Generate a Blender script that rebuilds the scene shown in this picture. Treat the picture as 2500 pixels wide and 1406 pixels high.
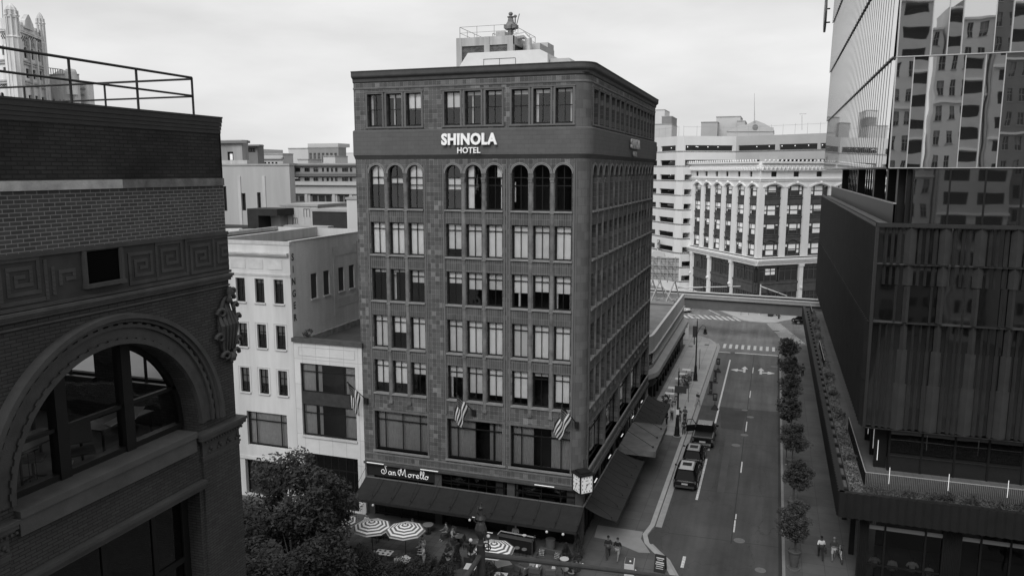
import bpy, math, random
from math import sin, cos, pi, radians, sqrt, atan2
from mathutils import Vector, Matrix
random.seed(7)
for o in list(bpy.data.objects): bpy.data.objects.remove(o)
SC = bpy.context.scene
COL = SC.collection

# ---------------- camera, sky, sun, exposure ----------------
cam_d = bpy.data.cameras.new('camera'); cam = bpy.data.objects.new('camera', cam_d); COL.objects.link(cam)
cam_d.lens = 27.26; cam_d.sensor_width = 36; cam_d.clip_start = 0.3; cam_d.clip_end = 4000
cam.location = (0, 0, 27.6)
cam.rotation_euler = (radians(90 - 8.582), 0, radians(18.65))
SC.camera = cam
W = bpy.data.worlds.new('World'); SC.world = W; W.use_nodes = True
n = W.node_tree; n.nodes.clear()
def N(t, ty, **k):
    x = t.nodes.new(ty)
    for a, b in k.items(): setattr(x, a, b)
    return x
SUN_EL, SUN_AZ = 42, 183          # degrees; azimuth measured clockwise from +Y
sky = N(n, 'ShaderNodeTexSky', sky_type='NISHITA'); sky.sun_disc = False
sky.sun_elevation = radians(SUN_EL); sky.sun_rotation = radians(SUN_AZ); sky.dust_density = 3.0
bw = N(n, 'ShaderNodeRGBToBW'); n.links.new(sky.outputs[0], bw.inputs[0])
tc = N(n, 'ShaderNodeTexCoord'); mp = N(n, 'ShaderNodeMapping'); mp.inputs['Scale'].default_value = (1, 1, 3.5)
n.links.new(tc.outputs['Generated'], mp.inputs[0])
nz = N(n, 'ShaderNodeTexNoise'); nz.inputs['Scale'].default_value = 2.9; nz.inputs['Detail'].default_value = 8; nz.inputs['Roughness'].default_value = .5
n.links.new(mp.outputs[0], nz.inputs[0])
mr = N(n, 'ShaderNodeMapRange'); mr.inputs[1].default_value = .3; mr.inputs[2].default_value = .7; mr.inputs[3].default_value = 6.3; mr.inputs[4].default_value = 8.8
n.links.new(nz.outputs[0], mr.inputs[0])
m1 = N(n, 'ShaderNodeMath', operation='MULTIPLY'); m1.inputs[1].default_value = .12; n.links.new(bw.outputs[0], m1.inputs[0])
m2 = N(n, 'ShaderNodeMath', operation='ADD'); n.links.new(m1.outputs[0], m2.inputs[0]); n.links.new(mr.outputs[0], m2.inputs[1])
bg = N(n, 'ShaderNodeBackground'); bg.inputs[1].default_value = .1; n.links.new(m2.outputs[0], bg.inputs[0])
wo = N(n, 'ShaderNodeOutputWorld'); n.links.new(bg.outputs[0], wo.inputs[0])
sl = bpy.data.lights.new('sun', 'SUN'); sl.energy = 2.2; sl.angle = radians(32); sl.color = (1, 1, 1)
so = bpy.data.objects.new('sun', sl); COL.objects.link(so)
so.rotation_euler = (radians(90 - SUN_EL), 0, radians(180 - SUN_AZ))
SC.view_settings.view_transform = 'Standard'; SC.view_settings.look = 'None'
SC.view_settings.exposure = 0; SC.view_settings.gamma = 1

# ---------------- materials ----------------
MATS = {}
def mat(name, v, rough=.8, noise=.0, nscale=.6, spec=.3, bump=0, bscale=30, metal=0, streak=False):
    if name in MATS: return MATS[name]
    m = bpy.data.materials.new(name); m.use_nodes = True; t = m.node_tree
    b = t.nodes['Principled BSDF']; b.inputs['Base Color'].default_value = (v, v, v, 1)
    b.inputs['Roughness'].default_value = rough; b.inputs['Specular IOR Level'].default_value = spec; b.inputs['Metallic'].default_value = metal
    if noise or bump: c = N(t, 'ShaderNodeTexCoord')
    if noise:
        z = N(t, 'ShaderNodeTexNoise'); z.inputs['Scale'].default_value = nscale; z.inputs['Detail'].default_value = 7; z.inputs['Roughness'].default_value = .65
        src = c.outputs['Object']
        if streak:
            q = N(t, 'ShaderNodeMapping'); q.inputs['Scale'].default_value = (1, 1, .14); t.links.new(src, q.inputs[0]); src = q.outputs[0]
        t.links.new(src, z.inputs[0])
        r = N(t, 'ShaderNodeMapRange'); r.inputs[1].default_value = .3; r.inputs[2].default_value = .7
        r.inputs[3].default_value = v * (1 - noise); r.inputs[4].default_value = v * (1 + noise)
        t.links.new(z.outputs[0], r.inputs[0]); t.links.new(r.outputs[0], b.inputs['Base Color'])
    if bump:
        z2 = N(t, 'ShaderNodeTexNoise'); z2.inputs['Scale'].default_value = bscale; z2.inputs['Detail'].default_value = 3; t.links.new(c.outputs['Object'], z2.inputs[0])
        bp = N(t, 'ShaderNodeBump'); bp.inputs['Strength'].default_value = bump; bp.inputs['Distance'].default_value = .02
        t.links.new(z2.outputs[0], bp.inputs['Height']); t.links.new(bp.outputs[0], b.inputs['Normal'])
    MATS[name] = m; return m
def brick(name, a, b_, mo, bw_, bh, ms=.01, offset=.5, rough=.85, noise=.15, nscale=.5, bump=.4, motif=False, mot_v=.5, bias=0.0, streak=False):
    """procedural masonry laid out in metres by UV; motif adds an embossed figure inside each tile"""
    if name in MATS: return MATS[name]
    m = bpy.data.materials.new(name); m.use_nodes = True; t = m.node_tree; L = t.links.new
    b = t.nodes['Principled BSDF']; b.inputs['Roughness'].default_value = rough; b.inputs['Specular IOR Level'].default_value = .25
    c = N(t, 'ShaderNodeTexCoord'); k = N(t, 'ShaderNodeTexBrick'); k.offset = offset; k.squash = 1
    k.inputs['Scale'].default_value = 1; k.inputs['Brick Width'].default_value = bw_; k.inputs['Row Height'].default_value = bh
    k.inputs['Mortar Size'].default_value = ms; k.inputs['Mortar Smooth'].default_value = .2; k.inputs['Bias'].default_value = bias
    k.inputs['Color1'].default_value = (a, a, a, 1); k.inputs['Color2'].default_value = (b_, b_, b_, 1); k.inputs['Mortar'].default_value = (mo, mo, mo, 1)
    L(c.outputs['UV'], k.inputs[0])
    z = N(t, 'ShaderNodeTexNoise'); z.inputs['Scale'].default_value = nscale; z.inputs['Detail'].default_value = 8; z.inputs['Roughness'].default_value = .7
    src = c.outputs['Object']
    if streak:
        q = N(t, 'ShaderNodeMapping'); q.inputs['Scale'].default_value = (1, 1, .15); L(src, q.inputs[0]); src = q.outputs[0]
    L(src, z.inputs[0])
    r = N(t, 'ShaderNodeMapRange'); r.inputs[1].default_value = .3; r.inputs[2].default_value = .7; r.inputs[3].default_value = 1 - noise; r.inputs[4].default_value = 1 + noise
    L(z.outputs[0], r.inputs[0])
    mx = N(t, 'ShaderNodeVectorMath', operation='SCALE'); L(k.outputs[0], mx.inputs[0]); L(r.outputs[0], mx.inputs['Scale'])
    col = mx.outputs[0]; hgt = None
    inv = N(t, 'ShaderNodeMath', operation='SUBTRACT'); inv.inputs[0].default_value = 1; L(k.outputs['Fac'], inv.inputs[1]); hgt = inv.outputs[0]
    if motif:
        # per tile: distance from the tile centre gives rings / lozenges
        sx = N(t, 'ShaderNodeSeparateXYZ'); L(c.outputs['UV'], sx.inputs[0])
        def cell(s, w):
            d = N(t, 'ShaderNodeMath', operation='DIVIDE'); L(s, d.inputs[0]); d.inputs[1].default_value = w
            f = N(t, 'ShaderNodeMath', operation='FRACT'); L(d.outputs[0], f.inputs[0])
            e = N(t, 'ShaderNodeMath', operation='SUBTRACT'); L(f.outputs[0], e.inputs[0]); e.inputs[1].default_value = .5
            g = N(t, 'ShaderNodeMath', operation='FLOOR'); L(d.outputs[0], g.inputs[0])
            return e.outputs[0], g.outputs[0]
        cx, ix = cell(sx.outputs[0], bw_); cz, iz = cell(sx.outputs[1], bh)
        cv = N(t, 'ShaderNodeCombineXYZ'); L(cx, cv.inputs[0]); L(cz, cv.inputs[1])
        ci = N(t, 'ShaderNodeCombineXYZ'); L(ix, ci.inputs[0]); L(iz, ci.inputs[1])
        wn = N(t, 'ShaderNodeTexWhiteNoise', noise_dimensions='2D'); L(ci.outputs[0], wn.inputs[0])
        ln = N(t, 'ShaderNodeVectorMath', operation='LENGTH'); L(cv.outputs[0], ln.inputs[0])
        pr = N(t, 'ShaderNodeMath', operation='MULTIPLY'); L(cx, pr.inputs[0]); L(cz, pr.inputs[1])
        ab = N(t, 'ShaderNodeMath', operation='ABSOLUTE'); L(pr.outputs[0], ab.inputs[0])
        m8 = N(t, 'ShaderNodeMath', operation='MULTIPLY'); L(ab.outputs[0], m8.inputs[0]); m8.inputs[1].default_value = 4
        gt = N(t, 'ShaderNodeMath', operation='GREATER_THAN'); L(wn.outputs[0], gt.inputs[0]); gt.inputs[1].default_value = .5
        sel = N(t, 'ShaderNodeMix'); L(gt.outputs[0], sel.inputs[0]); L(ln.outputs['Value'], sel.inputs[2]); L(m8.outputs[0], sel.inputs[3])
        sn = N(t, 'ShaderNodeMath', operation='MULTIPLY'); L(sel.outputs[0], sn.inputs[0]); sn.inputs[1].default_value = 22
        s2 = N(t, 'ShaderNodeMath', operation='SINE'); L(sn.outputs[0], s2.inputs[0])
        r3 = N(t, 'ShaderNodeMapRange'); r3.inputs[1].default_value = -1; r3.inputs[2].default_value = 1; r3.inputs[3].default_value = .72; r3.inputs[4].default_value = 1.18
        L(s2.outputs[0], r3.inputs[0])
        r4 = N(t, 'ShaderNodeMapRange'); r4.inputs[1].default_value = .80; r4.inputs[2].default_value = 1; r4.inputs[3].default_value = 1; r4.inputs[4].default_value = 1.9
        L(wn.outputs[0], r4.inputs[0])
        ma = N(t, 'ShaderNodeVectorMath', operation='SCALE'); L(col, ma.inputs[0]); L(r3.outputs[0], ma.inputs['Scale'])
        mb = N(t, 'ShaderNodeVectorMath', operation='SCALE'); L(ma.outputs[0], mb.inputs[0]); L(r4.outputs[0], mb.inputs['Scale'])
        col = mb.outputs[0]
        ad = N(t, 'ShaderNodeMath', operation='MULTIPLY_ADD'); L(s2.outputs[0], ad.inputs[0]); ad.inputs[1].default_value = .3; L(hgt, ad.inputs[2]); hgt = ad.outputs[0]
    L(col, b.inputs['Base Color'])
    bp = N(t, 'ShaderNodeBump'); bp.inputs['Strength'].default_value = bump; bp.inputs['Distance'].default_value = .02
    L(hgt, bp.inputs['Height']); L(bp.outputs[0], b.inputs['Normal'])
    MATS[name] = m; return m
def glass(name, tint=.75, rough=.02, ior=1.5, refl=1.0):
    """thin window glass: mostly clear, mirror-like at a slant"""
    if name in MATS: return MATS[name]
    m = bpy.data.materials.new(name); m.use_nodes = True; t = m.node_tree; t.nodes.clear(); L = t.links.new
    f = N(t, 'ShaderNodeFresnel'); f.inputs[0].default_value = ior
    fm = N(t, 'ShaderNodeMath', operation='MULTIPLY'); fm.inputs[1].default_value = refl; fm.use_clamp = True; L(f.outputs[0], fm.inputs[0])
    g = N(t, 'ShaderNodeBsdfGlossy'); g.inputs['Roughness'].default_value = rough; g.inputs[0].default_value = (1, 1, 1, 1)
    tr = N(t, 'ShaderNodeBsdfTransparent'); tr.inputs[0].default_value = (tint, tint, tint, 1)
    x = N(t, 'ShaderNodeMixShader'); L(fm.outputs[0], x.inputs[0]); L(tr.outputs[0], x.inputs[1]); L(g.outputs[0], x.inputs[2])
    # old glass is not perfectly flat
    c = N(t, 'ShaderNodeTexCoord'); z = N(t, 'ShaderNodeTexNoise'); z.inputs['Scale'].default_value = .8; L(c.outputs['Object'], z.inputs[0])
    bp = N(t, 'ShaderNodeBump'); bp.inputs['Strength'].default_value = .25; bp.inputs['Distance'].default_value = .06; L(z.outputs[0], bp.inputs['Height']); L(bp.outputs[0], g.inputs['Normal'])
    o = N(t, 'ShaderNodeOutputMaterial'); L(x.outputs[0], o.inputs[0])
    MATS[name] = m; return m
def mirror(name, base=.02, refl=.6, rough=.03, wave=.3, ws=.5, top=1.0):
    """coated architectural glass over a dark core"""
    if name in MATS: return MATS[name]
    m = bpy.data.materials.new(name); m.use_nodes = True; t = m.node_tree; t.nodes.clear(); L = t.links.new
    lw = N(t, 'ShaderNodeLayerWeight'); lw.inputs[0].default_value = .35
    mr_ = N(t, 'ShaderNodeMapRange'); mr_.inputs[3].default_value = refl; mr_.inputs[4].default_value = top; L(lw.outputs['Fresnel'], mr_.inputs[0])
    g = N(t, 'ShaderNodeBsdfGlossy'); g.inputs['Roughness'].default_value = rough; g.inputs[0].default_value = (1, 1, 1, 1)
    d = N(t, 'ShaderNodeBsdfDiffuse'); d.inputs[0].default_value = (base, base, base, 1)
    x = N(t, 'ShaderNodeMixShader'); L(mr_.outputs[0], x.inputs[0]); L(d.outputs[0], x.inputs[1]); L(g.outputs[0], x.inputs[2])
    c = N(t, 'ShaderNodeTexCoord'); z = N(t, 'ShaderNodeTexNoise'); z.inputs['Scale'].default_value = ws; z.inputs['Detail'].default_value = 1; L(c.outputs['Object'], z.inputs[0])
    bp = N(t, 'ShaderNodeBump'); bp.inputs['Strength'].default_value = wave; bp.inputs['Distance'].default_value = .08; L(z.outputs[0], bp.inputs['Height']); L(bp.outputs[0], g.inputs['Normal'])
    o = N(t, 'ShaderNodeOutputMaterial'); L(x.outputs[0], o.inputs[0])
    MATS[name] = m; return m
def lit(name, v):
    if name in MATS: return MATS[name]
    m = bpy.data.materials.new(name); m.use_nodes = True; b = m.node_tree.nodes['Principled BSDF']
    b.inputs['Base Color'].default_value = (.8, .8, .8, 1); b.inputs['Emission Color'].default_value = (1, 1, 1, 1); b.inputs['Emission Strength'].default_value = v
    MATS[name] = m; return m

def asphalt(name, v, wear=.3):
    m = mat(name, v, .92, .001, 1); t = m.node_tree; L = t.links.new; b = t.nodes['Principled BSDF']; c = N(t, 'ShaderNodeTexCoord')
    def noise(sc, sx, sy, det):
        q = N(t, 'ShaderNodeMapping'); q.inputs['Scale'].default_value = (sx, sy, 1); L(c.outputs['Object'], q.inputs[0]); z = N(t, 'ShaderNodeTexNoise'); z.inputs['Scale'].default_value = sc; z.inputs['Detail'].default_value = det; z.inputs['Roughness'].default_value = .7; L(q.outputs[0], z.inputs[0]); return z.outputs[0]
    def rng(s, a, b_, lo, hi): r = N(t, 'ShaderNodeMapRange'); r.inputs[1].default_value = a; r.inputs[2].default_value = b_; r.inputs[3].default_value = lo; r.inputs[4].default_value = hi; L(s, r.inputs[0]); return r.outputs[0]
    def mul(a, b_): x = N(t, 'ShaderNodeMath', operation='MULTIPLY'); L(a, x.inputs[0]); L(b_, x.inputs[1]); return x.outputs[0]
    vo = N(t, 'ShaderNodeTexVoronoi', feature='DISTANCE_TO_EDGE'); vo.inputs['Scale'].default_value = .13; q = N(t, 'ShaderNodeMapping'); q.inputs['Scale'].default_value = (1.6, .8, 1); L(c.outputs['Object'], q.inputs[0])
    zw = N(t, 'ShaderNodeTexNoise'); zw.inputs['Scale'].default_value = .45; zw.inputs['Detail'].default_value = 6; L(q.outputs[0], zw.inputs[0]); va = N(t, 'ShaderNodeVectorMath', operation='MULTIPLY_ADD'); L(zw.outputs['Color'], va.inputs[0]); va.inputs[1].default_value = (5, 5, 0); L(q.outputs[0], va.inputs[2]); L(va.outputs[0], vo.inputs[0])
    crack = rng(vo.outputs['Distance'], .0, .007, .66, 1)
    o = mul(mul(rng(noise(.5, 1, .06, 3), .3, .7, 1 - wear, 1 + wear), rng(noise(.16, 1, 1, 8), .3, .7, .76, 1.24)), mul(crack, rng(noise(1.3, 1, 1, 4), .62, .72, 1, .82)))
    o = mul(o, rng(noise(28, 1, 1, 2), .3, .7, .8, 1.2))
    k = N(t, 'ShaderNodeMath', operation='MULTIPLY'); L(o, k.inputs[0]); k.inputs[1].default_value = v; L(k.outputs[0], b.inputs['Base Color']); return m
# ---------------- mesh helpers ----------------
class MB:
    def __init__(s): s.v = []; s.f = []; s.uv = []; s.mi = []; s.cm = 0
    def poly(s, pts, uv=None):
        k = len(s.v); s.v += [tuple(p) for p in pts]; s.f.append(list(range(k, k + len(pts)))); s.uv.append(uv); s.mi.append(s.cm)
    def mesh(s, vs, fs):
        k = len(s.v); s.v += [tuple(p) for p in vs]
        for f in fs: s.f.append([k + i for i in f]); s.uv.append(None); s.mi.append(s.cm)
    def box(s, x0, x1, y0, y1, z0, z1):
        s.mesh([(x0, y0, z0), (x1, y0, z0), (x1, y1, z0), (x0, y1, z0), (x0, y0, z1), (x1, y0, z1), (x1, y1, z1), (x0, y1, z1)],
               [(0, 3, 2, 1), (4, 5, 6, 7), (0, 1, 5, 4), (1, 2, 6, 5), (2, 3, 7, 6), (3, 0, 4, 7)]); return s
    def hexa(s, p): # 8 points, bottom 4 then top 4
        s.mesh(p, [(0, 3, 2, 1), (4, 5, 6, 7), (0, 1, 5, 4), (1, 2, 6, 5), (2, 3, 7, 6), (3, 0, 4, 7)]); return s
    def obox(s, F, u0, u1, d0, d1, z0, z1):
        P = F.P
        return s.hexa([P(u0, d1, z0), P(u1, d1, z0), P(u1, d0, z0), P(u0, d0, z0), P(u0, d1, z1), P(u1, d1, z1), P(u1, d0, z1), P(u0, d0, z1)])
    def bar(s, p, q, w, h=None):
        p = Vector(p); q = Vector(q); h = h or w; d = (q - p).normalized()
        up = Vector((0, 0, 1)) if abs(d.z) < .95 else Vector((1, 0, 0))
        a = d.cross(up).normalized() * w / 2; b = a.cross(d).normalized() * h / 2
        return s.hexa([p - a - b, p + a - b, p + a + b, p - a + b, q - a - b, q + a - b, q + a + b, q - a + b])
    def tube(s, pts, r, nn=8, cap=True):
        pts = [Vector(p) for p in pts]; rs = r if isinstance(r, (list, tuple)) else [r] * len(pts)
        vs = []; fs = []; pa = None
        for i, p in enumerate(pts):
            d = (pts[min(i + 1, len(pts) - 1)] - pts[max(i - 1, 0)]).normalized()
            if pa is None:
                up = Vector((0, 0, 1)) if abs(d.z) < .9 else Vector((1, 0, 0)); a = d.cross(up).normalized()
            else: a = (pa - d * pa.dot(d)).normalized()
            pa = a; b = d.cross(a)
            for j in range(nn):
                t = 2 * pi * j / nn; vs.append(p + (a * cos(t) + b * sin(t)) * rs[i])
        for i in range(len(pts) - 1):
            for j in range(nn): fs.append((i * nn + j, i * nn + (j + 1) % nn, (i + 1) * nn + (j + 1) % nn, (i + 1) * nn + j))
        if cap: fs.append(tuple(range(nn))[::-1]); fs.append(tuple((len(pts) - 1) * nn + j for j in range(nn)))
        s.mesh(vs, fs); return s
    def lathe(s, prof, cx=0, cy=0, nn=12):
        vs = []; fs = []
        for r, z in prof:
            for j in range(nn): vs.append((cx + r * cos(2 * pi * j / nn), cy + r * sin(2 * pi * j / nn), z))
        for i in range(len(prof) - 1):
            for j in range(nn): fs.append((i * nn + j, i * nn + (j + 1) % nn, (i + 1) * nn + (j + 1) % nn, (i + 1) * nn + j))
        fs.append(tuple(range(nn))[::-1]); fs.append(tuple((len(prof) - 1) * nn + j for j in range(nn)))
        s.mesh(vs, fs); return s
    def prism(s, poly, z0, z1):
        k = len(poly)
        s.mesh([(x, y, z0) for x, y in poly] + [(x, y, z1) for x, y in poly],
               [tuple(range(k))[::-1], tuple(range(k, 2 * k))] + [(i, (i + 1) % k, k + (i + 1) % k, k + i) for i in range(k)]); return s
    def fprism(s, F, poly, d0, d1): # polygon in the facade plane (u,z), from depth d0 to d1
        k = len(poly)
        s.mesh([F.P(u, d0, z) for u, z in poly] + [F.P(u, d1, z) for u, z in poly],
               [tuple(range(k)), tuple(range(k, 2 * k))[::-1]] + [(i, k + i, k + (i + 1) % k, (i + 1) % k) for i in range(k)]); return s
    def ball(s, c, r, nn=8, sq=1):
        pr = [(max(.001, r * sin(pi * i / nn)), c[2] - r * sq * cos(pi * i / nn)) for i in range(nn + 1)]
        return s.lathe(pr, c[0], c[1], nn + 2)
    def build(s, name, mats, parent=None, smooth=False, world=True, bevel=0):
        if not isinstance(mats, (list, tuple)): mats = [mats]
        off = Vector((0, 0, 0))
        if parent is not None and world:
            p = parent
            while p is not None: off += p.location; p = p.parent
        me = bpy.data.meshes.new(name)
        me.from_pydata([(x - off.x, y - off.y, z - off.z) for x, y, z in s.v], [], s.f)
        uvl = me.uv_layers.new(name='UVMap'); dat = []
        vv = s.v
        for f, u in zip(s.f, s.uv):
            if u: 
                for a in u: dat += a
                continue
            a, b, c = (Vector(vv[f[0]]), Vector(vv[f[1]]), Vector(vv[f[2]]))
            nn = (b - a).cross(c - a); ax, ay, az = abs(nn.x), abs(nn.y), abs(nn.z)
            for i in f:
                x, y, z = vv[i]
                if az > ax and az > ay: dat += (x, y)
                elif ax > ay: dat += (y, z)
                else: dat += (x, z)
        uvl.data.foreach_set('uv', dat)
        for m in mats: me.materials.append(m)
        me.polygons.foreach_set('material_index', s.mi)
        if smooth: me.polygons.foreach_set('use_smooth', [True] * len(s.f))
        me.update()
        o = bpy.data.objects.new(name, me); COL.objects.link(o)
        if parent is not None: o.parent = parent
        if bevel:
            bv = o.modifiers.new('bevel', 'BEVEL'); bv.width = bevel; bv.segments = 2; bv.limit_method = 'ANGLE'
        return o
class FR: # facade frame: u along the wall, d inward, z up
    def __init__(s, ox, oy, ux, uy, side=1):
        l = sqrt(ux * ux + uy * uy); s.o = (ox, oy); s.u = (ux / l, uy / l); s.n = (-s.u[1] * side, s.u[0] * side); s.len = l
    def P(s, u, d, z): return (s.o[0] + s.u[0] * u + s.n[0] * d, s.o[1] + s.u[1] * u + s.n[1] * d, z)
def wall(mb, F, u0, u1, z0, z1, holes, rev=.3, d=0, uv0=0):
    us = sorted({u0, u1} | {h[0] for h in holes} | {h[1] for h in holes}); zs = sorted({z0, z1} | {h[2] for h in holes} | {h[3] for h in holes})
    us = [u for u in us if u0 <= u <= u1]; zs = [z for z in zs if z0 <= z <= z1]
    def q(a, b, c, e, d0=None): mb.poly([F.P(a, d, c), F.P(b, d, c), F.P(b, d, e), F.P(a, d, e)], [(a, c), (b, c), (b, e), (a, e)])
    for i in range(len(zs) - 1):
        run = None
        for j in range(len(us) - 1):
            cu = (us[j] + us[j + 1]) / 2; cz = (zs[i] + zs[i + 1]) / 2
            inside = any(h[0] < cu < h[1] and h[2] < cz < h[3] for h in holes)
            if not inside:
                if run is None: run = us[j]
            if inside and run is not None: q(run, us[j], zs[i], zs[i + 1]); run = None
        if run is not None: q(run, us[-1], zs[i], zs[i + 1])
    P = F.P; e = d + rev
    for h in holes:
        a, b, c, g = h[:4]; arch = len(h) > 4
        if arch:
            r = (b - a) / 2; cx = (a + b) / 2; sp = g - r; K = 12
            ar = [(cx - r * cos(pi * k / K), sp + r * sin(pi * k / K)) for k in range(K + 1)]
            for k in range(K):
                (p0, p1), (q0, q1) = ar[k], ar[k + 1]
                mb.poly([P(p0, d, p1), P(q0, d, q1), P(q0, d, g), P(p0, d, g)], [(p0, p1), (q0, q1), (q0, g), (p0, g)])
                mb.poly([P(p0, d, p1), P(q0, d, q1), P(q0, e, q1), P(p0, e, p1)])
            top = sp
        else:
            top = g; mb.poly([P(a, d, g), P(b, d, g), P(b, e, g), P(a, e, g)])
        mb.poly([P(a, d, c), P(a, d, top), P(a, e, top), P(a, e, c)]); mb.poly([P(b, d, c), P(b, d, top), P(b, e, top), P(b, e, c)])
        mb.poly([P(a, d, c), P(b, d, c), P(b, e, c), P(a, e, c)])

# ---------------- object bookkeeping ----------------
def tag(o, label=None, cat=None, group=None, kind=None):
    if label: o['label'] = label
    if cat: o['category'] = cat
    if group: o['group'] = group
    if kind: o['kind'] = kind
    return o
def thing(name, label, cat, loc=(0, 0, 0), rz=0, group=None):
    o = bpy.data.objects.new(name, None); COL.objects.link(o); o.location = loc; o.rotation_euler = (0, 0, rz); o.empty_display_size = .2
    return tag(o, label, cat, group)
def struct(name, mb, m, label=None):
    return tag(mb.build(name, m), label, None, None, 'structure')
def copy_tree(o, parent=None):
    c = o.copy(); COL.objects.link(c); c.parent = parent
    for ch in [x for x in KIDS.get(o.name, [])]: copy_tree(ch, c)
    return c
KIDS = {}
def index_kids():
    KIDS.clear()
    for o in bpy.data.objects:
        if o.parent: KIDS.setdefault(o.parent.name, []).append(o)
def window(F, a, b, c, g, parent, d=.3, fw=.07, fm=None, gm=None, bl=None, trans=(.0,), mull=(.5,), blm=None, part='window', archtop=False, curtain=False, back=True):
    """one window: frame mesh with pane and optional blind below it. bl = fraction of the height the blind covers"""
    m = MB(); w = b - a; h = g - c
    m.obox(F, a, a + fw, d, d + .08, c, g); m.obox(F, b - fw, b, d, d + .08, c, g)
    m.obox(F, a + fw, b - fw, d, d + .08, c, c + fw * 1.3); m.obox(F, a + fw, b - fw, d, d + .08, g - fw * .8, g)
    for x in mull: m.obox(F, a + w * x - fw * .3, a + w * x + fw * .3, d + .01, d + .07, c + fw * 1.3, g - fw * .8)
    for t in trans:
        if t: m.obox(F, a + fw, b - fw, d - .004, d + .066, c + h * t - fw * .35, c + h * t + fw * .35)
    o = m.build(part, fm, parent)
    p = MB(); p.poly([F.P(a + fw, d + .04, c + fw), F.P(b - fw, d + .04, c + fw), F.P(b - fw, d + .04, g - fw * .8), F.P(a + fw, d + .04, g - fw * .8)])
    p.build('pane', gm, o)
    if bl:
        q = MB(); q.poly([F.P(a + fw * .6, d + .13, g - h * bl), F.P(b - fw * .6, d + .13, g - h * bl), F.P(b - fw * .6, d + .13, g), F.P(a + fw * .6, d + .13, g)])
        q.build('blind', blm, o)
    if curtain:
        q = MB()
        for (s0, s1) in curtain:
            x0 = a + w * s0; x1 = a + w * s1; K = max(6, int((x1 - x0) / .07)); 
            for k in range(K):
                e0 = x0 + (x1 - x0) * k / K; e1 = x0 + (x1 - x0) * (k + 1) / K; y0 = .22 + .05 * (k % 2); y1 = .22 + .05 * ((k + 1) % 2)
                q.poly([F.P(e0, d + y0, c), F.P(e1, d + y1, c), F.P(e1, d + y1, g), F.P(e0, d + y0, g)])
        q.build('curtain', blm, o)
    return o
def text_mesh(s, size, font=None, ext=.03, bold=0, spacing=1, shear=0):
    cu = bpy.data.curves.new('t', 'FONT'); cu.body = s; cu.size = size; cu.extrude = ext; cu.offset = bold; cu.space_character = spacing; cu.shear = shear
    cu.align_x = 'CENTER'; cu.align_y = 'CENTER'; cu.resolution_u = 3
    o = bpy.data.objects.new('t', cu); COL.objects.link(o); dg = bpy.context.evaluated_depsgraph_get()
    me = bpy.data.meshes.new_from_object(o.evaluated_get(dg)); bpy.data.objects.remove(o); bpy.data.curves.remove(cu)
    return me
def lettering(name, s, size, loc, rz, m, parent, ext=.03, bold=0, sx=1, spacing=1, shear=0, rx=pi / 2):
    me = text_mesh(s, size, ext=ext, bold=bold, spacing=spacing, shear=shear); me.name = name
    R = Matrix.Rotation(rz, 4, 'Z') @ Matrix.Rotation(rx, 4, 'X') @ Matrix.Diagonal((sx, 1, 1, 1))
    off = Vector((0, 0, 0)); p = parent
    while p is not None: off += p.location; p = p.parent
    me.transform(Matrix.Translation(Vector(loc) - off) @ R); me.materials.clear(); me.materials.append(m)
    o = bpy.data.objects.new(name, me); COL.objects.link(o); o.parent = parent
    return o
# ---------------- common materials ----------------
M = dict(
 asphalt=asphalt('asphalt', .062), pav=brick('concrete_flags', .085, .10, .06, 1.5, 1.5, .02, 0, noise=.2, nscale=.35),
 pav2=brick('terrace_flags', .08, .10, .05, .6, .6, .015, 0, noise=.25, nscale=.6), kerb=mat('kerb_stone', .33, .85, .12, 1.5), gutter=mat('gutter_concrete', .28, .9, .12, 1.5),
 paint=mat('road_paint', .52, .7, .45, 5), white=mat('white_paint', .78, .6, .06, 2), dark=mat('dark_metal', .022, .45, .2, 2), black=mat('black_paint', .012, .4), 
 steel=mat('galvanised_steel', .42, .4, .15, 3, metal=.3), glass=glass('window_glass', .95, refl=1.6), room=mat('dark_interior', .02, .9), blind=mat('roller_blind', .92, .9, .05, 2), drape=mat('curtain_cloth', .42, .9, .1, 3),
 frame=mat('window_frame_dark', .006, .5), roof=mat('roof_membrane', .12, .95, .25, .4), roofl=mat('pale_roof_membrane', .3, .95, .2, .4))
# ---------------- ground, road, pavements ----------------
g = MB(); g.poly([(-1500, -300, 0), (1500, -300, 0), (1500, 2500, 0), (-1500, 2500, 0)]); struct('ground', g, mat('ground_far', .16, .95, .2, .02))
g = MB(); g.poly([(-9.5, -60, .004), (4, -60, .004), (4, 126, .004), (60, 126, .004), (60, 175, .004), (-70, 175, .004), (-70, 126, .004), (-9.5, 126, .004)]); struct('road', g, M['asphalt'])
westc = [(-5, 20), (-5, 44), (-5.05, 48), (-5.3, 50.8), (-6.2, 52.9), (-7.0, 53.9), (-7.7, 54.9), (-8.05, 56.2), (-7.75, 58), (-7.7, 122), (-7.7, 124.5), (-8.1, 127), (-9.1, 129.4), (-11.0, 131.4), (-13.2, 132.2), (-20, 131.6), (-60, 129)]
g = MB(); g.prism(westc + [(-60, 20)], -.1, .12); struct('pavement_west', g, M['pav'])
eastc = [(1.7, 20), (1.7, 122), (2.0, 125), (3.0, 127.6), (4.6, 129.2), (7, 130), (40, 132), (40, 20)]
g = MB(); g.prism(eastc, -.1, .12); struct('pavement_east', g, M['pav'])
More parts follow.
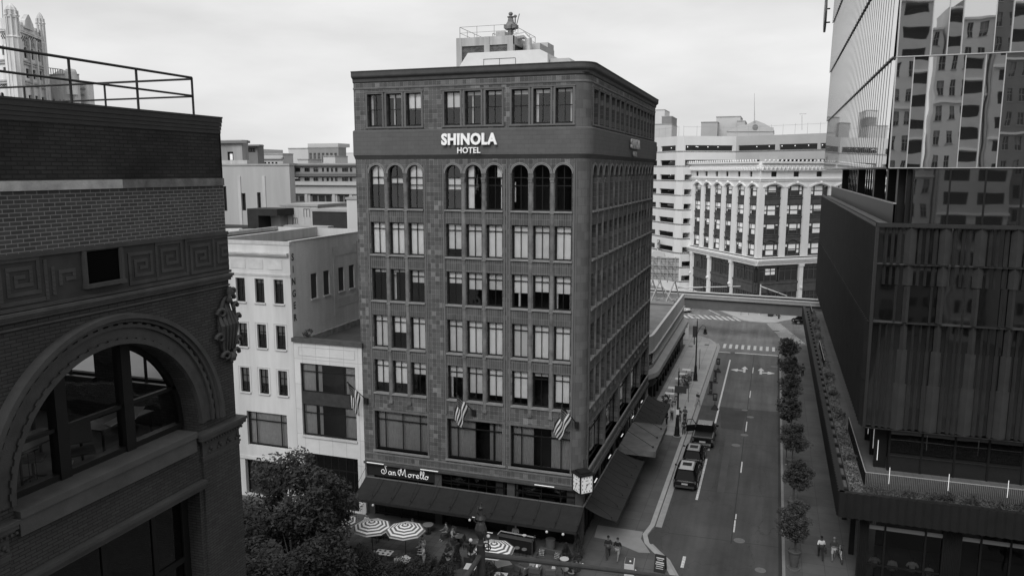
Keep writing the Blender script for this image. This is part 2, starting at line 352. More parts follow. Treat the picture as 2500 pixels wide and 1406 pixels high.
g = MB(); g.poly([(-12.5, 79.6, .125), (-8.02, 79.6, .125), (-8.02, 124.4, .125), (-8.45, 126.9, .125), (-9.4, 129.1, .125), (-11.2, 131.0, .125), (-13.2, 131.8, .125), (-20, 131.2, .125), (-20, 124, .125), (-12.5, 124, .125)]); struct('pale_pavement', g, brick('pale_flags', .30, .34, .2, 1.5, 1.5, .025, 0, noise=.15, nscale=.35))
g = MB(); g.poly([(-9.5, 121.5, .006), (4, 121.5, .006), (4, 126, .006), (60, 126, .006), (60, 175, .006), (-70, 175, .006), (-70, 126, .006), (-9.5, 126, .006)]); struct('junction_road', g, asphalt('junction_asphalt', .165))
g = MB(); g.poly([(-9.5, 92, .005), (4, 92, .005), (4, 121.5, .005), (-9.5, 121.5, .005)]); struct('road_mid', g, asphalt('asphalt_mid', .10))  # middle stretch of road, a step paler than the near asphalt
isl = [(-14.5, 168), (-11.5, 162.5), (-8, 155), (-4.6, 148.6), (-3.4, 147.9), (-.9, 147.4), (1.2, 148.2), (2.4, 150.2), (4.2, 152.6), (9, 155), (40, 158), (40, 320), (-60, 320), (-60, 240)]
g = MB(); g.prism(isl, -.1, .12); struct('pavement_far', g, mat('pale_concrete', .42, .9, .12, .4))
def ribbon(mb, pts, w0, w1, z, h=0): # offset strip between distances w0..w1 to the right of the path
    P = [Vector((x, y, 0)) for x, y in pts]; out = []
    for i, p in enumerate(P):
        d = (P[min(i + 1, len(P) - 1)] - P[max(i - 1, 0)]).normalized(); r = Vector((d.y, -d.x, 0)); out.append((p + r * w0, p + r * w1))
    for i in range(len(P) - 1):
        a, b = out[i]; c, e = out[i + 1]
        mb.hexa([(a.x, a.y, z - .2), (b.x, b.y, z - .2), (e.x, e.y, z - .2), (c.x, c.y, z - .2), (a.x, a.y, z), (b.x, b.y, z), (e.x, e.y, z), (c.x, c.y, z)])
g = MB(); ribbon(g, westc[:-1], -.36, .01, .13); struct('kerb_west', g, M['kerb'])
g = MB(); ribbon(g, westc[8:12], .06, .55, .012); struct('gutter_west', g, M['gutter'])
g = MB(); ribbon(g, westc[2:7], .06, .3, .012); struct('gutter_corner', g, M['gutter'])
g = MB(); ribbon(g, eastc[:6], -.01, .2, .13); struct('kerb_east', g, mat('kerb_grey', .2, .9, .12, 1.5))
g = MB(); ribbon(g, isl[:10], -.02, .3, .13); struct('kerb_far', g, M['kerb'])
# paler ramp slab and tactile pads by the corner
g = MB(); g.poly([(-12.0, 56.6, .124), (-8.45, 56.6, .124), (-8.4, 55.4, .124), (-7.4, 53.4, .124), (-8.2, 53.2, .124), (-10.6, 54.4, .124), (-11.8, 54.5, .124)]); struct('ramp_slab', g, mat('ramp_concrete', .24, .9, .1, 1))
g = MB(); g.poly([(-13.6, 41, .126), (-5.4, 41, .126), (-5.7, 50.4, .126), (-7.6, 53.1, .126), (-12.6, 53.2, .126)]); struct('corner_flags', g, M['pav'])
g = MB(); g.box(-9.6, -8.9, 124.3, 125.3, .12, .13); struct('tactile_pad', g, mat('tactile', .1, .9))
g = MB(); g.box(-11.9, -11.3, 122.4, 123.3, .12, .13); struct('tactile_pad', g, mat('tactile', .1, .9))
# courtyard deck between the brick building and the hotel
g = MB(); g.poly([(-36, 20, .13), (-11.4, 20, .13), (-11.6, 51.6, .13), (-36, 51.6, .13)]); struct('terrace_floor', g, M['pav2'])
# ---------------- painted markings ----------------
def mark(pts, name='lane_marking', z=.009):
    m = MB(); m.poly([(x, y, z) for x, y in pts]); struct(name, m, M['paint'])
def mbox(x0, x1, y0, y1, name='lane_marking'): mark([(x0, y0), (x1, y0), (x1, y1), (x0, y1)], name)
mbox(-5.22, -5.02, 64.2, 74.2); mbox(-5.22, -5.02, 76.6, 90.8); mbox(-5.28, -5.08, 90.9, 116.2)
for a, b in ((59, 61.2), (71.6, 74.5), (83.8, 87.2), (96.9, 100.1), (109.3, 112.6)): mbox(-1.87, -1.75, a, b)
mbox(-1.84, -1.74, 61.4, 62.4); mbox(-5.1, -4.88, 52.2, 53.9)
mbox(-7.4, -5.4, 120.8, 121.15, 'stop_line'); mbox(-4.75, 1.55, 120.9, 121.35, 'stop_line')
for i in range(9): x = -6.75 + i * .925; mbox(x, x + .42, 123.9 + i * .0, 127.0, 'crosswalk_bar')
for i in range(10):
    x = -15.2 + i * 1.06; mark([(x + .15, 147.9), (x + .8, 147.8), (x - .75, 151.6), (x - 1.15, 151.6)], 'crosswalk_bar')
for i in range(17):
    y = 131.2 + i * 1.0; s = i / 16; x0 = 2.6 - 3.2 * s; x1 = 5.7 - 3.7 * s; mbox(x0, x1, y, y + .42, 'crosswalk_bar')
mark([(-9.2, 152.6), (-8.9, 152.6), (-11.7, 158.6), (-12.0, 158.6)]); mark([(-13.2, 149.3), (-12.9, 149.3), (-15.4, 153.6), (-15.7, 153.6)])
def arrow(cx, y0, s):  # straight arrow with a branch towards s
    mark([(cx - .16, y0 + .3), (cx + .16, y0 + .3), (cx + .16, y0 + 2.3), (cx - .16, y0 + 2.3)], 'turn_arrow')
    mark([(cx - .46, y0 + 2.3), (cx + .46, y0 + 2.3), (cx, y0 + 3.9)], 'turn_arrow')
    mark([(cx + s * .2, y0 + .9), (cx + s * .2, y0 + 1.5), (cx + s * .9, y0 + 1.6), (cx + s * .9, y0 + 1.1)], 'turn_arrow')
    mark([(cx + s * .9, y0 + .5), (cx + s * .9, y0 + 2.2), (cx + s * 1.9, y0 + 1.35)], 'turn_arrow')
arrow(-2.95, 109.0, -1); arrow(-.75, 108.7, 1)
# utility cuts, manholes
for x, y, r in ((-1.35, 57.7, .42), (.25, 53.6, .38), (-2.6, 79, .45), (-1.9, 82.5, .4), (-1.5, 89, .4), (-2.2, 91.5, .35), (1.0, 114, .5), (-4, 137, .6), (1.2, 140.5, .6), (-.6, 144.5, .6), (-6.4, 145.3, .5)):
    m = MB(); m.lathe([(r, .005), (r, .013)], x, y, 18); struct('manhole_cover', m, mat('manhole_iron', .13, .7, .2, 6))
m = MB(); m.poly([(-3.6, 66.5, .0075), (-3.0, 66.5, .0075), (-3.1, 89, .0075), (-6.6, 89.2, .0075), (-6.6, 88.4, .0075), (-3.8, 88.2, .0075)]); struct('asphalt_patch', m, mat('patch', .066, .9, .2, .6))
m = MB(); m.poly([(-4.4, 84, .0078), (-2.2, 84, .0078), (-2.0, 91, .0078), (-4.9, 91, .0078)]); struct('asphalt_patch', m, mat('patch_dark', .045, .9, .2, .6))
for y in (57.2, 66.4, 79.6, 94.5, 104.8): m = MB(); m.poly([(-7.2, y, .007), (1.6, y + .3, .007), (1.6, y + .36, .007), (-7.2, y + .06, .007)]); struct('tar_seam', m, mat('tar', .03, .8))
m = MB(); m.poly([(-1.95, 57, .0072), (-1.88, 57, .0072), (-1.88, 121, .0072), (-1.95, 121, .0072)]); struct('tar_seam', m, mat('tar', .03, .8))
m = MB(); m.poly([(1.45, 52, .0072), (1.68, 52, .0072), (1.68, 122, .0072), (1.45, 122, .0072)]); struct('gutter_stain', m, mat('tar', .03, .8))
# ================= HOTEL =================
X0, X1, Y0, Y1 = -30.2, -12.25, 52.5, 82.9
T = thing('hotel_building', 'tall dark terracotta tiled hotel with arched upper windows and a smooth sign band', 'building', (-21, 68, 0))
tile = brick('terracotta_tile', .066, .105, .17, .33, .33, .015, 0, noise=.2, nscale=.3, motif=True, bump=.5, streak=True)
smooth = brick('band_tile', .092, .102, .07, .6, .3, .008, .5, noise=.12, nscale=.5)
spand = brick('spandrel_tile', .06, .09, .17, .17, .55, .012, 0, noise=.2, nscale=.7)
trim = mat('terracotta_trim', .115, .8, .25, 1.6, bump=.2, streak=True); trimd = mat('terracotta_trim_dark', .06, .8, .2, 1.5, bump=.2)
FF = FR(0, Y0, 1, 0); FS = FR(X1, 0, 0, 1)
rows = [(30.84, 33.2, 0), (24.78, 28.02, 1), (21.31, 23.76, 2), (17.75, 20.22, 3), (14.06, 16.61, 4), (10.46, 13.09, 5)]
bays = [-29.07, -22.85, -17.74]; WW = 1.23; SP = 1.585
fh = []; 
for b0 in bays:
    for k in range(3):
        a = b0 + k * SP
        for (z0, z1, r) in rows: fh.append((a, a + WW, z0, z1) + (('a',) if r == 1 else ()) + ((r,) if r != 1 else ()))
fh = [h[:5] if (len(h) > 4 and h[4] == 'a') else h[:4] for h in fh]
big = [(-29.15, -24.6, 5.75, 8.92), (-22.95, -18.5, 5.75, 8.92), (-17.85, -13.25, 5.75, 8.92)]
m = MB(); wall(m, FF, X0, X1 - .9, 4.63, 34.4, fh + big, .34)
m.build('front_wall', tile, T)
# side wall
sb = [53.9, 60.0, 66.1, 71.8, 77.3]; sw = [1.5, 1.5, 1.45, 1.45, 1.4]; ss = [1.95, 1.92, 1.85, 1.84, 1.72]
sh = []
for b0, w, s in zip(sb, sw, ss):
    for k in range(3):
        a = b0 + k * s
        for (z0, z1, r) in rows: sh.append((a, a + w, z0, z1, 'a') if r == 1 else (a, a + w, z0, z1))
sbig = [(b0, b0 + 2 * s + w, 5.75, 8.92) for b0, w, s in zip(sb, sw, ss)]
m = MB(); wall(m, FS, Y0 + .9, Y1, 4.63, 34.4, sh + sbig, .55); m.build('side_wall', brick('terracotta_tile_side', .065, .11, .16, .33, .33, .02, 0, noise=.16, nscale=.35, motif=True, bump=.5), T)
# rounded corner pier
m = MB(); K = 8; cx, cy = X1 - .9, Y0 + .9
for k in range(K):
    t0 = -pi / 2 + pi / 2 * k / K; t1 = -pi / 2 + pi / 2 * (k + 1) / K
    p0 = (cx + .9 * cos(t0), cy + .9 * sin(t0)); p1 = (cx + .9 * cos(t1), cy + .9 * sin(t1))
    m.poly([(*p0, 4.63), (*p1, 4.63), (*p1, 34.4), (*p0, 34.4)], [(k * .18, 4.63), (k * .18 + .18, 4.63), (k * .18 + .18, 34.4), (k * .18, 34.4)])
m.build('corner_pier', brick('pier_tile', .075, .11, .07, .5, .6, .012, .5, noise=.15, nscale=.5), T)
m = MB(); m.poly([(X0, Y0, 0), (X0, Y1, 0), (X0, Y1, 34.4), (X0, Y0, 34.4)]); m.poly([(X0, Y1, 0), (X1, Y1, 0), (X1, Y1, 34.4), (X0, Y1, 34.4)])
m.build('party_wall', brick('hotel_rear_brick', .2, .24, .26, .22, .075, .01, noise=.25), T)
m = MB(); m.box(X0 - .55, X0 + .02, Y0 + 2.2, Y0 + 3, 2, 31.6); m.box(X0 - .65, X0 + .02, Y0 + 2.1, Y0 + 3.1, 31.6, 31.8); m.build('chimney_flue', trim, T)
m = MB(); m.poly([(X0, Y0, 34.2), (X1, Y0, 34.2), (X1, Y1, 34.2), (X0, Y1, 34.2)]); m.build('roof', M['roofl'], T)
m = MB(); m.box(X0 + .3, X1 - 2.2, Y0 + 2.0, Y1 - .3, 4.2, 34.0)
m.build('inner_wall', M['room'], T)
m = MB()
for z in (4.7, 9.7, 13.75, 17.3, 20.9, 24.3, 30.3, 33.9): m.box(X0 + .1, X1 - .62, Y0 + .62, Y0 + 2, z - .15, z); m.box(X1 - 2.2, X1 - .62, Y0 + 2, Y1 - .1, z - .15, z)
for b0 in bays[1:]: m.box(b0 - 1.0, b0 - .8, Y0 + .62, Y0 + 2, 4.7, 34)
m.build('floor_slabs', M['room'], T)
# smooth band that stands proud, and the cornice, as swept strips round the corner
def sweep(prof, name, mt, x0=X0 - .02, y1=Y1 + .02, rc=.9):
    """prof: list of (out, z); swept along front, round the corner, along the side"""
    m = MB(); path = [(x0, Y0, 0, -1)] + [(X1 - rc + 0, Y0, 0, -1)]
    path = [((x0, Y0), (0, -1))]
    for k in range(9):
        t = -pi / 2 + pi / 2 * k / 8; path.append(((X1 - rc + rc * cos(t), Y0 + rc + rc * sin(t)), (cos(t), sin(t))))
    path.append(((X1, y1), (1, 0)))
    L = 0
    for i in range(len(path) - 1):
        (p, nn), (q, mm) = path[i], path[i + 1]; d = sqrt((p[0] - q[0]) ** 2 + (p[1] - q[1]) ** 2)
        for j in range(len(prof) - 1):
            (o0, z0), (o1, z1) = prof[j], prof[j + 1]
            m.poly([(p[0] + nn[0] * o0, p[1] + nn[1] * o0, z0), (q[0] + mm[0] * o0, q[1] + mm[1] * o0, z0), (q[0] + mm[0] * o1, q[1] + mm[1] * o1, z1), (p[0] + nn[0] * o1, p[1] + nn[1] * o1, z1)],
                   [(L, z0 + o0), (L + d, z0 + o0), (L + d, z1 + o1), (L, z1 + o1)])
        L += d
    for p, nn in (path[0], path[-1]): m.poly([(p[0] + nn[0] * o, p[1] + nn[1] * o, z) for o, z in prof])
    return m.build(name, mt, T)
sweep([(.003, 28.45), (.22, 28.72), (.25, 28.75), (.25, 30.5), (.16, 30.56), (.003, 30.6)], 'sign_band', smooth)
sweep([(.003, 34.02), (.08, 34.1), (.10, 34.3), (.26, 34.42), (.30, 34.5), (.30, 34.78), (.34, 34.8), (.34, 34.86), (-.4, 34.88)], 'cornice', trimd)
sweep([(.003, 33.55), (.05, 33.57), (.05, 33.66), (.003, 33.7)], 'string_course', trim)
for z in (4.75, 5.3): sweep([(.003, z), (.05, z + .03), (.05, z + .1), (.003, z + .14)], 'string_course', trim)
sweep([(.003, 4.45), (.12, 4.5), (.12, 4.68), (.003, 4.72)], 'string_course', trimd)
# vertical mouldings, colonettes, hood moulds, sills and spandrels
def bayparts(F, a0, w, sp, up=.14):
    a1 = a0 + 2 * sp + w
    m = MB()
    for u in (a0 - .22, a1 + .10): m.obox(F, u, u + .12, -.06, .03, 9.3, 28.0)
    for u in (a0 - .36, a1 + .3): m.obox(F, u, u + .05, -.035, .03, 9.3, 28.3)
    m.obox(F, a0 - .2, a1 + .2, -.05, .02, 8.96, 9.1); m.obox(F, a0 - .2, a0 - .08, -.05, .02, 5.7, 8.96); m.obox(F, a1 + .08, a1 + .2, -.05, .02, 5.7, 8.96)
    m.build('bay_moulding', trim, T)
    for k in (0, 1):  # two colonettes of each bay
        u = a0 + w + k * sp; g = sp - w; c = MB(); K = 6
        pts = [(u + g / 2 - g * .42 * cos(pi * i / K), -.11 * sin(pi * i / K)) for i in range(K + 1)]
        for i in range(K):
            (p, e), (q, f) = pts[i], pts[i + 1]; c.poly([F.P(p, e + .01, 9.9), F.P(q, f + .01, 9.9), F.P(q, f + .01, 27.0), F.P(p, e + .01, 27.0)])
        c.obox(F, u + .01, u + g - .01, -.16, .03, 26.98, 27.12); c.obox(F, u + .04, u + g - .04, -.13, .03, 26.8, 26.98); c.obox(F, u + .02, u + g - .02, -.14, .03, 9.7, 9.9)
        for z in (24.7, 21.2, 17.6, 13.9, 10.4): c.obox(F, u + .03, u + g - .03, -.125, .0, z - .1, z + .06)
        c.build('colonette', mat('colonette_glaze', .13, .7, .55, .9, bump=.15, streak=False), T)
    m = MB()
    for k in range(3):
        u = a0 + k * sp
        for z in (24.78, 21.31, 17.75, 14.06, 10.46): m.obox(F, u - .06, u + w + .06, -.14, .3, z - .1, z + .015)
        cxx = u + w / 2; r = w / 2; zc = 28.02 - r
        for r0, r1, pr in ((r + .01, r + .07, -.07), (r + .1, r + .16, -.05)):
            for i in range(14):
                t0 = pi * i / 14; t1 = pi * (i + 1) / 14
                m.fprism(F, [(cxx - r0 * cos(t0), zc + r0 * sin(t0)), (cxx - r0 * cos(t1), zc + r0 * sin(t1)), (cxx - r1 * cos(t1), zc + r1 * sin(t1)), (cxx - r1 * cos(t0), zc + r1 * sin(t0))], pr, .02)
    m.build('window_sill', mat('sill_glaze', .2, .7, .2, 2), T)
    m = MB()
    for z in (24.78, 21.31, 17.75, 14.06):
        zt = {24.78: 23.76, 21.31: 20.22, 17.75: 16.61, 14.06: 13.09}[z]
        for k in range(3): u = a0 + k * sp; m.poly([F.P(u - .05, -.02, zt + .02), F.P(u + w + .05, -.02, zt + .02), F.P(u + w + .05, -.02, z - .1), F.P(u - .05, -.02, z - .1)])
    m.build('spandrel', spand, T)
    m = MB(); m.obox(F, a0 - .25, a1 + .25, -.12, .3, 5.6, 5.75); m.build('window_sill', mat('sill_glaze', .2, .7, .2, 2), T)
    # top storey casings
    m = MB()
    for k in range(3):
        u = a0 + k * sp
        for (p, q, r, s) in ((u - .13, u - .0, 30.8, 33.3), (u + w + .0, u + w + .13, 30.8, 33.3), (u, u + w, 33.2, 33.3)):
            m.obox(F, p, q, -.06, .02, r, s)
    m.obox(F, a0 - .18, a1 + .18, -.1, .02, 30.7, 30.8); m.obox(F, a0 - .18, a1 + .18, -.09, .02, 33.3, 33.38)
    m.build('window_casing', trim, T)
for b0 in bays: bayparts(FF, b0, WW, SP)
for b0, w, s in zip(sb, sw, ss): bayparts(FS, b0, w, s)
# windows of the front: blind cover fractions read from the photo, rows top to bottom
BL = {0: [.0, .12, .5, .5, .12, .12, .14, .12, .1], 1: [.0, 0, 0, 0, 0, 0, 0, 0, 0], 2: [1, 1, 1, .76, 1, 1, 1, 1, 1], 3: [.12, .1, .4, .36, .52, .5, .56, .5, .52],
      4: [1, .52, 1, 1, 1, 1, 1, 1, 1], 5: [.72, .7, .38, .36, .78, .8, .8, .12, .82]}
rr = random.Random(3)
def win_row(F, a, w, z0, z1, r, bl, dd=.36):
    tr = (.80,) if r > 1 else ((.52,) if r == 0 else (.62, .78))
    ml = (.5,)
    if r == 1: tr = (.72, .55)
    cu = None
    if bl is not None and bl < .6 and r != 1 and rr.random() < .55: cu = rr.choice([[(0, .14), (.86, 1)], [(0, .2)], [(.78, 1)], [(.3, .44)]])
    return window(F, a + .02, a + w - .02, z0, z1, T, dd - .12, .085, M['frame'], M['glass'], bl, tr, ml, rr.choice([M['blind'], M['blind'], mat('blind_grey', .74, .9, .06, 2), mat('blind_dim', .82, .9, .1, 1)]), curtain=cu)
for bi, b0 in enumerate(bays):
    for k in range(3):
        for (z0, z1, r) in rows:
            bl = BL[r][bi * 3 + k]
            o = win_row(FF, b0 + k * SP, WW, z0, z1, r, bl)
            a = b0 + k * SP
            if r == 1:   # arched row: lower blinds and curtains hang below the transom
                q = MB(); i = bi * 3 + k
                def pl(u0, u1, c, g): q.poly([FF.P(a + .08 + u0 * 1.07, .4, c), FF.P(a + .08 + u1 * 1.07, .4, c), FF.P(a + .08 + u1 * 1.07, .4, g), FF.P(a + .08 + u0 * 1.07, .4, g)])
                if i in (0, 2, 3): pl(0, 1, 26.25 if i else 26.55, 27.05)
                if i in (0, 2): pl(0, 1, 27.15, 28)
                if i == 1: pl(0, 1, 26.7, 27.05)
                if i == 4: pl(0, .45, 24.9, 27.05); pl(0, .5, 27.15, 28)
                if i == 5: pl(.86, 1, 24.9, 27.05); pl(.6, 1, 27.15, 28)
                if i == 6: pl(.02, .1, 25.4, 26.8)
                if q.v: q.build('blind', M['blind'], o)
for (a, b, c, g), cu in zip(big, ([(0, 1)], [(0, .48), (.74, .8), (.84, 1)], [(0, .36), (.66, 1)])):
    o = window(FF, a, b, c, g, T, .3, .11, M['frame'], M['glass'], None, (.77,), (.16, .33, .5, .67, .84) if 0 else (.17, .5, .83), M['drape'], curtain=cu)
side = []
for bi, (b0, w, s) in enumerate(zip(sb, sw, ss)):
    for k in range(3):
        for (z0, z1, r) in rows: side.append((b0 + k * s, w, z0, z1, r))
for i, (a, w, z0, z1, r) in enumerate(side):
    if i < 38: win_row(FS, a, w, z0, z1, r, [0, .5, 1, .3][rr.randrange(4)], .42)
q = MB()
for (a, w, z0, z1, r) in side[38:]:
    q.poly([FS.P(a, .45, z0), FS.P(a + w, .45, z0), FS.P(a + w, .45, z1), FS.P(a, .45, z1)]); 
    q.obox(FS, a + w / 2 - .03, a + w / 2 + .03, .40, .44, z0, z1); q.obox(FS, a, a + w, .40, .44, z0 + (z1 - z0) * .55, z0 + (z1 - z0) * .6)
tag(q.build('window', M['frame'], T), 'far windows along the side wall', kind='stuff')
for (a, b, c, g) in sbig: window(FS, a, b, c, g, T, .3, .12, M['frame'], M['glass'], None, (.74,), (.33, .67), M['drape'], curtain=[(0, .3), (.7, 1)] if a < 70 else [(0, .4)])
# shopfront storey
m = MB()
for u in (-30.1, -24.2, -18.2, -12.9): m.obox(FF, u, u + .6, .25, .8, 0, 4.5)
for u in (53.2, 59.3, 65.4, 71.2, 76.8, 82.2): m.obox(FS, u, u + .6, .25, .8, 0, 4.5)
m.build('shopfront_pier', trimd, T)
m = MB()
for F, a, b, st in ((FF, -30.1, -12.6, 1.46), (FS, 53.2, 82.6, 1.47)):
    k = a
    while k < b: m.obox(F, k - .04, k + .04, .3, .4, 0, 4.5); k += st
    for z in (0.3, 2.4, 3.75): m.obox(F, a, b, .31, .39, z, z + .08)
m.build('shopfront_frame', M['frame'], T)
m = MB(); 
for F, a, b in ((FF, -30.1, -12.6), (FS, 53.2, 82.6)): m.poly([F.P(a, .35, .2), F.P(b, .35, .2), F.P(b, .35, 4.5), F.P(a, .35, 4.5)])
m.build('shopfront_glass', glass('shop_glass', .45), T)
m = MB(); m.box(X0, X1 - .5, Y0 + .5, Y1, 4.35, 4.45); m.build('soffit', M['room'], T)
m = MB()
for u0, u1 in ((-26.6, -24.6), (-24.3, -21.9), (-17.3, -15.4)):   # hanging striped pendants glimpsed inside
    for k in range(5): m.obox(FF, u0 + .1 * k, u1 - .1 * k, .8, .86, 4.25 - k * .24, 4.36 - k * .24)
m.build('slatted_pendant', mat('pendant', .16, .6), T)
m = MB(); 
for u0 in (-19.2, -18.0, -13.6): m.obox(FF, u0, u0 + .6, .5, .56, 2.2, 4.4)
m.build('curtain', M['drape'], T)
# awnings
def awning(F, a, b, z0, z1, out, lab, ribs):
    m = MB(); n_ = 6
    pr = [(-out * t, z0 + (z1 - z0) * t - .16 * sin(pi * t)) for t in [i / n_ for i in range(n_ + 1)]]
    for i in range(n_):
        (d0, h0), (d1, h1) = pr[i], pr[i + 1]; m.poly([F.P(a, d0, h0), F.P(b, d0, h0), F.P(b, d1, h1), F.P(a, d1, h1)])
    m.poly([F.P(a, -out, z1), F.P(b, -out, z1), F.P(b, -out, z1 - .22), F.P(a, -out, z1 - .22)])
    o = m.build('awning', mat('awning_canvas', .02, .85, .18, 2, bump=.2), T); tag(o, lab)
    q = MB(); 
    for i in range(ribs + 1):
        u = a + (b - a) * i / ribs
        for j in range(n_): q.bar(F.P(u, pr[j][0], pr[j][1] + .012), F.P(u, pr[j + 1][0], pr[j + 1][1] + .012), .02, .02)
        q.bar(F.P(u, -.05, z0 + .75), F.P(u, -out * .85, z1 + .35), .02); q.ball(F.P(u, -out * .85, z1 + .3), .06, 5)
    q.build('awning_rib', M['frame'], o)
    q = MB(); q.bar(F.P(a, -.06, z0 + .03), F.P(b, -.06, z0 + .03), .1, .07); q.build('awning_rail', mat('awning_rail', .13, .6), o)
awning(FF, -30.1, -12.15, 3.35, 2.5, 2.35, 'long dark awning over the terrace', 11)
awning(FS, 52.6, 65.1, 3.35, 2.5, 2.5, 'dark awning nearest the corner clock', 6)
awning(FS, 73.2, 82.8, 3.35, 2.5, 2.5, 'dark awning farthest down the side street', 5)
m = MB(); m.obox(FS, 65.5, 72.9, -3.3, -.05, 3.05, 3.3); m.obox(FS, 65.4, 73.0, -3.4, -3.25, 2.85, 3.36); m.obox(FS, 65.4, 65.5, -3.3, -.05, 2.85, 3.36); m.obox(FS, 72.9, 73, -3.3, -.05, 2.85, 3.36)
can = m.build('canopy', mat('canopy_metal', .1, .6, .35, .8), T)
q = MB()
for u in (66.6, 69.2, 71.8): q.bar(FS.P(u, -.02, 5.0), FS.P(u, -3.0, 3.34), .035); q.ball(FS.P(u, -3.0, 3.36), .1, 5)
q.build('tie_rod', M['frame'], can)
m = MB()
for F, us, hz in ((FF, (-29.9, -25.2, -15.9), 4.62), (FS, (55.6, 60.9, 66.5, 72.0, 77.4), 4.0)):
    for u in us: m.obox(F, u, u + (1.5 if F is FF else .9), -.2, -.12, hz, hz + .025)
m.build('strip_light', lit('strip_lamp', .45), T)
for x, y in ((-29.1, 50.1), (-28.2, 50.1), (-20.2, 50.1), (-14.3, 50.1), (-13.1, 50.1)):
    m = MB(); m.ball((x, y, 2.2), .1, 6); m.build('globe_light', mat('frosted_globe', .6, .4), T)
m = MB(); m.tube([(-20.0, 50.12, 2.45), (-19.2, 50.12, 2.45)], .04, 4); m.tube([(-19.2, 50.12, 2.45), (-19.2, 50.12, 1.45)], .035, 4); m.tube([(-19.2, 50.12, 1.45), (-18.4, 50.12, 1.45)], .035, 4); m.build('door_trim', M['white'], T)
# signs
white = mat('sign_white', .85, .5); sign_side = mat('sign_return', .05, .5)
lettering('sign_lettering', 'SHINOLA', 1.06, (-20.82, Y0 - .42, 29.78), 0, white, T, .07, .045, .89, 1.08)
lettering('sign_lettering', 'HOTEL', .58, (-20.84, Y0 - .40, 29.02), 0, white, T, .05, .008, .95, 1.05)
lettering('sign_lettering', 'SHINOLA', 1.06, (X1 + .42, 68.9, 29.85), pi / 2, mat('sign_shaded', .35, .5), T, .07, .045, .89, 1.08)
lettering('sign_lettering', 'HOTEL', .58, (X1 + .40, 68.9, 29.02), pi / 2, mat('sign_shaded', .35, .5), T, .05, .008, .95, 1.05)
m = MB(); m.obox(FF, -30.1, -24.2, .18, .24, 3.5, 4.46); m.build('sign_board', mat('sign_board_black', .015, .6), T)
# script lettering drawn as strokes
def script(F, x, z, s, strokes, d, r, name, parent, m_):
    q = MB()
    for st in strokes:
        P = [Vector((a, b)) for a, b in st]; pts = []
        for i in range(len(P) - 1):
            p0 = P[max(i - 1, 0)]; p1 = P[i]; p2 = P[i + 1]; p3 = P[min(i + 2, len(P) - 1)]
            for t in (0, .25, .5, .75):
                v = .5 * ((2 * p1) + (-p0 + p2) * t + (2 * p0 - 5 * p1 + 4 * p2 - p3) * t * t + (-p0 + 3 * p1 - 3 * p2 + p3) * t ** 3); pts.append(v)
        pts.append(P[-1]); q.tube([F.P(x + p[0] * s, d, z + p[1] * s) for p in pts], r, 5)
    return q.build(name, m_, parent)
G = {'S': [[(.75, 1.0), (.62, 1.12), (.5, 1.0), (.62, .7), (.66, .3), (.4, .02), (.05, .1), (-.02, .42), (.22, .6), (.4, .42), (.35, .2)]],
     'a': [[(.4, .4), (.2, .46), (.02, .22), (.14, .0), (.36, .12), (.41, .42), (.42, .06), (.54, .05)]],
     'n': [[(0, .42), (.06, .4), (.07, .0), (.09, .3), (.24, .45), (.34, .35), (.35, .05), (.48, .06)]],
     'M': [[(.12, .1), (-.08, .25), (-.1, .6), (.1, .8), (.26, .68)], [(.1, .0), (.22, .5), (.32, .98), (.42, .5), (.52, .15), (.7, .6), (.86, .98), (.88, .5), (.92, .06), (1.06, .06)]],
     'o': [[(.26, .44), (.06, .34), (.03, .12), (.2, .0), (.4, .12), (.42, .32), (.26, .44), (.4, .38), (.54, .42)]],
     'r': [[(0, .42), (.08, .44), (.1, .0)], [(.1, .2), (.2, .4), (.34, .42), (.4, .34)]],
     'e': [[(.04, .2), (.3, .24), (.36, .38), (.2, .46), (.05, .3), (.08, .06), (.24, .0), (.42, .1)]],
     'l': [[(0, .1), (.2, .5), (.26, .9), (.16, 1.0), (.1, .8), (.12, .2), (.2, .02), (.32, .08)]]}
x = -28.75; sz = .62; st = []
for ch, adv in (('S', .82), ('a', .52), ('n', .75), ('M', 1.1), ('o', .54), ('r', .42), ('e', .42), ('l', .3), ('l', .3), ('o', .5)):
    st += [[(p[0] + (x + 28.75) / sz, p[1]) for p in g_] for g_ in G[ch]]; x += adv * sz * 1.18
script(FF, -28.75, 3.72, sz, st, .12, .02, 'sign_lettering', T, lit('sign_neon', .45))
# roof structures
m = MB(); m.box(-25.9, -15.5, 60, 68, 34.2, 37.0); 
pen = m.build('mechanical_screen', mat('pale_panel', .62, .7, .06, 1), T)
m = MB(); P8 = [(-23.7, 58), (-16.8, 58), (-16.8, 66), (-23.7, 66)]
m = MB()
q = [(-23.9, 34.2), (-23.9, 35.7), (-23.2, 36.65), (-17.35, 36.65), (-16.75, 36.35), (-16.75, 34.2)]
m.fprism(FR(0, 58, 1, 0), q, 0, 7)
for o in [o for o in bpy.data.objects if o.name == 'mechanical_screen']: bpy.data.objects.remove(o)
ms = m.build('mechanical_screen', mat('pale_panel', .34, .7, .06, 1), T)
m = MB(); F9 = FR(0, 58, 1, 0)
for u in (-21.9, -20.6, -19.3): m.obox(F9, u, u + .03, -.02, .01, 34.6, 36.1)
m.obox(F9, -21.9, -19.3, -.02, .01, 36.1, 36.13)
for u in (-20.9, -19.75, -19.4): m.fprism(F9, [(u + .08 * cos(t * pi / 4), 35.3 + .08 * sin(t * pi / 4)) for t in range(8)], -.06, .01)
m.build('panel_seam', M['frame'], ms)
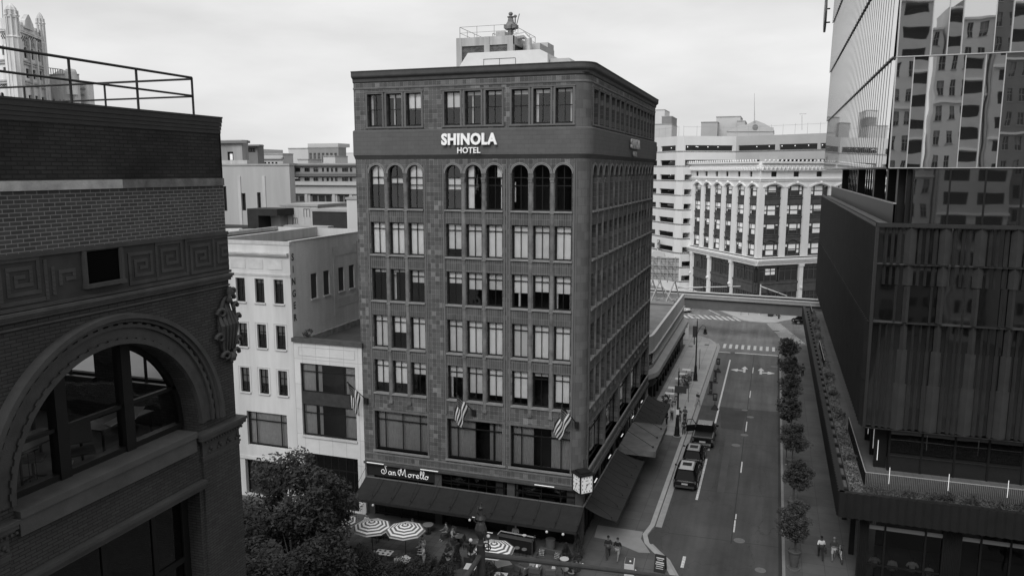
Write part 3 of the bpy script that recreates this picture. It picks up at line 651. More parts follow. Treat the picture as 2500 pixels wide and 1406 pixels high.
m = MB(); m.mesh([(-16.7, 58.5, 34.2), (-14.2, 58.5, 34.2), (-14.2, 66, 34.2), (-16.7, 66, 34.2), (-16.7, 58.5, 36.0), (-15.2, 58.5, 36.0), (-15.2, 64, 36.0), (-16.7, 66, 36.0)],
    [(0, 3, 2, 1), (4, 5, 6, 7), (0, 1, 5, 4), (1, 2, 6, 5), (2, 3, 7, 6), (3, 0, 4, 7)]); m.build('roof_unit', mat('pale_panel2', .42, .7, .06, 1), T)
ph = MB(); ph.box(-26.5, -21.7, 64.1, 71.1, 34.2, 38.7); ph.build('penthouse', brick('penthouse_brick', .03, .09, .13, .22, .08, .012, noise=.6, nscale=1.2), T)
m = MB()
for x in (-26.65, -24.1, -22.0): m.box(x, x + .5, 63.95, 64.45, 34.2, 38.85)
for y in (67.2, 70.8): m.box(-21.85, -21.45, y, y + .5, 34.2, 38.85)
m.box(-26.65, -21.5, 64.0, 64.3, 38.15, 38.85); m.box(-21.8, -21.52, 64.3, 71.2, 38.2, 38.84)
m.build('concrete_frame', mat('stained_concrete', .36, .9, .3, 1.2, streak=True), T)
m = MB()
def rail(m, pts, h, r=.03, mid=True, step=1.8):
    for i in range(len(pts) - 1):
        a = Vector(pts[i]); b = Vector(pts[i + 1]); n_ = max(1, round((b - a).length / step))
        m.bar(a + Vector((0, 0, h)), b + Vector((0, 0, h)), r); 
        if mid: m.bar(a + Vector((0, 0, h * .5)), b + Vector((0, 0, h * .5)), r * .8)
        for k in range(n_ + 1): p = a.lerp(b, k / n_); m.bar(p, p + Vector((0, 0, h)), r)
rail(m, [(-26.4, 64.2, 38.8), (-21.7, 64.2, 38.8), (-21.7, 71.0, 38.8), (-26.4, 71.0, 38.8), (-26.4, 64.2, 38.8)], .98)
rail(m, [(-24.6, 67.5, 38.8), (-22.9, 67.5, 38.8), (-22.9, 69.5, 38.8), (-24.6, 69.5, 38.8), (-24.6, 67.5, 38.8)], .9)
m.build('roof_railing', mat('rail_grey', .2, .5), T)
m = MB(); m.lathe([(.26, 38.7), (.26, 39.8), (.5, 39.8), (.52, 40.05), (.28, 40.45), (.22, 40.75), (.24, 40.8)], -22.6, 66.6, 14); m.box(-23.1, -22.0, 66.2, 66.95, 39.85, 40.15); m.bar((-22.1, 66.3, 39.6), (-21.7, 66.3, 41.0), .06)
m.ball((-22.6, 66.6, 41.1), .2, 8, .8); m.ball((-22.15, 66.5, 40.85), .16, 8, .8); m.tube([(-22.15, 66.5, 40.0), (-22.15, 66.5, 40.75)], .06); m.lathe([(.3, 40.8), (.31, 40.86), (.1, 40.95)], -22.6, 66.6, 12)
m.build('vent_stack', mat('weathered_duct', .16, .7, .4, 3), T)
m = MB(); m.tube([(-21.9, 65.4, 38.9), (-20.9, 65.4, 39.0), (-20.6, 65.4, 38.7), (-20.55, 65.4, 36.6)], .3, 10); m.box(-23.4, -22.6, 65, 66, 38.8, 39.4); m.build('roof_duct', M['steel'], T)
m = MB(); m.box(-21.4, -19.9, 66.5, 71.1, 34.2, 38.5); m.box(-21.3, -20.2, 70, 72, 38.5, 39.1); m.build('roof_plant_room', mat('pale_panel2', .42, .7, .06, 1), T)

# ---------- clock on the corner, and three flags ----------
def wall_clock():
    t = thing('corner_clock', 'square two-faced clock with white dials hung on the hotel corner above the awnings', 'clock', (-12.05, 51.55, 4.55))
    c = Vector((-12.05, 51.55, 0)); R = .5
    m = MB(); m.prism([(c.x + R * 1.16 * cos(a), c.y + R * 1.16 * sin(a)) for a in (0, pi / 2, pi, 3 * pi / 2)][:4], 5.0, 6.35)
    # box with four faces at 45 degrees
    m = MB(); S = .52
    def rot(u, v): return (c.x + (u - v) * .7071, c.y + (u + v) * .7071)
    def pr(h, z0, z1): m.prism([rot(-h, -h), rot(h, -h), rot(h, h), rot(-h, h)], z0, z1)
    pr(S, 5.0, 6.3); pr(S + .1, 6.28, 6.4); pr(S - .1, 6.4, 6.52); pr(S + .03, 4.94, 5.02)
    for a, b in ((-1, -1), (1, -1), (-1, 1)):
        x, y = rot(a * S, b * S); m.box(x - .05, x + .05, y - .05, y + .05, 4.98, 6.3)
    m.build('clock_case', M['black'], t)
    m = MB(); m.bar((c.x, c.y + .3, 6.45), (c.x - .2, c.y + 1.0, 6.9), .1); m.bar((c.x, c.y + .2, 5.1), (c.x - .2, c.y + 1.0, 5.1), .12); m.build('clock_bracket', M['black'], t)
    for i, (ux, uy, ox, oy) in enumerate(((.7071, .7071, *rot(-S - .012 + S, -S)), (.7071, -.7071, *rot(-S, 0)))):
        cxp = (c.x + .7071 * (S + .012), c.y - .7071 * (S + .012)) if i == 0 else (c.x - .7071 * (S + .012), c.y - .7071 * (S + .012))
        F = FR(cxp[0], cxp[1], ux, uy, 1)
        f = MB(); f.obox(F, -.45, .45, -.005, .02, 5.04, 6.26); d = f.build('clock_dial', lit('dial_white', .02), t)
        k = MB()
        for h in range(12):
            a = pi / 2 - h * pi / 6; x = .36 * max(-1, min(1, 1.25 * cos(a))); z = 5.65 + .5 * max(-1, min(1, 1.2 * sin(a)))
            k.obox(F, x - .022, x + .022, -.02, -.006, z - .05, z + .05)
        k.obox(F, -.11, .11, -.02, -.006, 5.93, 5.96)
        k.build('clock_numeral', M['black'], d)
        k = MB(); k.bar(F.P(0, -.03, 5.65), F.P(.2, -.03, 5.74), .04, .01); k.bar(F.P(.02, -.03, 5.65), F.P(-.13, -.03, 5.3), .03, .01); k.obox(F, -.05, .05, -.035, -.02, 5.6, 5.7); k.build('clock_hand', M['black'], d)
wall_clock()
def flag(x, z, lab, sway, fold):
    t = thing('wall_flag', lab, 'flag', (x, 52.45, z), 0, 'flags on slanting poles along the hotel front')
    m = MB(); tip = Vector((x - .75, 50.9, z + 1.75)); b = Vector((x, 52.4, z)); m.tube([b, tip], .035, 8); m.ball(tip, .07, 6); m.box(x - .14, x + .14, 52.28, 52.46, z - .3, z + .15); m.build('flag_pole', M['black'], t)
    fm = MATS.get('flag_cloth')
    if not fm:
        fm = bpy.data.materials.new('flag_cloth'); fm.use_nodes = True; tt = fm.node_tree; L = tt.links.new; b_ = tt.nodes['Principled BSDF']; b_.inputs['Roughness'].default_value = .9
        tc_ = N(tt, 'ShaderNodeTexCoord'); sp = N(tt, 'ShaderNodeSeparateXYZ'); L(tc_.outputs['UV'], sp.inputs[0])
        w = N(tt, 'ShaderNodeMath', operation='MULTIPLY'); L(sp.outputs[1], w.inputs[0]); w.inputs[1].default_value = 4.5
        fr = N(tt, 'ShaderNodeMath', operation='FRACT'); L(w.outputs[0], fr.inputs[0]); g1 = N(tt, 'ShaderNodeMath', operation='GREATER_THAN'); L(fr.outputs[0], g1.inputs[0]); g1.inputs[1].default_value = .5
        s1 = N(tt, 'ShaderNodeMapRange'); L(g1.outputs[0], s1.inputs[0]); s1.inputs[3].default_value = .03; s1.inputs[4].default_value = .85
        cx_ = N(tt, 'ShaderNodeMath', operation='LESS_THAN'); L(sp.outputs[0], cx_.inputs[0]); cx_.inputs[1].default_value = .4
        cy_ = N(tt, 'ShaderNodeMath', operation='GREATER_THAN'); L(sp.outputs[1], cy_.inputs[0]); cy_.inputs[1].default_value = .46
        ca = N(tt, 'ShaderNodeMath', operation='MULTIPLY'); L(cx_.outputs[0], ca.inputs[0]); L(cy_.outputs[0], ca.inputs[1])
        vo = N(tt, 'ShaderNodeTexVoronoi'); vo.inputs['Randomness'].default_value = 0; vo.inputs['Scale'].default_value = 14; L(tc_.outputs['UV'], vo.inputs[0])
        st_ = N(tt, 'ShaderNodeMath', operation='LESS_THAN'); L(vo.outputs['Distance'], st_.inputs[0]); st_.inputs[1].default_value = .2
        s3 = N(tt, 'ShaderNodeMapRange'); L(st_.outputs[0], s3.inputs[0]); s3.inputs[3].default_value = .03; s3.inputs[4].default_value = .7
        mx_ = N(tt, 'ShaderNodeMix'); L(ca.outputs[0], mx_.inputs[0]); L(s1.outputs[0], mx_.inputs[2]); L(s3.outputs[0], mx_.inputs[3])
        cc = N(tt, 'ShaderNodeCombineXYZ'); [L(mx_.outputs[0], cc.inputs[i]) for i in range(3)]; L(cc.outputs[0], b_.inputs['Base Color']); MATS['flag_cloth'] = fm
    m = MB(); A = tip.lerp(b, .06); B = tip.lerp(b, .66); nu, nv = 16, 10; vs = []; fs = []; uv = []
    H = .95
    for j in range(nv + 1):
        v = j / nv; hoist = A.lerp(B, 1 - v)   # v=1 is the top of the hoist
        for i in range(nu + 1):
            u = i / nu
            drop = 2.1 * u
            p = hoist + Vector((-.10 * u + sway * u * (.6 + .4 * v) + .07 * sin(u * 9 + v * 5) * fold, .06 * sin(u * 7 + v * 11) * fold, -drop + .25 * u * u))
            p = p.lerp(Vector((tip.x * .8 + b.x * .2 + sway * u, p.y - .0, p.z)), .55 * u)
            vs.append(p); uv.append((u, v))
    for j in range(nv):
        for i in range(nu):
            k = j * (nu + 1) + i; ids = (k, k + 1, k + nu + 2, k + nu + 1)
            m.poly([vs[q] for q in ids], [uv[q] for q in ids])
    m.build('flag_cloth', fm, t, smooth=True)
flag(-29.81, 9.75, 'striped flag at the left corner of the hotel front, beside the pale shopfront building', .1, .6)
flag(-20.72, 9.7, 'striped flag hanging in the middle of the hotel front', -.35, .8)
flag(-12.75, 9.6, 'striped flag blown sideways near the hotel corner above the clock', -.75, 1.0)
# ================= BRICK BUILDING WITH THE ARCH (left) =================
XL = -13.0; FL = FR(XL, 0, 0, 1)
B = thing('brick_building', 'dark brick building at the left edge with a big arched window and roof railing', 'building', (-20, 8, 0))
br_dark = brick('soot_brick', .022, .034, .016, .235, .078, .012, noise=.5, nscale=.6, bump=.8)
br_mid = brick('repointed_brick', .048, .068, .2, .24, .0785, .009, noise=.12, nscale=.7, bump=.6)
br_low = brick('red_brick', .042, .056, .022, .235, .07, .008, noise=.2, nscale=.5, bump=.7)
YE = 16.1; YS = -14
m = MB(); wall(m, FL, YS, YE - .06, 27.42, 28.62, [], .2, 0); m.build('upper_wall', br_dark, B)
m = MB(); wall(m, FL, YS, YE, 26.06, 27.24, [], .2); m.build('repointed_wall', br_mid, B)
AC, AR, AO = 12.3, 2.45, 3.1; ZS = 21.55
wins = (8.0 - 14.6 + .0,)
m = MB(); wall(m, FL, YS, YE, 21.35, 25.2, [(AC - AR, AC + AR, 21.35, ZS + AR, 'a'), (AC - 7.9 - AR, AC - 7.9 + AR, 21.35, ZS + AR, 'a')], .62); m.build('arch_wall', br_low, B)
m = MB(); wall(m, FL, YS, YE, 0, 21.35, [(9.85, 14.62, 12.0, 19.95), (1.95, 6.7, 12.0, 19.95)], .5); m.build('lower_wall', br_low, B)
m = MB(); wall(m, FR(0, YE, 1, 0, -1), XL - 22, XL, 0, 28.6, [(-21.4, -19.6, 22.1, 24.6), (-19.0, -17.2, 22.1, 24.6), (-16.4, -14.8, 22.1, 24.6)], .3); m.poly([(XL - 22, YS, 0), (XL - 22, YE, 0), (XL - 22, YE, 20.8), (XL - 22, YS, 20.8)])
m.poly([(XL, YS, 0), (XL - 22, YS, 0), (XL - 22, YS, 28.6), (XL, YS, 28.6)]); m.build('rear_wall', br_low, B)
m = MB(); m.box(XL - 22, XL - .1, YS, YE - .1, 28.3, 28.42); m.build('roof', M['roof'], B)
# stone belt, light and worn darker towards the corner
m = MB(); m.obox(FL, YS, 12.9, -.05, .1, 27.24, 27.42); m.build('stone_belt', mat('pale_stone', .36, .9, .35, 2.5, bump=.5), B)
m = MB(); m.obox(FL, 12.9, YE, -.04, .1, 27.24, 27.42); m.build('stone_belt', mat('worn_stone', .13, .9, .5, 3, bump=.5), B)
# stepped metal coping
m = MB()
for i, (o, z0, z1) in enumerate(((.01, 28.5, 28.58), (.025, 28.585, 28.66), (.04, 28.665, 28.75), (.055, 28.755, 28.86))): m.obox(FL, YS, YE + o * .4, -o, .3, z0, z1)
m.obox(FL, YS, YE + .03, -.07, .42, 28.86, 28.9)
m.box(XL - 22, XL - .3, YE - .35, YE + .06, 28.5, 28.9); m.build('coping', mat('coping_metal', .03, .5, .2, 2), B)
# roof railing
m = MB()
def prail(pts, h, zb=28.85, r=.028, step=1.82):
    for i in range(len(pts) - 1):
        a = Vector((*pts[i], zb)); b = Vector((*pts[i + 1], zb)); L_ = (b - a).length; k = max(1, round(L_ / step))
        for hh, rr_ in ((h, r), (h * .55, r * .85)): m.tube([a + Vector((0, 0, hh)), b + Vector((0, 0, hh))], rr_, 8)
        for j in range(k + 1): p = a.lerp(b, j / k); m.tube([p, p + Vector((0, 0, h))], r * .95, 8)
prail([(XL - .25, -5), (XL - .25, 15.5)], .93, step=1.78)
prail([(XL - .25, 15.5), (XL - 3.2, 16.0)], .93, step=3.0) if 0 else None
m.build('roof_railing', mat('pipe_rail_black', .02, .5), B)
m = MB(); prail([(XL - .25, 15.5), (XL - 21.5, 15.5)], .9, r=.026, step=2.8); m.build('roof_railing', mat('pipe_rail_black', .02, .5), B)
# meander frieze in relief
fz = mat('frieze_terracotta', .052, .7, .25, 2, bump=.3)
m = MB(); m.obox(FL, YS, YE + .02, -.03, .2, 25.14, 26.06); m.build('frieze_field', mat('frieze_field', .038, .8, .2, 2), B)
KEY = ("1111111111111", "1000000000001", "1011111111101", "1010000000101", "1010111110101", "1010100010101", "1010101110101", "1010100000101", "1010111111101", "1010000000001", "1011111111111")
SQ = ("11111", "10001", "10001", "10001", "11111")
m = MB(); u = -4.0; i = 0; s_ = .0775
while u < YE - .3:
    if True:
        mir = i % 2
        for r, row in enumerate(KEY[:5] + KEY[6:] if 0 else KEY):
            row = (row[::-1] if mir else row)[:12]; zz_ = 25.18 + (r if mir else 10 - r) * s_
            c = 0
            while c < len(row):
                if row[c] == '1':
                    e = c
                    while e < len(row) and row[e] == '1': e += 1
                    if u + c * s_ < YE and not (11.6 < u + e * s_ and u + c * s_ < 12.8) and not (3.75 < u + e * s_ and u + c * s_ < 4.9): m.obox(FL, u + c * s_ + .004, min(u + e * s_ - .004, YE), -.05, -.03, zz_ + .004, zz_ + s_ - .002)
                    c = e
                else: c += 1
        cx0 = u + 5.2 * s_ + 50
        for q in ():
            m.obox(FL, cx0, cx0 + .32, -.06, -.03, q, q + .34); m.obox(FL, cx0 + .06, cx0 + .26, -.085, -.03, q + .07, q + .27); m.obox(FL, cx0 + .12, cx0 + .2, -.11, -.03, q + .13, q + .21)
    else:
        for k in range(5): m.obox(FL, u + k * .16 + .1, u + k * .16 + .17, -.065, -.03, 25.2, 26.02)
    u += 12 * s_; i += 1
m.build('meander_frieze', fz, B)
m = MB(); m.obox(FL, YS, YE + .02, -.06, .1, 26.06, 26.11); m.obox(FL, YS, YE + .04, -.08, .1, 25.08, 25.14); m.obox(FL, YS, YE + .02, -.07, .1, 26.03, 26.07); m.build('frieze_border', fz, B)
for y0 in (11.80, 3.9):
    o = window(FL, y0, y0 + .86, 25.36, 26.0, B, -.03, .05, mat('frieze_frame', .045, .7), M['glass'], None, (), ())
    m = MB(); m.obox(FL, y0 + .03, y0 + .84, -.04, .0, 25.38, 25.98); m.build('dark_opening', mat('void_black', .003, .9, spec=.05), o)
    m = MB(); m.obox(FL, y0 - .08, y0 + .94, -.15, .02, 25.28, 25.36); m.obox(FL, y0 - .06, y0, -.12, .02, 25.36, 26.02); m.obox(FL, y0 + .86, y0 + .92, -.12, .02, 25.36, 26.02); m.build('window_sill', fz, o)
# ledge beneath
m = MB()
for o, z0, z1 in ((.15, 25.0, 25.06), (.11, 24.95, 25.0), (.07, 24.89, 24.95), (.04, 24.74, 24.78)): m.obox(FL, YS, YE + o * .3, -o, .1, z0, z1)
m.build('ledge', mat('ledge_stone', .07, .8, .25, 2, bump=.3), B)
# arch mouldings (several rings)
def ring(m, r0, r1, p0, p1, cy=AC, k=48, wav=0):
    for i in range(k):
        a0 = pi * i / k; a1 = pi * (i + 1) / k; w = wav if i % 2 else 0
        m.fprism(FL, [(cy - r0 * cos(a0), ZS + r0 * sin(a0)), (cy - r0 * cos(a1), ZS + r0 * sin(a1)), (cy - (r1 + w) * cos(a1), ZS + (r1 + w) * sin(a1)), (cy - (r1 + w) * cos(a0), ZS + (r1 + w) * sin(a0))], p0, p1)
for cy_, lab in ((AC, ''), (AC - 7.9, '')):
    m = MB(); ring(m, AO - .10, AO, -.26, .05, cy_); ring(m, AO - .18, AO - .10, -.18, .05, cy_); ring(m, AO - .30, AO - .2, -.13, .05, cy_, 70, -.035)
    ring(m, AR + .1, AO - .3, -.06, .05, cy_); ring(m, AR - .0, AR + .1, -.11, .05, cy_, 64, .03)
    m.build('arch_moulding', mat('arch_terracotta', .055, .75, .25, 1.5, bump=.35), B)
# sill and capital courses
m = MB(); m.obox(FL, 9.86, 14.5, -.16, .62, 21.28, 21.42); m.obox(FL, 9.86, 14.5, -.12, .1, 20.93, 21.28); m.obox(FL, 1.9, 6.8, -.14, .6, 20.93, 21.4); m.build('window_sill', mat('sill_stone', .07, .85, .2, 1.5, bump=.3), B)
def capital(a, b):
    m = MB()
    m.obox(FL, a, b - .05, -.06, .1, 8, 20.6)
    q = m.build('pilaster', br_low, B)
    m = MB()
    for o, z0, z1 in ((.24, 20.58, 20.66), (.27, 20.66, 20.7), (.23, 20.7, 21.02), (.29, 21.02, 21.1), (.36, 21.1, 21.16), (.44, 21.16, 21.25), (.48, 21.25, 21.32)): m.obox(FL, a - (o - .22) * .9, b - .05 + (o - .22) * .5, -(o - .22) * .75 - .06, .1, z0, z1)
    u = a
    while u < b: m.ball(FL.P(u + .05, -.15, 21.06), .035, 5); u += .1
    u = a + .25
    while u < b - .1: m.ball(FL.P(u, -.08, 20.86), .05, 5); m.ball(FL.P(u - .06, -.08, 20.78), .04, 5); m.ball(FL.P(u + .06, -.08, 20.79), .04, 5); u += .34
    m.build('capital', mat('arch_terracotta', .055, .75, .25, 1.5, bump=.35), B)
capital(14.75, 16.15); capital(6.9, 9.7)
m = MB()
for o, z0, z1 in ((.16, 20.05, 20.13), (.12, 19.98, 20.05), (.08, 19.9, 19.98)): m.obox(FL, 9.72, 14.74, -o, .1, z0, z1); m.obox(FL, 1.8, 6.88, -o, .1, z0, z1)
m.build('lintel', mat('lintel_terracotta', .05, .75, .25, 1.5, bump=.3), B)
# arched window joinery
wf = mat('joinery_dark', .008, .5, .2, 4)
o = MB()
for i in range(40):
    a0 = pi * i / 40; a1 = pi * (i + 1) / 40; r0 = AR - .12; r1 = AR
    o.fprism(FL, [(AC - r0 * cos(a0), ZS + r0 * sin(a0)), (AC - r0 * cos(a1), ZS + r0 * sin(a1)), (AC - r1 * cos(a1), ZS + r1 * sin(a1)), (AC - r1 * cos(a0), ZS + r1 * sin(a0))], .45, .6)
for u in (AC - .95, AC + .75): 
    h = sqrt(AR ** 2 - (u - AC) ** 2); o.obox(FL, u - .13, u + .13, .38, .62, 21.35, ZS + h - .02)
o.obox(FL, AC - AR + .06, AC + AR - .06, .42, .62, 21.42, 21.55); 
for a, b in ((AC - AR + .2, AC - 1.08), (AC - .82, AC + .62), (AC + .88, AC + AR - .2)): o.obox(FL, a, b, .45, .55, 22.42, 22.5)
W1 = o.build('window', wf, B)
o = MB(); pts = [(AC - (AR - .05) * cos(pi * i / 30), ZS + (AR - .05) * sin(pi * i / 30)) for i in range(31)]; pts = [(AC - AR + .05, 21.45)] + pts + [(AC + AR - .05, 21.45)]
o.poly([FL.P(u, .5, z) for u, z in pts][::-1]); o.build('pane', M['glass'], W1)
tag(W1, 'large arched window with two thick mullions')
for (a, b, c, g) in ((9.85, 14.62, 12.0, 19.95),): window(FL, a, b, c, g, B, .4, .2, wf, glass('smoked_glass', .3), None, (.77,), (.2, .47, .77))
# the room behind the arch
m = MB(); m.box(XL - 9, XL - .62, 6.6, YE - .4, 20.85, 20.95); m.build('floor', mat('loft_floor', .05, .6, .3, 1), B)
m = MB(); m.box(XL - 9, XL - .62, 6.6, YE - .4, 25.0, 25.05); m.box(XL - .62 - 8, XL - .62, 6.5, 6.6, 20.9, 25); m.build('room_lining', M['room'], B)
m = MB(); F2 = FR(XL - 9, 0, 0, 1); wall(m, F2, 6.6, YE, 20.9, 25.0, [(7.2, 9.8, 22.0, 24.5), (10.4, 13.0, 22.0, 24.5), (13.5, 15.6, 22.0, 24.5)], .3); m.build('far_room_wall', brick('loft_brick', .04, .055, .03, .22, .075, .01, noise=.3), B)
FN = FR(0, YE - .4, 1, 0)
m = MB(); wall(m, FN, XL - 9, XL - .62, 20.9, 25.0, [(-21.4, -19.6, 22.1, 24.6), (-19.0, -17.2, 22.1, 24.6), (-16.4, -14.8, 22.1, 24.6)], .25); m.build('end_room_wall', brick('loft_brick', .04, .055, .03, .22, .075, .01, noise=.3), B)
m = MB()
for x in (-21.4, -19.0, -16.4): m.obox(FN, x, x + .07, .02, .08, 22.1, 24.6); m.obox(FN, x + .87, x + .92, .02, .08, 22.1, 24.6); m.obox(FN, x, x + 1.8, .02, .08, 23.4, 23.46); m.obox(FN, x - .05, x + 1.85, -.12, .1, 22.02, 22.1)
m.build('room_window_frame', wf, B)
m = MB()
for x in (-20, -17.5): m.tube([(x, 14, 20.95), (x, 14, 25)], .06, 6)
for k in range(9): m.tube([(XL - 1.0, 9.9 + k * .16, 20.95), (XL - 1.0, 9.9 + k * .16, 22.0)], .012, 4)
m.tube([(XL - 1.0, 9.8, 22.0), (XL - 1.0, 11.3, 22.0)], .02, 5)
m.build('stair_guard', wf, B)
# furniture seen through the arch
def desk(x, y, z, rz, lab):
    t = thing('desk', lab, 'desk', (x, y, z), rz)
    m = MB(); m.box(-.8, .8, -.4, .4, .72, .76); m.build('desk_top', mat('desk_dark', .03, .5), t, world=False)
    for sx in (-.74, .7):
        for sy in (-.36, .32): m = MB(); m.box(sx, sx + .04, sy, sy + .04, 0, .72); m.build('leg', M['frame'], t, world=False)
desk(XL - 1.8, 14.0, 20.95, pi / 2, 'dark desk by the right side of the arched window with white sheets on it')
desk(XL - 2.4, 12.2, 20.95, pi / 2 + .2, 'dark desk behind the office chair in the middle of the arched window')
def paper(x, y, z, rz, tilt, w, h, lab):
    m = MB(); m.hexa([(-w / 2, -h / 2, 0), (w / 2, -h / 2, 0), (w / 2, h / 2, tilt), (-w / 2, h / 2, tilt), (-w / 2, -h / 2, .01), (w / 2, -h / 2, .01), (w / 2, h / 2, tilt + .01), (-w / 2, h / 2, tilt + .01)])
    o = m.build('paper_sheet', mat('paper', .4, .8), None); o.location = (x, y, z); o.rotation_euler = (0, 0, rz); tag(o, lab, 'paper')
paper(XL - 1.5, 14.25, 21.72, .3, .16, .34, .5, 'white sheet propped on the desk nearest the right of the arch')
paper(XL - 1.5, 13.7, 21.72, -.2, .1, .3, .42, 'white sheet lying flat beside the propped one on the same desk')
paper(XL - 1.1, 11.9, 21.32, .5, .12, .3, .3, 'white sheet low behind the bottom left of the middle arch pane')
def chair(x, y, z, rz, lab):
    t = thing('office_chair', lab, 'chair', (x, y, z), rz)
    m = MB(); m.box(-.25, .25, -.25, .25, .45, .54); m.build('seat', mat('chair_grey', .07, .8), t, world=False, bevel=.04)
    m = MB(); m.hexa([(-.24, .2, .6), (.24, .2, .6), (.24, .27, .6), (-.24, .27, .6), (-.22, .3, 1.1), (.22, .3, 1.1), (.22, .37, 1.1), (-.22, .37, 1.1)]); m.build('backrest', mat('chair_grey', .07, .8), t, world=False, bevel=.03)
    m = MB(); m.tube([(0, 0, .1), (0, 0, .45)], .03, 6); [m.tube([(0, 0, .1), (.3 * cos(a), .3 * sin(a), .04)], .02, 5) for a in [i * 2 * pi / 5 for i in range(5)]]; m.build('chair_base', M['frame'], t, world=False)
chair(XL - 1.35, 12.6, 20.95, .9, 'grey office chair just behind the middle pane of the arched window')
chair(XL - 2.0, 11.9, 20.95, 2.2, 'second grey office chair turned away, left of the first')
# cartouche on the corner
CP = lambda u, d, z: FL.P(u - .14, d * .55, z)
t = thing('cartouche', 'carved shield ornament with scrolls on the corner of the brick building', 'ornament', (XL, 16.05, 22.9))
m = MB(); c0 = 0
pts = []
for i in range(24):
    a = 2 * pi * i / 24; pts.append((16.0 + .3 * cos(a), 23.72 + .72 * sin(a)))
for i in range(24):
    a, b = pts[i], pts[(i + 1) % 24]
    m.poly([CP(a[0], -.05, a[1]), CP(b[0], -.05, b[1]), CP(16.0 + (b[0] - 16) * .6, -.2, 23.7 + (b[1] - 23.7) * .6), CP(16.0 + (a[0] - 16) * .6, -.2, 23.7 + (a[1] - 23.7) * .6)])
m.poly([CP(16.0 + (a - 16) * .6, -.2, 23.7 + (b - 23.7) * .6) for a, b in pts])
cm_ = mat('carved_terracotta', .055, .75, .3, 4, bump=.6, bscale=14)
m.build('shield', cm_, t)
m = MB(); rc = random.Random(5)
def scroll(u, z, r, s, dd=-.2):
    pp = [CP(u + s * r * (1 - k / 14) * cos(k * .55), dd - .1 * sin(k * .3), z + r * (1 - k / 14) * sin(k * .55)) for k in range(13)]; m.tube(pp, [.055 - .003 * k for k in range(13)], 6)
for u, z, r, s in ((16.12, 24.42, .16, 1), (16.25, 24.2, .13, 1), (16.2, 24.6, .09, -1), (15.75, 24.1, .14, -1), (15.66, 23.5, .13, -1), (16.34, 23.9, .12, 1), (16.32, 23.3, .15, 1), (15.85, 23.0, .14, -1), (16.2, 23.0, .16, 1), (16.05, 22.85, .1, 1)): scroll(u, z, r, s)
for k in range(5): m.tube([CP(15.72 + .12 * k, -.12, 24.3 - .1 * abs(k - 2)), CP(15.7 + .13 * k, -.36, 23.8), CP(15.8 + .1 * k, -.2, 23.15)], [.03, .06, .03], 6)
m.tube([CP(16.05 + .3 * cos(k * pi / 12), -.12, 23.72 + .74 * sin(k * pi / 12)) for k in range(25)], .045, 6, False); m.ball(CP(16.08, -.22, 24.4), .08, 8); m.ball(CP(16.1, -.25, 24.6), .08, 8, 1.8); m.ball(CP(16.05, -.22, 22.95), .12, 8)
m.build('scrollwork', cm_, t)

# ================= PALE BUILDINGS LEFT OF THE HOTEL =================
S = thing('painted_building', 'pale four-storey building with red-letter name running down its side wall', 'building', (-40, 58, 0))
S['label'] = 'pale four-storey building with dark letters running down its side wall'
FW = FR(0, 52.5, 1, 0); ps = mat('pale_stucco', .48, .85, .2, .45, bump=.2, bscale=30, streak=True)
sw_ = []
for z0, z1 in ((17.0, 18.95), (13.23, 15.18), (9.35, 11.42)):
    for a in (-41.70, -39.84, -38.02): sw_.append((a, a + .9, z0, z1))
m = MB(); wall(m, FW, -48, -36.4, 0, 21.75, sw_ + [(-41.29, -37.34, 4.72, 7.68), (-41.7, -37.6, .3, 3.4)], .35); m.build('front_wall', ps, S)
FSs = FR(-36.4, 0, 0, 1); sd = [(55.35, 56.3, 17.0, 19.1), (57.27, 58.22, 17.0, 19.1), (59.7, 60.66, 17.0, 19.1), (61.5, 62.45, 17.0, 19.1)]
m = MB(); wall(m, FSs, 53.25, 67, 0, 22.0, sd, .3); m.build('side_wall', brick('painted_side_brick', .52, .57, .44, .22, .075, .01, noise=.25, nscale=.35, bump=.6, streak=True), S)
m = MB(); wall(m, FSs, 52.5, 53.25, 0, 22.0, [], .2); m.build('corner_strip', mat('pale_stucco_side', .5, .85, .12, .5), S)
m = MB(); m.poly([(-48, 67, 0), (-36.4, 67, 0), (-36.4, 67, 22), (-48, 67, 22)]); m.poly([(-48, 52.5, 0), (-48, 67, 0), (-48, 67, 22), (-48, 52.5, 22)]); m.build('rear_wall', ps, S)
m = MB(); m.box(-47.8, -36.6, 52.7, 66.8, 21.1, 21.2); m.build('roof', mat('dark_roof', .05, .9, .3, .5), S)
m = MB(); m.box(-48, -36.35, 52.45, 52.75, 21.75, 22.02); m.box(-36.7, -36.35, 52.75, 67, 22.0, 22.06); m.box(-48, -47.7, 52.75, 67, 21.7, 22.02); m.box(-43.5, -43.1, 53, 67, 21.2, 22.1); m.build('parapet', mat('parapet_stone', .42, .9, .2, 1.5, streak=True), S)
m = MB()
for o, z0, z1 in ((.3, 21.0, 21.12), (.24, 20.9, 21.0), (.12, 20.78, 20.9)): m.obox(FW, -48, -36.55 + o * .2, -o, .02, z0, z1)
for o, z0, z1 in ((.08, 19.3, 19.4), (.05, 19.2, 19.3)): m.obox(FW, -48, -36.4, -o, .02, z0, z1)
for u in (-42.0, -40.3, -38.5): m.obox(FW, u - .05, u + 1.35, -.03, .01, 19.75, 20.55)
for a, b, c, g in sw_: m.obox(FW, a - .1, b + .1, -.12, .2, c - .12, c + .0)
for a, b, c, g in sw_[3:]: m.obox(FW, a - .14, b + .14, -.035, .01, g + .12, g + .17); m.obox(FW, a - .18, a - .13, -.03, .01, c - .1, g + .17); m.obox(FW, b + .13, b + .18, -.03, .01, c - .1, g + .17)
m.obox(FW, -48, -36.4, -.1, .02, 3.5, 3.75)
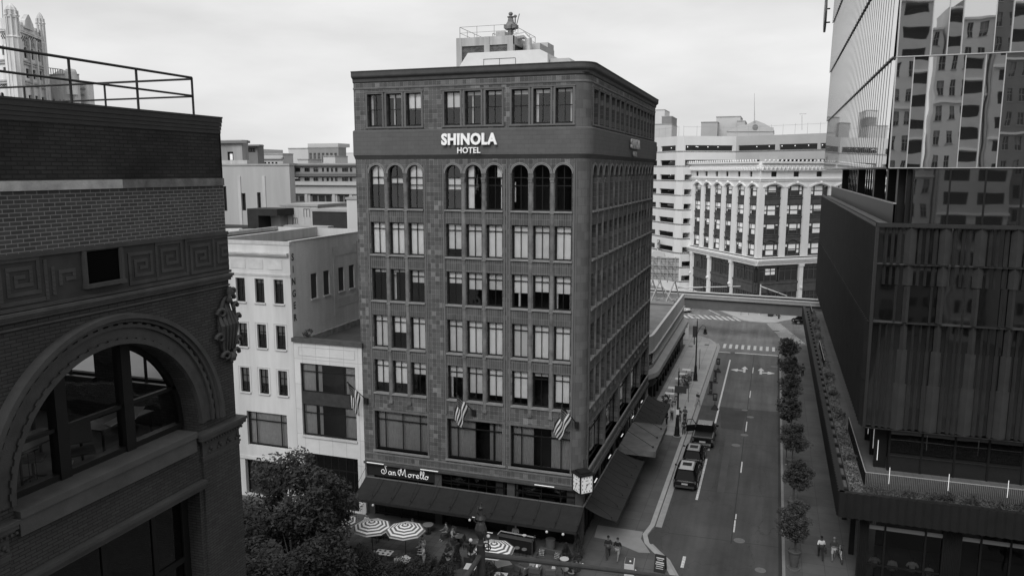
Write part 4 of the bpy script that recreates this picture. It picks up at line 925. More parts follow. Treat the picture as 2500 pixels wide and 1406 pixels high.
m.build('stone_trim', mat('stucco_trim', .46, .85, .15, 1.2), S)
rq = random.Random(11)
for i, (a, b, c, g) in enumerate(sw_):
    window(FW, a, b, c, g, S, .2, .06, M['frame'], M['glass'], (.62 if i > 5 else .45 if i > 2 else 0.2) if i != 0 else None, (.33, .66) if i > 2 else (.62,), (.5,), mat('dim_blind', .2, .9))
window(FW, -41.29, -37.34, 4.72, 7.68, S, .22, .12, M['frame'], M['glass'], None, (.74,), (.2, .82), M['drape'], curtain=[(0, 1)])
for a, b, c, g in sd:
    m = MB(); m.obox(FSs, a, b, .12, .2, c, g); m.build('boarded_window', mat('boarded', .045, .8), S); m = MB(); m.obox(FSs, a - .08, b + .08, -.08, .1, c - .12, c); m.build('window_sill', ps, S)
m = MB(); m.obox(FSs, 58.75, 62.9, -.004, .0, 16.0, 20.9) if 0 else None
m.obox(FSs, 58.9, 59.4, -.02, .01, 15.0, 21.0); m.obox(FSs, 58.9, 62.95, -.021, .01, 20.2, 21.0); m.obox(FSs, 59.4, 62.95, -.019, .01, 15.6, 16.4); m.build('cement_patch', mat('cement_patch', .4, .9, .2, 1), S)
for k, ch in enumerate('SINGER'): lettering('wall_letter', ch, .8, (-36.37, 52.87 , 20.75 - k * .98), pi / 2, mat('letter_dark', .05, .9), S, .012, .012, .85)
m = MB(); m.box(-47.5, -36.7, 53.1, 53.3, .1, 21.1); m.box(-47.5, -36.7, 53.3, 60, 3.9, 4.1); m.build('inner_wall', M['room'], S)
lettering('shop_letter', 'SINGER', .62, (-39.0, 52.38, 3.0 + .05), 0, mat('letter_faded', .07, .9), S, .02, .0, .9)
for x, y, rz in ((-41.2, 55.5, 0), (-40.2, 55.3, .3)):
    m = MB(); m.box(-.5, .5, -.4, .4, 0, .35); m.box(-.4, .4, -.45, .45, .35, .4); o = m.build('skylight', mat('skylight', .5, .5), S, world=False); o.location = (x + 40, y - 58, 21.2)
# air handlers by the hotel wall
for i, (x, y) in enumerate(((-35.2, 63.9), (-33.6, 64.2))):
    t = thing('condenser_unit', ('pale louvred condenser unit on the roof edge, the larger one farther from the hotel' if i == 0 else 'pale louvred condenser unit on the roof edge, the one right beside the hotel wall'), 'condenser', (x, y, 22.0 if i == 0 else 21.9), 0)
    m = MB(); m.box(-.7, .7, -.5, .5, .1, 1.15 - i * .25); m.box(-.6, .6, -.45, .45, -.8, .1); m.build('casing', mat('unit_paint', .5, .6), t, world=False)
    m = MB(); [m.box(-.6, .6, -.53, -.5, .2 + k * .16, .26 + k * .16) for k in range(5 - i)]; m.build('louvre', M['frame'], t, world=False)
tl = MB(); tl.box(-36.4, -30.25, 63, 67, 0, 21.2); b_ = tl.build('link_building', brick('link_brick', .2, .24, .2, .22, .075, .01, noise=.25), None); tag(b_, 'narrow brick wall linking the pale building to the hotel side', 'wall')
# low pale shop building
Lb = thing('shopfront_building', 'narrow three-storey building with white stone frame and wide curtained windows between its taller neighbours', 'building', (-33, 56, 0))
FB = FR(0, 52.42, 1, 0); ws = brick('limestone_panel', .50, .54, .36, 1.27, 2.1, .02, 0, noise=.08, nscale=1)
lw = [(-35.78, -30.76, 9.87, 12.27), (-35.7, -30.76, 6.25, 8.88), (-35.7, -30.76, .2, 4.73)]
m = MB(); wall(m, FB, -36.33, -30.12, 0, 14.0, [(-35.78, -30.76, 6.25, 12.27), lw[2]], .4); m.poly([(-30.12, 52.42, 0), (-30.12, 53.2, 0), (-30.12, 53.2, 14), (-30.12, 52.42, 14)]); m.build('front_wall', ws, Lb)
m = MB(); m.box(-36.42, -30.0, 52.25, 52.85, 14.0, 14.32); m.build('coping', mat('coping_dark', .06, .7, .3, 2), Lb)
m = MB(); m.box(-36.38, -30.21, 52.9, 63, 13.3, 13.5); m.build('roof', mat('dark_roof', .05, .9, .3, .5), Lb)
m = MB(); m.box(-36.39, -36.1, 53, 63, 13.5, 14.0); m.build('roof_kerb', mat('kerb_stained', .2, .9, .5, 2), Lb)
m = MB()
for u0, u1, z0, z1 in ((-35.9, -30.75, 13.62, 13.66), (-35.9, -30.75, 12.9, 12.94)): m.obox(FB, u0, u1, -.03, .01, z0, z1)
for u in (-35.9, -30.79): m.obox(FB, u, u + .04, -.03, .01, 12.94, 13.62)
m.obox(FB, -35.8, -30.72, -.12, .1, 6.08, 6.25); m.build('stone_trim', mat('stucco_trim', .46, .85, .15, 1.2), Lb)
m = MB(); m.obox(FB, -35.78, -30.76, .1, .3, 8.85, 9.9); m.build('spandrel_panel', mat('dark_spandrel', .035, .6, .3, 2), Lb)
window(FB, *lw[0], Lb, .12, .09, M['frame'], M['glass'], None, (.72,), (.27, .78), M['drape'], curtain=[(.0, .24), (.29, .36), (.8, 1)])
window(FB, *lw[1], Lb, .12, .09, M['frame'], M['glass'], None, (.72,), (.25, .78), M['drape'], curtain=[(.0, .22), (.28, .34), (.76, 1)])
window(FB, *lw[2], Lb, .2, .12, M['frame'], glass('shop_glass', .45), None, (.72,), (.06, .2, .34, .48, .62, .76, .9))
m = MB(); m.box(-36.2, -30.3, 54.3, 54.4, 0, 13.3); 
for z in (4.9, 9.2): m.box(-36.2, -30.3, 52.9, 54.4, z, z + .2)
m.build('inner_wall', M['room'], Lb)
m = MB(); rr2 = random.Random(2)
# ================= BACKGROUND =================
def ray(px, py):
    ya, pi_ = radians(18.65), radians(8.582)
    f = Vector((-sin(ya) * cos(pi_), cos(ya) * cos(pi_), -sin(pi_))); r = Vector((cos(ya), sin(ya), 0)); u = r.cross(f)
    return f + r * ((px - 1250) / 1893.2) - u * ((py - 703) / 1893.2)
def atY(px, py, Y): d = ray(px, py); t = Y / d.y; return Vector((0, 0, 27.6)) + d * t
def uz(F, px, py):  # where a sight line meets a facade plane
    d = ray(px, py); ox, oy = F.o; nx, ny = F.n; t = (ox * nx + oy * ny) / (d.x * nx + d.y * ny); p = Vector((0, 0, 27.6)) + d * t
    return ((p.x - ox) * F.u[0] + (p.y - oy) * F.u[1], p.z)
def pxh(F, a, b, top, bot):   # facade rectangle from image measures
    u0, z1 = uz(F, a, top); u1, _ = uz(F, b, top); _, z0 = uz(F, a, bot); return (u0, u1, z0, z1)
def qwin(F, h, parent, mf, d=.3, fw=.12, mull=(.5,), trans=(.5,), blind=None, bm=None, bh=.5):
    """small distant window: frame and dark glass in one mesh, blind as sub-part"""
    a, b, c, g = h; m = MB(); m.cm = 1; m.poly([F.P(a, d + .05, c), F.P(b, d + .05, c), F.P(b, d + .05, g), F.P(a, d + .05, g)]); m.cm = 0
    for x in (0, 1): m.obox(F, a + (b - a - fw) * x, a + (b - a - fw) * x + fw, d - .05, d + .04, c, g)
    m.obox(F, a, b, d - .05, d + .04, c, c + fw); m.obox(F, a, b, d - .05, d + .04, g - fw, g)
    for x in mull: m.obox(F, a + (b - a) * x - fw * .4, a + (b - a) * x + fw * .4, d - .04, d + .03, c, g)
    for t in trans: m.obox(F, a, b, d - .03, d + .03, c + (g - c) * t - fw * .4, c + (g - c) * t + fw * .4)
    o = m.build('window', [mf, mat('far_glass', .03, .12, spec=.6)], parent)
    if blind:
        q = MB()
        for (s0, s1, hh) in blind: q.poly([F.P(a + (b - a) * s0, d + .02, g - (g - c) * hh), F.P(a + (b - a) * s1, d + .02, g - (g - c) * hh), F.P(a + (b - a) * s1, d + .02, g - fw), F.P(a + (b - a) * s0, d + .02, g - fw)])
        q.build('blind', bm or M['blind'], o)
    return o
def block(name, label, mt, Y, px0, px1, ptop, depth, wins=(), rt=None, cat='building', z0=0, side=True):
    a = atY(px0, ptop, Y); b = atY(px1, ptop, Y); F = FR(0, Y, 1, 0); t = thing(name, label, cat, (round((a.x + b.x) / 2, 1), Y, 0))
    hs = [pxh(F, *w) for w in wins]
    m = MB(); wall(m, F, a.x, b.x, z0, a.z, hs, .35); m.poly([(b.x, Y, z0), (b.x, Y + depth, z0), (b.x, Y + depth, a.z), (b.x, Y, a.z)]); m.poly([(a.x, Y, z0), (a.x, Y + depth, z0), (a.x, Y + depth, a.z), (a.x, Y, a.z)])
    m.poly([(a.x, Y + depth, z0), (b.x, Y + depth, z0), (b.x, Y + depth, a.z), (a.x, Y + depth, a.z)]); m.build('wall', mt, t)
    m = MB(); m.box(a.x - .1, b.x + .1, Y - .12, Y + depth, a.z, a.z + .25); m.build('roof', rt or M['roofl'], t)
    return t, F, hs, a, b
pale = mat('pale_render', .42, .9, .12, .25, streak=True); midb = mat('mid_brick', .2, .9, .15, .4); greyb = mat('grey_brick_far', .16, .9, .15, .3)
# white blank warehouse
t, F, hs, a, b = block('warehouse', 'large blank whitewashed warehouse wall with two narrow windows, behind the pale building', mat('whitewash_brick', .36, .9, .18, .22, bump=.2, streak=True), 93, 500, 706, 405, 1.2, [(543, 552, 455, 515), (589, 599, 472, 514), (627, 636, 470, 511)])
for h in hs: qwin(F, h, t, M['frame'], .3, .1, (), ())
m = MB(); 
for px in (580, 640): u, z = uz(F, px, 430); m.obox(F, u, u + .5, -.12, .02, 14, z)
u0, z0 = uz(F, 500, 398); u1, _ = uz(F, 604, 398); m.obox(F, u0, u1, -.05, .4, a.z + .25, z0 + .35); u2, z2 = uz(F, 638, 403); m.obox(F, u1, u2, -.05, .4, a.z + .25, z2 + .1)
m.build('parapet', mat('parapet_stone', .42, .9, .2, 1.5, streak=True), t)
# stained tower head with an opening, above it
t, F, hs, a, b = block('stair_tower', 'weathered pale tower head with one big framed window, above the whitewashed wall', mat('stained_render', .27, .9, .4, .3, streak=True), 100, 520, 590, 347, 1.5, [(555, 569, 371, 395)])
for h in hs: qwin(F, h, t, M['frame'], .2, .25, (), (), [(.15, .85, .95)])
m = MB(); m.obox(F, a.x, b.x + 1.3, -.5, .3, a.z - .25, a.z + .1); m.build('cornice', mat('cornice_grey', .16, .8), t)
t, F, hs, a, b = block('penthouse_block', 'small glazed rooftop block with flat overhanging roof', greyb, 130, 590, 628, 358, 2, [(593, 623, 362, 372)])
for h in hs: qwin(F, h, t, M['frame'], .2, .15, (.2, .4, .6, .8), ())
m = MB(); m.obox(F, a.x - .5, b.x + 1.2, -1, .3, a.z, a.z + .3); m.build('overhang', mat('cornice_grey', .16, .8), t)
t, F, hs, a, b = block('office_building', 'low pale office with cornice lines, far beyond the warehouse', pale, 150, 590, 690, 378, 4, [(600 + k * 9, 605 + k * 9, 396, 400) for k in range(9)])
for h in hs: qwin(F, h, t, M['frame'], .2, .12, (), ())
m = MB(); m.obox(F, a.x, b.x, -.5, .3, a.z - 1.0, a.z - .7); m.obox(F, a.x, a.x + (b.x - a.x) * .5, -.2, 8, a.z + .25, a.z + 1.2); m.build('cornice', pale, t)
t, F, hs, a, b = block('office_tower', 'pale boxy office with glass block beside a gridded brick wing, on the skyline', mat('pale_tower', .5, .9, .05, .2), 190, 704, 752, 364, 4)
t2 = block('office_wing', 'skyline office wing with light frieze and grid of dark bays', mat('mid_tower', .24, .9, .1, .3), 186, 752, 826, 362, 4, [(755 + k * 10.2, 761 + k * 10.2, 374 + 0 * k, 396) for k in range(7)])
for h in t2[2]: qwin(t2[1], h, t2[0], mat('far_frame', .2, .8), .25, .15, (.5,), (.33, .66))
m = MB(); m.obox(t2[1], t2[3].x, t2[4].x, -.1, 6, t2[3].z + .25, t2[3].z + 1.2); m.build('rooftop_screen', mat('screen_pale', .45, .9), t2[0])
block('rooftop_shed', 'pale rooftop shed in front of the gridded office wing', mat('pale_tower', .5, .9, .05, .2), 170, 789, 818, 383, 6)
block('rooftop_shed', 'small dark-fronted rooftop cabin on the long office building', mat('pale_tower', .5, .9, .05, .2), 168, 727, 752, 391, 6)
# long office with two rows of windows
ws1 = []
for k, (p, q) in enumerate(((707, 713), (720, 733), (743, 756), (765, 777), (786, 791), (797, 803), (808, 813), (818, 824), (835, 850), (854, 860))):
    ws1.append((p, q, 410, 420)); ws1.append((p, q, 434, 446))
t, F, hs, a, b = block('long_office', 'long grey-brown office building with two rows of small paired windows, left of the hotel', mat('sandstone_far', .24, .9, .1, .3), 155, 690, 880, 402, 3, ws1)
for i, h in enumerate(hs): qwin(F, h, t, M['frame'], .2, .12, (.5,) if h[1] - h[0] > .8 else (), (.5,), [(.1, .9, .4)] if i % 3 == 0 else None, mat('dim_blind', .2, .9))
m = MB()
for py in (424, 428, 403): u, z = uz(F, 720, py); m.obox(F, a.x, b.x, -.6, .02, z - .2, z + .1)
m.build('cornice', mat('cornice_grey', .16, .8), t)
# pale building with wide windows
ws2 = [(711, 745, 474, 496), (757, 811, 473, 499), (823, 853, 473, 499), (757, 811, 503, 520)]
t, F, hs, a, b = block('school_building', 'low pale block with wide grouped windows and a flat parapet, left of the hotel', mat('pale_render2', .40, .9, .08, .4), 105, 700, 880, 447, 3, ws2)
for h, k in zip(hs, (2, 3, 2, 3)): qwin(F, h, t, mat('mid_frame', .15, .8), .2, .3, [i / k for i in range(1, k)], ())
m = MB(); m.obox(F, a.x, b.x, -.4, .1, a.z - .3, a.z + .1); u, z = uz(F, 740, 471); m.obox(F, a.x, b.x, -.25, .02, z - .12, z + .12)
for px in (706, 748, 815, 857): u, z = uz(F, px, 470); m.obox(F, u - .25, u + .25, -.15, .02, z - 8, z)
m.build('cornice', pale, t)
m = MB(); p = atY(719, 455, 100); m.tube([(p.x, 100, 15), (p.x, 100, p.z + 1.2)], .12, 6); m.box(p.x - .5, p.x + .5, 99.7, 100.3, p.z + 1.1, p.z + 1.3); tag(m.build('vent_pipe', M['steel'], None), 'thin roof pipe with a T-shaped head before the low pale block', 'pipe')
# rooftop plant between
t, F, hs, a, b = block('metal_shed', 'pale ribbed metal shed with double doors on a rooftop behind the parapet', brick('ribbed_metal', .40, .43, .3, .9, 30, .03, 0, noise=.15), 84, 684, 775, 503, 8, z0=12)
m = MB(); F = FR(0, 84, 1, 0)
for (p, q, r, s_) in ((688, 714, 525, 551), (716, 726, 532, 546), (741, 756, 510, 530)):
    h = pxh(F, p, q, r, s_); m.obox(F, h[0], h[1], -.03, .01, h[3] - .06, h[3]); m.obox(F, (h[0] + h[1]) / 2 - .03, (h[0] + h[1]) / 2 + .03, -.03, .01, h[2], h[3]); m.obox(F, h[0], h[0] + .05, -.03, .01, h[2], h[3]); m.obox(F, h[1] - .05, h[1], -.03, .01, h[2], h[3])
m.build('door', M['frame'], t)
block('metal_shed', 'pale lean-to cabin beneath the dark duct, left of the ribbed shed', mat('pale_panel2', .42, .7, .06, 1), 83, 646, 684, 531, 6, z0=10)
t = block('black_shed', 'black box-shaped plant room on the roof just left of the hotel', mat('black_cladding', .028, .8, .2, 1), 80, 762, 847, 516, 6, z0=10, rt=M['roofl'])[0]
a = atY(609, 509, 81); b = atY(683, 527, 81); m = MB(); m.box(a.x, b.x, 80.5, 84, b.z, a.z); m.box(a.x, a.x + 1.6, 80.5, 84, 14, b.z); m.box(-80, a.x + 1.2, 80, 84, 16.0, atY(560, 553, 81).z); tag(m.build('roof_ductwork', mat('black_duct', .02, .7, .3, 1), None), 'black angular duct on the rooftops behind the pale building', 'duct')
block('party_wall_stub', 'white wall stub standing against the left side of the hotel', mat('whitewash2', .5, .9, .1, .5, streak=True), 76, 846, 880, 487, 4, z0=8, cat='wall')
block('rooftop_upstand', 'light blockwork upstand on the roof behind the pale building', mat('upstand', .34, .9, .12, 1), 70, 696, 800, 556, 1.0, z0=16, cat='wall')
t = thing('steam_pipe', 'two shiny curved metal pipes on the rooftop beside the brick building', 'pipe', (-56, 68, 20))
for i, (py, r) in enumerate(((565, .35), (572, .28))):
    m = MB(); p0 = atY(520, py + 1, 68); p1 = atY(588, py, 68); m.tube([p0, p1, p1 + Vector((.8, .1, -.35)), p1 + Vector((1.1, .2, -1.6))], r, 10); m.build('pipe_run', M['steel'], t)
m = MB(); p = atY(592, 559, 68); m.box(p.x, p.x + .9 + .4, 67.4, 68.6, 18, p.z); m.build('pipe_housing', mat('cornice_grey', .16, .8), t)
m = MB(); m.box(-80, -36, 67.3, 120, 15, 15.3); m.box(-80, -30.3, 78, 104, 14, 14.2); tag(m.build('rooftop_deck', M['roof'], None), 'dark flat roof behind the pale building', 'roof')
m = MB(); m.box(-48, -31, 67.2, 67.8, 10, 20.6); tag(m.build('courtyard_wall', mat('dark_roof', .05, .9, .3, .5), None), 'dark wall edging the rooftop behind the pale building', 'wall')
# skyline filler right behind
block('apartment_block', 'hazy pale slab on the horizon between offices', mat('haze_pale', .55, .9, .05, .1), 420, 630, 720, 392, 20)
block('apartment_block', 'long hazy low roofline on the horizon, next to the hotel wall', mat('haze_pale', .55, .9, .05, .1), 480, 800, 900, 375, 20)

# ================= GOTHIC TOWER (far left) =================
G_ = thing('gothic_tower', 'pale ornate gothic office tower with domed corner turrets rising behind the roof railing', 'building', (-115, 112, 0))
gm = mat('pale_terracotta_far', .56, .85, .35, .5, bump=.8, bscale=1.6, streak=True)
Pc = atY(48, 200, 112); P0_ = Vector((Pc.x, Pc.y)); dr = ray(108, 200); tt = 122.0 / dr.y; P1_ = Vector((dr.x * tt, 122.0))
F1 = FR(P0_.x, P0_.y, P1_.x - P0_.x, P1_.y - P0_.y); L1 = (P1_ - P0_).length
F0 = FR(P0_.x - 22, P0_.y + 1.5, 22, -1.5)
def ztop(py): return uz(F1, 60, py)[1]
ZT = uz(F1, 60, 63)[1]
fw_ = []
for (x0, x1, y0, y1, ar) in ((57, 65, 113, 141, 1), (74, 82, 118, 145, 1), (90, 97, 121, 149, 1), (63, 71, 167, 190, 0), (79, 87, 170, 193, 0), (95, 102, 173, 195, 0), (70, 77, 232, 254, 0), (86, 93, 234, 256, 0), (101, 109, 237, 258, 0)):
    h = pxh(F1, x0, x1, y0, y1); fw_.append(h + (('a',) if ar else ()))
m = MB(); wall(m, F1, 0, L1, 0, ZT - .2, fw_, .5); m.build('wall', gm, G_)
f0 = []
for (x0, x1, y0, y1, ar) in ((3, 19, 109, 136, 1), (7, 26, 165, 179, 0), (0, 9, 226, 250, 1), (23, 33, 228, 250, 1), (36, 46, 230, 252, 1)):
    h = pxh(F0, x0, x1, y0, y1); f0.append(h + (('a',) if ar else ()))
m = MB(); wall(m, F0, -6, 22, 0, uz(F0, 10, 44)[1], f0, .5); m.build('wall', gm, G_)
for F, l in ((F1, fw_), (F0, f0)):
    for h in l: qwin(F, h[:4], G_, mat('far_frame2', .04, .8), .3, .15, (.5,), (.5,))
m = MB(); m.prism([F0.P(-6, 2, 0)[:2], F0.P(20.5, 2, 0)[:2], F1.P(.5, 2, 0)[:2], F1.P(L1, 2, 0)[:2], (P1_.x - 20, P1_.y + 16), (P0_.x - 22, P0_.y + 20)], 0, ZT - 1.5); m.build('tower_core', gm, G_)
m = MB()
for px, pb, pt, r in ((30, 240, 18, .95), (105, 240, 38, .62)):
    p = uz(F1, px, pt) if px > 60 else None; c = (atY(px, 60, 111.8) if px < 60 else Vector(F1.P(uz(F1, px - 8, 60)[0], -.1, 0)))
    zt = 27.6 + (405 - pt) / 1893 * (-c.x * .3162 + c.y * .937) * 1.01
    m.lathe([(r * 1.12, 0), (r * 1.12, zt - 6.2), (r * 1.3, zt - 6), (r, zt - 5.6), (r, zt - 2.6), (r * 1.2, zt - 2.5), (r * 1.2, zt - 2.2), (r * .95, zt - 2.1), (r * .95, zt - 1.3), (r * 1.05, zt - 1.2), (r * .85, zt - .7), (r * .5, zt - .3), (r * .15, zt)], c.x, c.y, 8)
    for q in range(8): a_ = q * pi / 4; m.bar((c.x + r * 1.12 * cos(a_), c.y + r * 1.12 * sin(a_), 20), (c.x + r * 1.05 * cos(a_), c.y + r * 1.05 * sin(a_), zt - 1.2), .22); m.ball((c.x + r * 1.15 * cos(a_), c.y + r * 1.15 * sin(a_), zt - 2.1), .22, 4)
m.build('turret', gm, G_)
m = MB(); u0 = uz(F1, 56, 60)[0]; u1 = uz(F1, 78, 60)[0]; z = uz(F1, 66, 36)[1]
m.fprism(F1, [(u0, ZT - .5), (u1, ZT - .5), (u1 - .2, z - 1.6), ((u0 + u1) / 2 + .4, z - .2), ((u0 + u1) / 2, z), ((u0 + u1) / 2 - .5, z - .3), (u0 + .3, z - 1.4)], -.3, .5)
for py in (80, 84): zz = uz(F1, 60, py)[1]; m.obox(F1, 0, L1, -.35, .02, zz, zz + .25); m.obox(F0, -6, 22, -.35, .02, zz, zz + .25)
for px in (49, 71, 87, 103): u = uz(F1, px, 150)[0]; m.obox(F1, u - .22, u + .22, -.45, .02, 0, ZT - 2.2)
for px in (36, 46, 22): u = uz(F0, px, 150)[0]; m.obox(F0, u - .4, u + .4, -.5, .02, 0, ZT - 4)
for k in range(9): m.obox(F1, .4 + k * L1 / 9, .4 + k * L1 / 9 + .5, -.1, .3, ZT - .25, ZT + .35)
m.build('pinnacle', gm, G_)
m = MB()
for (x0, x1, y0, y1, ar) in ((57, 65, 100, 112, 1), (74, 82, 105, 117, 1), (90, 97, 108, 120, 1)):
    h = pxh(F1, x0, x1, y0, y1); [m.bar(F1.P((h[0] + h[1]) / 2 - .5 * cos(t), -.2, h[2] + 1.2 * sin(t)), F1.P((h[0] + h[1]) / 2 - .5 * cos(t + .5), -.2, h[2] + 1.2 * sin(t + .5)), .2) for t in (0, .5, 1, 1.5, 2, 2.5)]
for py in (152, 158, 200, 206):
    zz = uz(F1, 60, py)[1]; m.obox(F1, 0, L1, -.3, .02, zz, zz + .3); m.obox(F0, -6, 22, -.3, .02, zz, zz + .3)
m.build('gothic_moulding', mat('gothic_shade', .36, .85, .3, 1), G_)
m = MB()
for F, pxs, ys in ((F1, (51, 68, 84), (86, 100)), (F0, (2, 12), (82, 96)), (F0, (22, 36), (206, 220)), (F0, (0, 6), (206, 214))):
    for px in pxs:
        h = pxh(F, px, px + 14, ys[0], ys[1]); n1 = 6
        for i in range(n1):
            for j in range(3):
                if (i + j) % 2: w_ = (h[1] - h[0]) / n1; q_ = (h[3] - h[2]) / 3; m.obox(F, h[0] + i * w_, h[0] + (i + 1) * w_, -.04, .02, h[2] + j * q_, h[2] + (j + 1) * q_)
m.build('chequer_ornament', mat('chequer_dark', .1, .9), G_)
m = MB(); m.tube([atY(7, 45, 113), atY(3, -30, 113)], .1, 5); m.build('flag_pole', M['steel'], G_)
# its lower wing and sign wall
t, F, hs, a, b = block('gothic_wing', 'lower ornamented wing of pale stone right beside the gothic tower', gm, 125, 108, 178, 186, 1.5, [(128, 133, 242, 256), (143, 148, 244, 258), (152, 157, 244, 258)])
for h in hs: qwin(F, h, t, mat('far_frame2', .04, .8), .3, .15, (), ())
m = MB(); m.lathe([(1.1, a.z - 4), (1.1, a.z + .5), (.9, a.z + 1.0), (.1, a.z + 1.2)], b.x - .5, 125, 10)
for k in range(8):
    for j in range(3):
        if (k + j) % 2: m.obox(F, a.x + 1.3 + k * .5, a.x + 1.8 + k * .5, -.04, .02, a.z - 3.4 + j * .4, a.z - 3.0 + j * .4)
m.build('turret', gm, t)
hh = pxh(F, 118, 152, 165, 186); m = MB(); m.poly([F.P(hh[0], -.0, hh[2]), F.P(hh[1], 0, hh[2]), F.P(hh[1] - .8, 3, hh[3] - .8), F.P(hh[0], 3, hh[3])]); 
for k in range(7): u = hh[0] + (hh[1] - hh[0]) * k / 6; m.bar(F.P(u, -.05, hh[2]), F.P(u, -.05, hh[2] + 1.6 - k * .08), .12)
m.bar(F.P(hh[0], -.05, hh[2] + 1.6), F.P(hh[1], -.05, hh[2] + 1.1), .15); m.build('greenhouse_roof', mat('greenhouse', .3, .4), t)
t, F, hs, a, b = block('sign_wall_building', 'plain pale building end with a faded painted name, beyond the gothic wing', mat('painted_wall', .52, .9, .06, .4, streak=True), 128, 176, 216, 206, 1.2)
lettering('wall_letter', 'METROPOLITAN', .66, ((a.x + b.x) / 2 + .1, 127.9, a.z - 1.1), 0, mat('letter_grey', .28, .9), t, .02, .0, .5)
lettering('wall_letter', 'BUILDING', .66, ((a.x + b.x) / 2 + .1, 127.9, a.z - 2.3), 0, mat('letter_grey', .28, .9), t, .02, .0, .62)


# ================= WHITE TERRACOTTA CORNER BLOCK =================
K_ = thing('corner_block', 'white six-storey commercial block with tall arched bays facing the junction', 'building', (-2.9, 156.5, 0))
wt = mat('white_glaze', .74, .5, .07, .5, bump=.15, bscale=12, streak=True); wt2 = mat('white_glaze_trim', .82, .5, .08, 1.5)
darkb = mat('bay_bronze', .075, .6, .3, 1.2, bump=.3, bscale=6)
P0 = (-2.9, 156.5)
def dpt(px, dep): d = ray(px, 405); return (d.x * dep, d.y * dep)
dc = -2.9 * -sin(radians(18.65)) * cos(radians(8.58)) + 156.5 * cos(radians(18.65)) * cos(radians(8.58))
PL = dpt(1676, dc / .832); PR = dpt(2080, dc / .955)
GL = FR(PL[0], PL[1], P0[0] - PL[0], P0[1] - PL[1]); GR = FR(P0[0], P0[1], PR[0] - P0[0], PR[1] - P0[1])
def zc(py): return 27.6 + (405 - py) * .0765
lb = [(1692.5, 1708.6), (1716.7, 1732), (1740.5, 1758.5), (1767.4, 1784.6), (1796, 1814.6), (1825, 1845)]; rb = [(1864.5, 1905.5), (1920, 1959.5), (1976, 2019), (2036, 2078)]
_, ZB = uz(GR, 1864, 629); _, ZA = uz(GR, 1885, 452); _, ZC = uz(GR, 1885, 417); _, ZTOP = uz(GR, 1885, 396); 
rowsW = [(452, 483), (500, 530), (546, 577), (596, 628)]
def zR(py): return uz(GR, 1870, py)[1]
zz = [(zR(b), zR(a)) for a, b in rowsW]
attic = (zR(432), zR(419)); zb2 = zR(648)
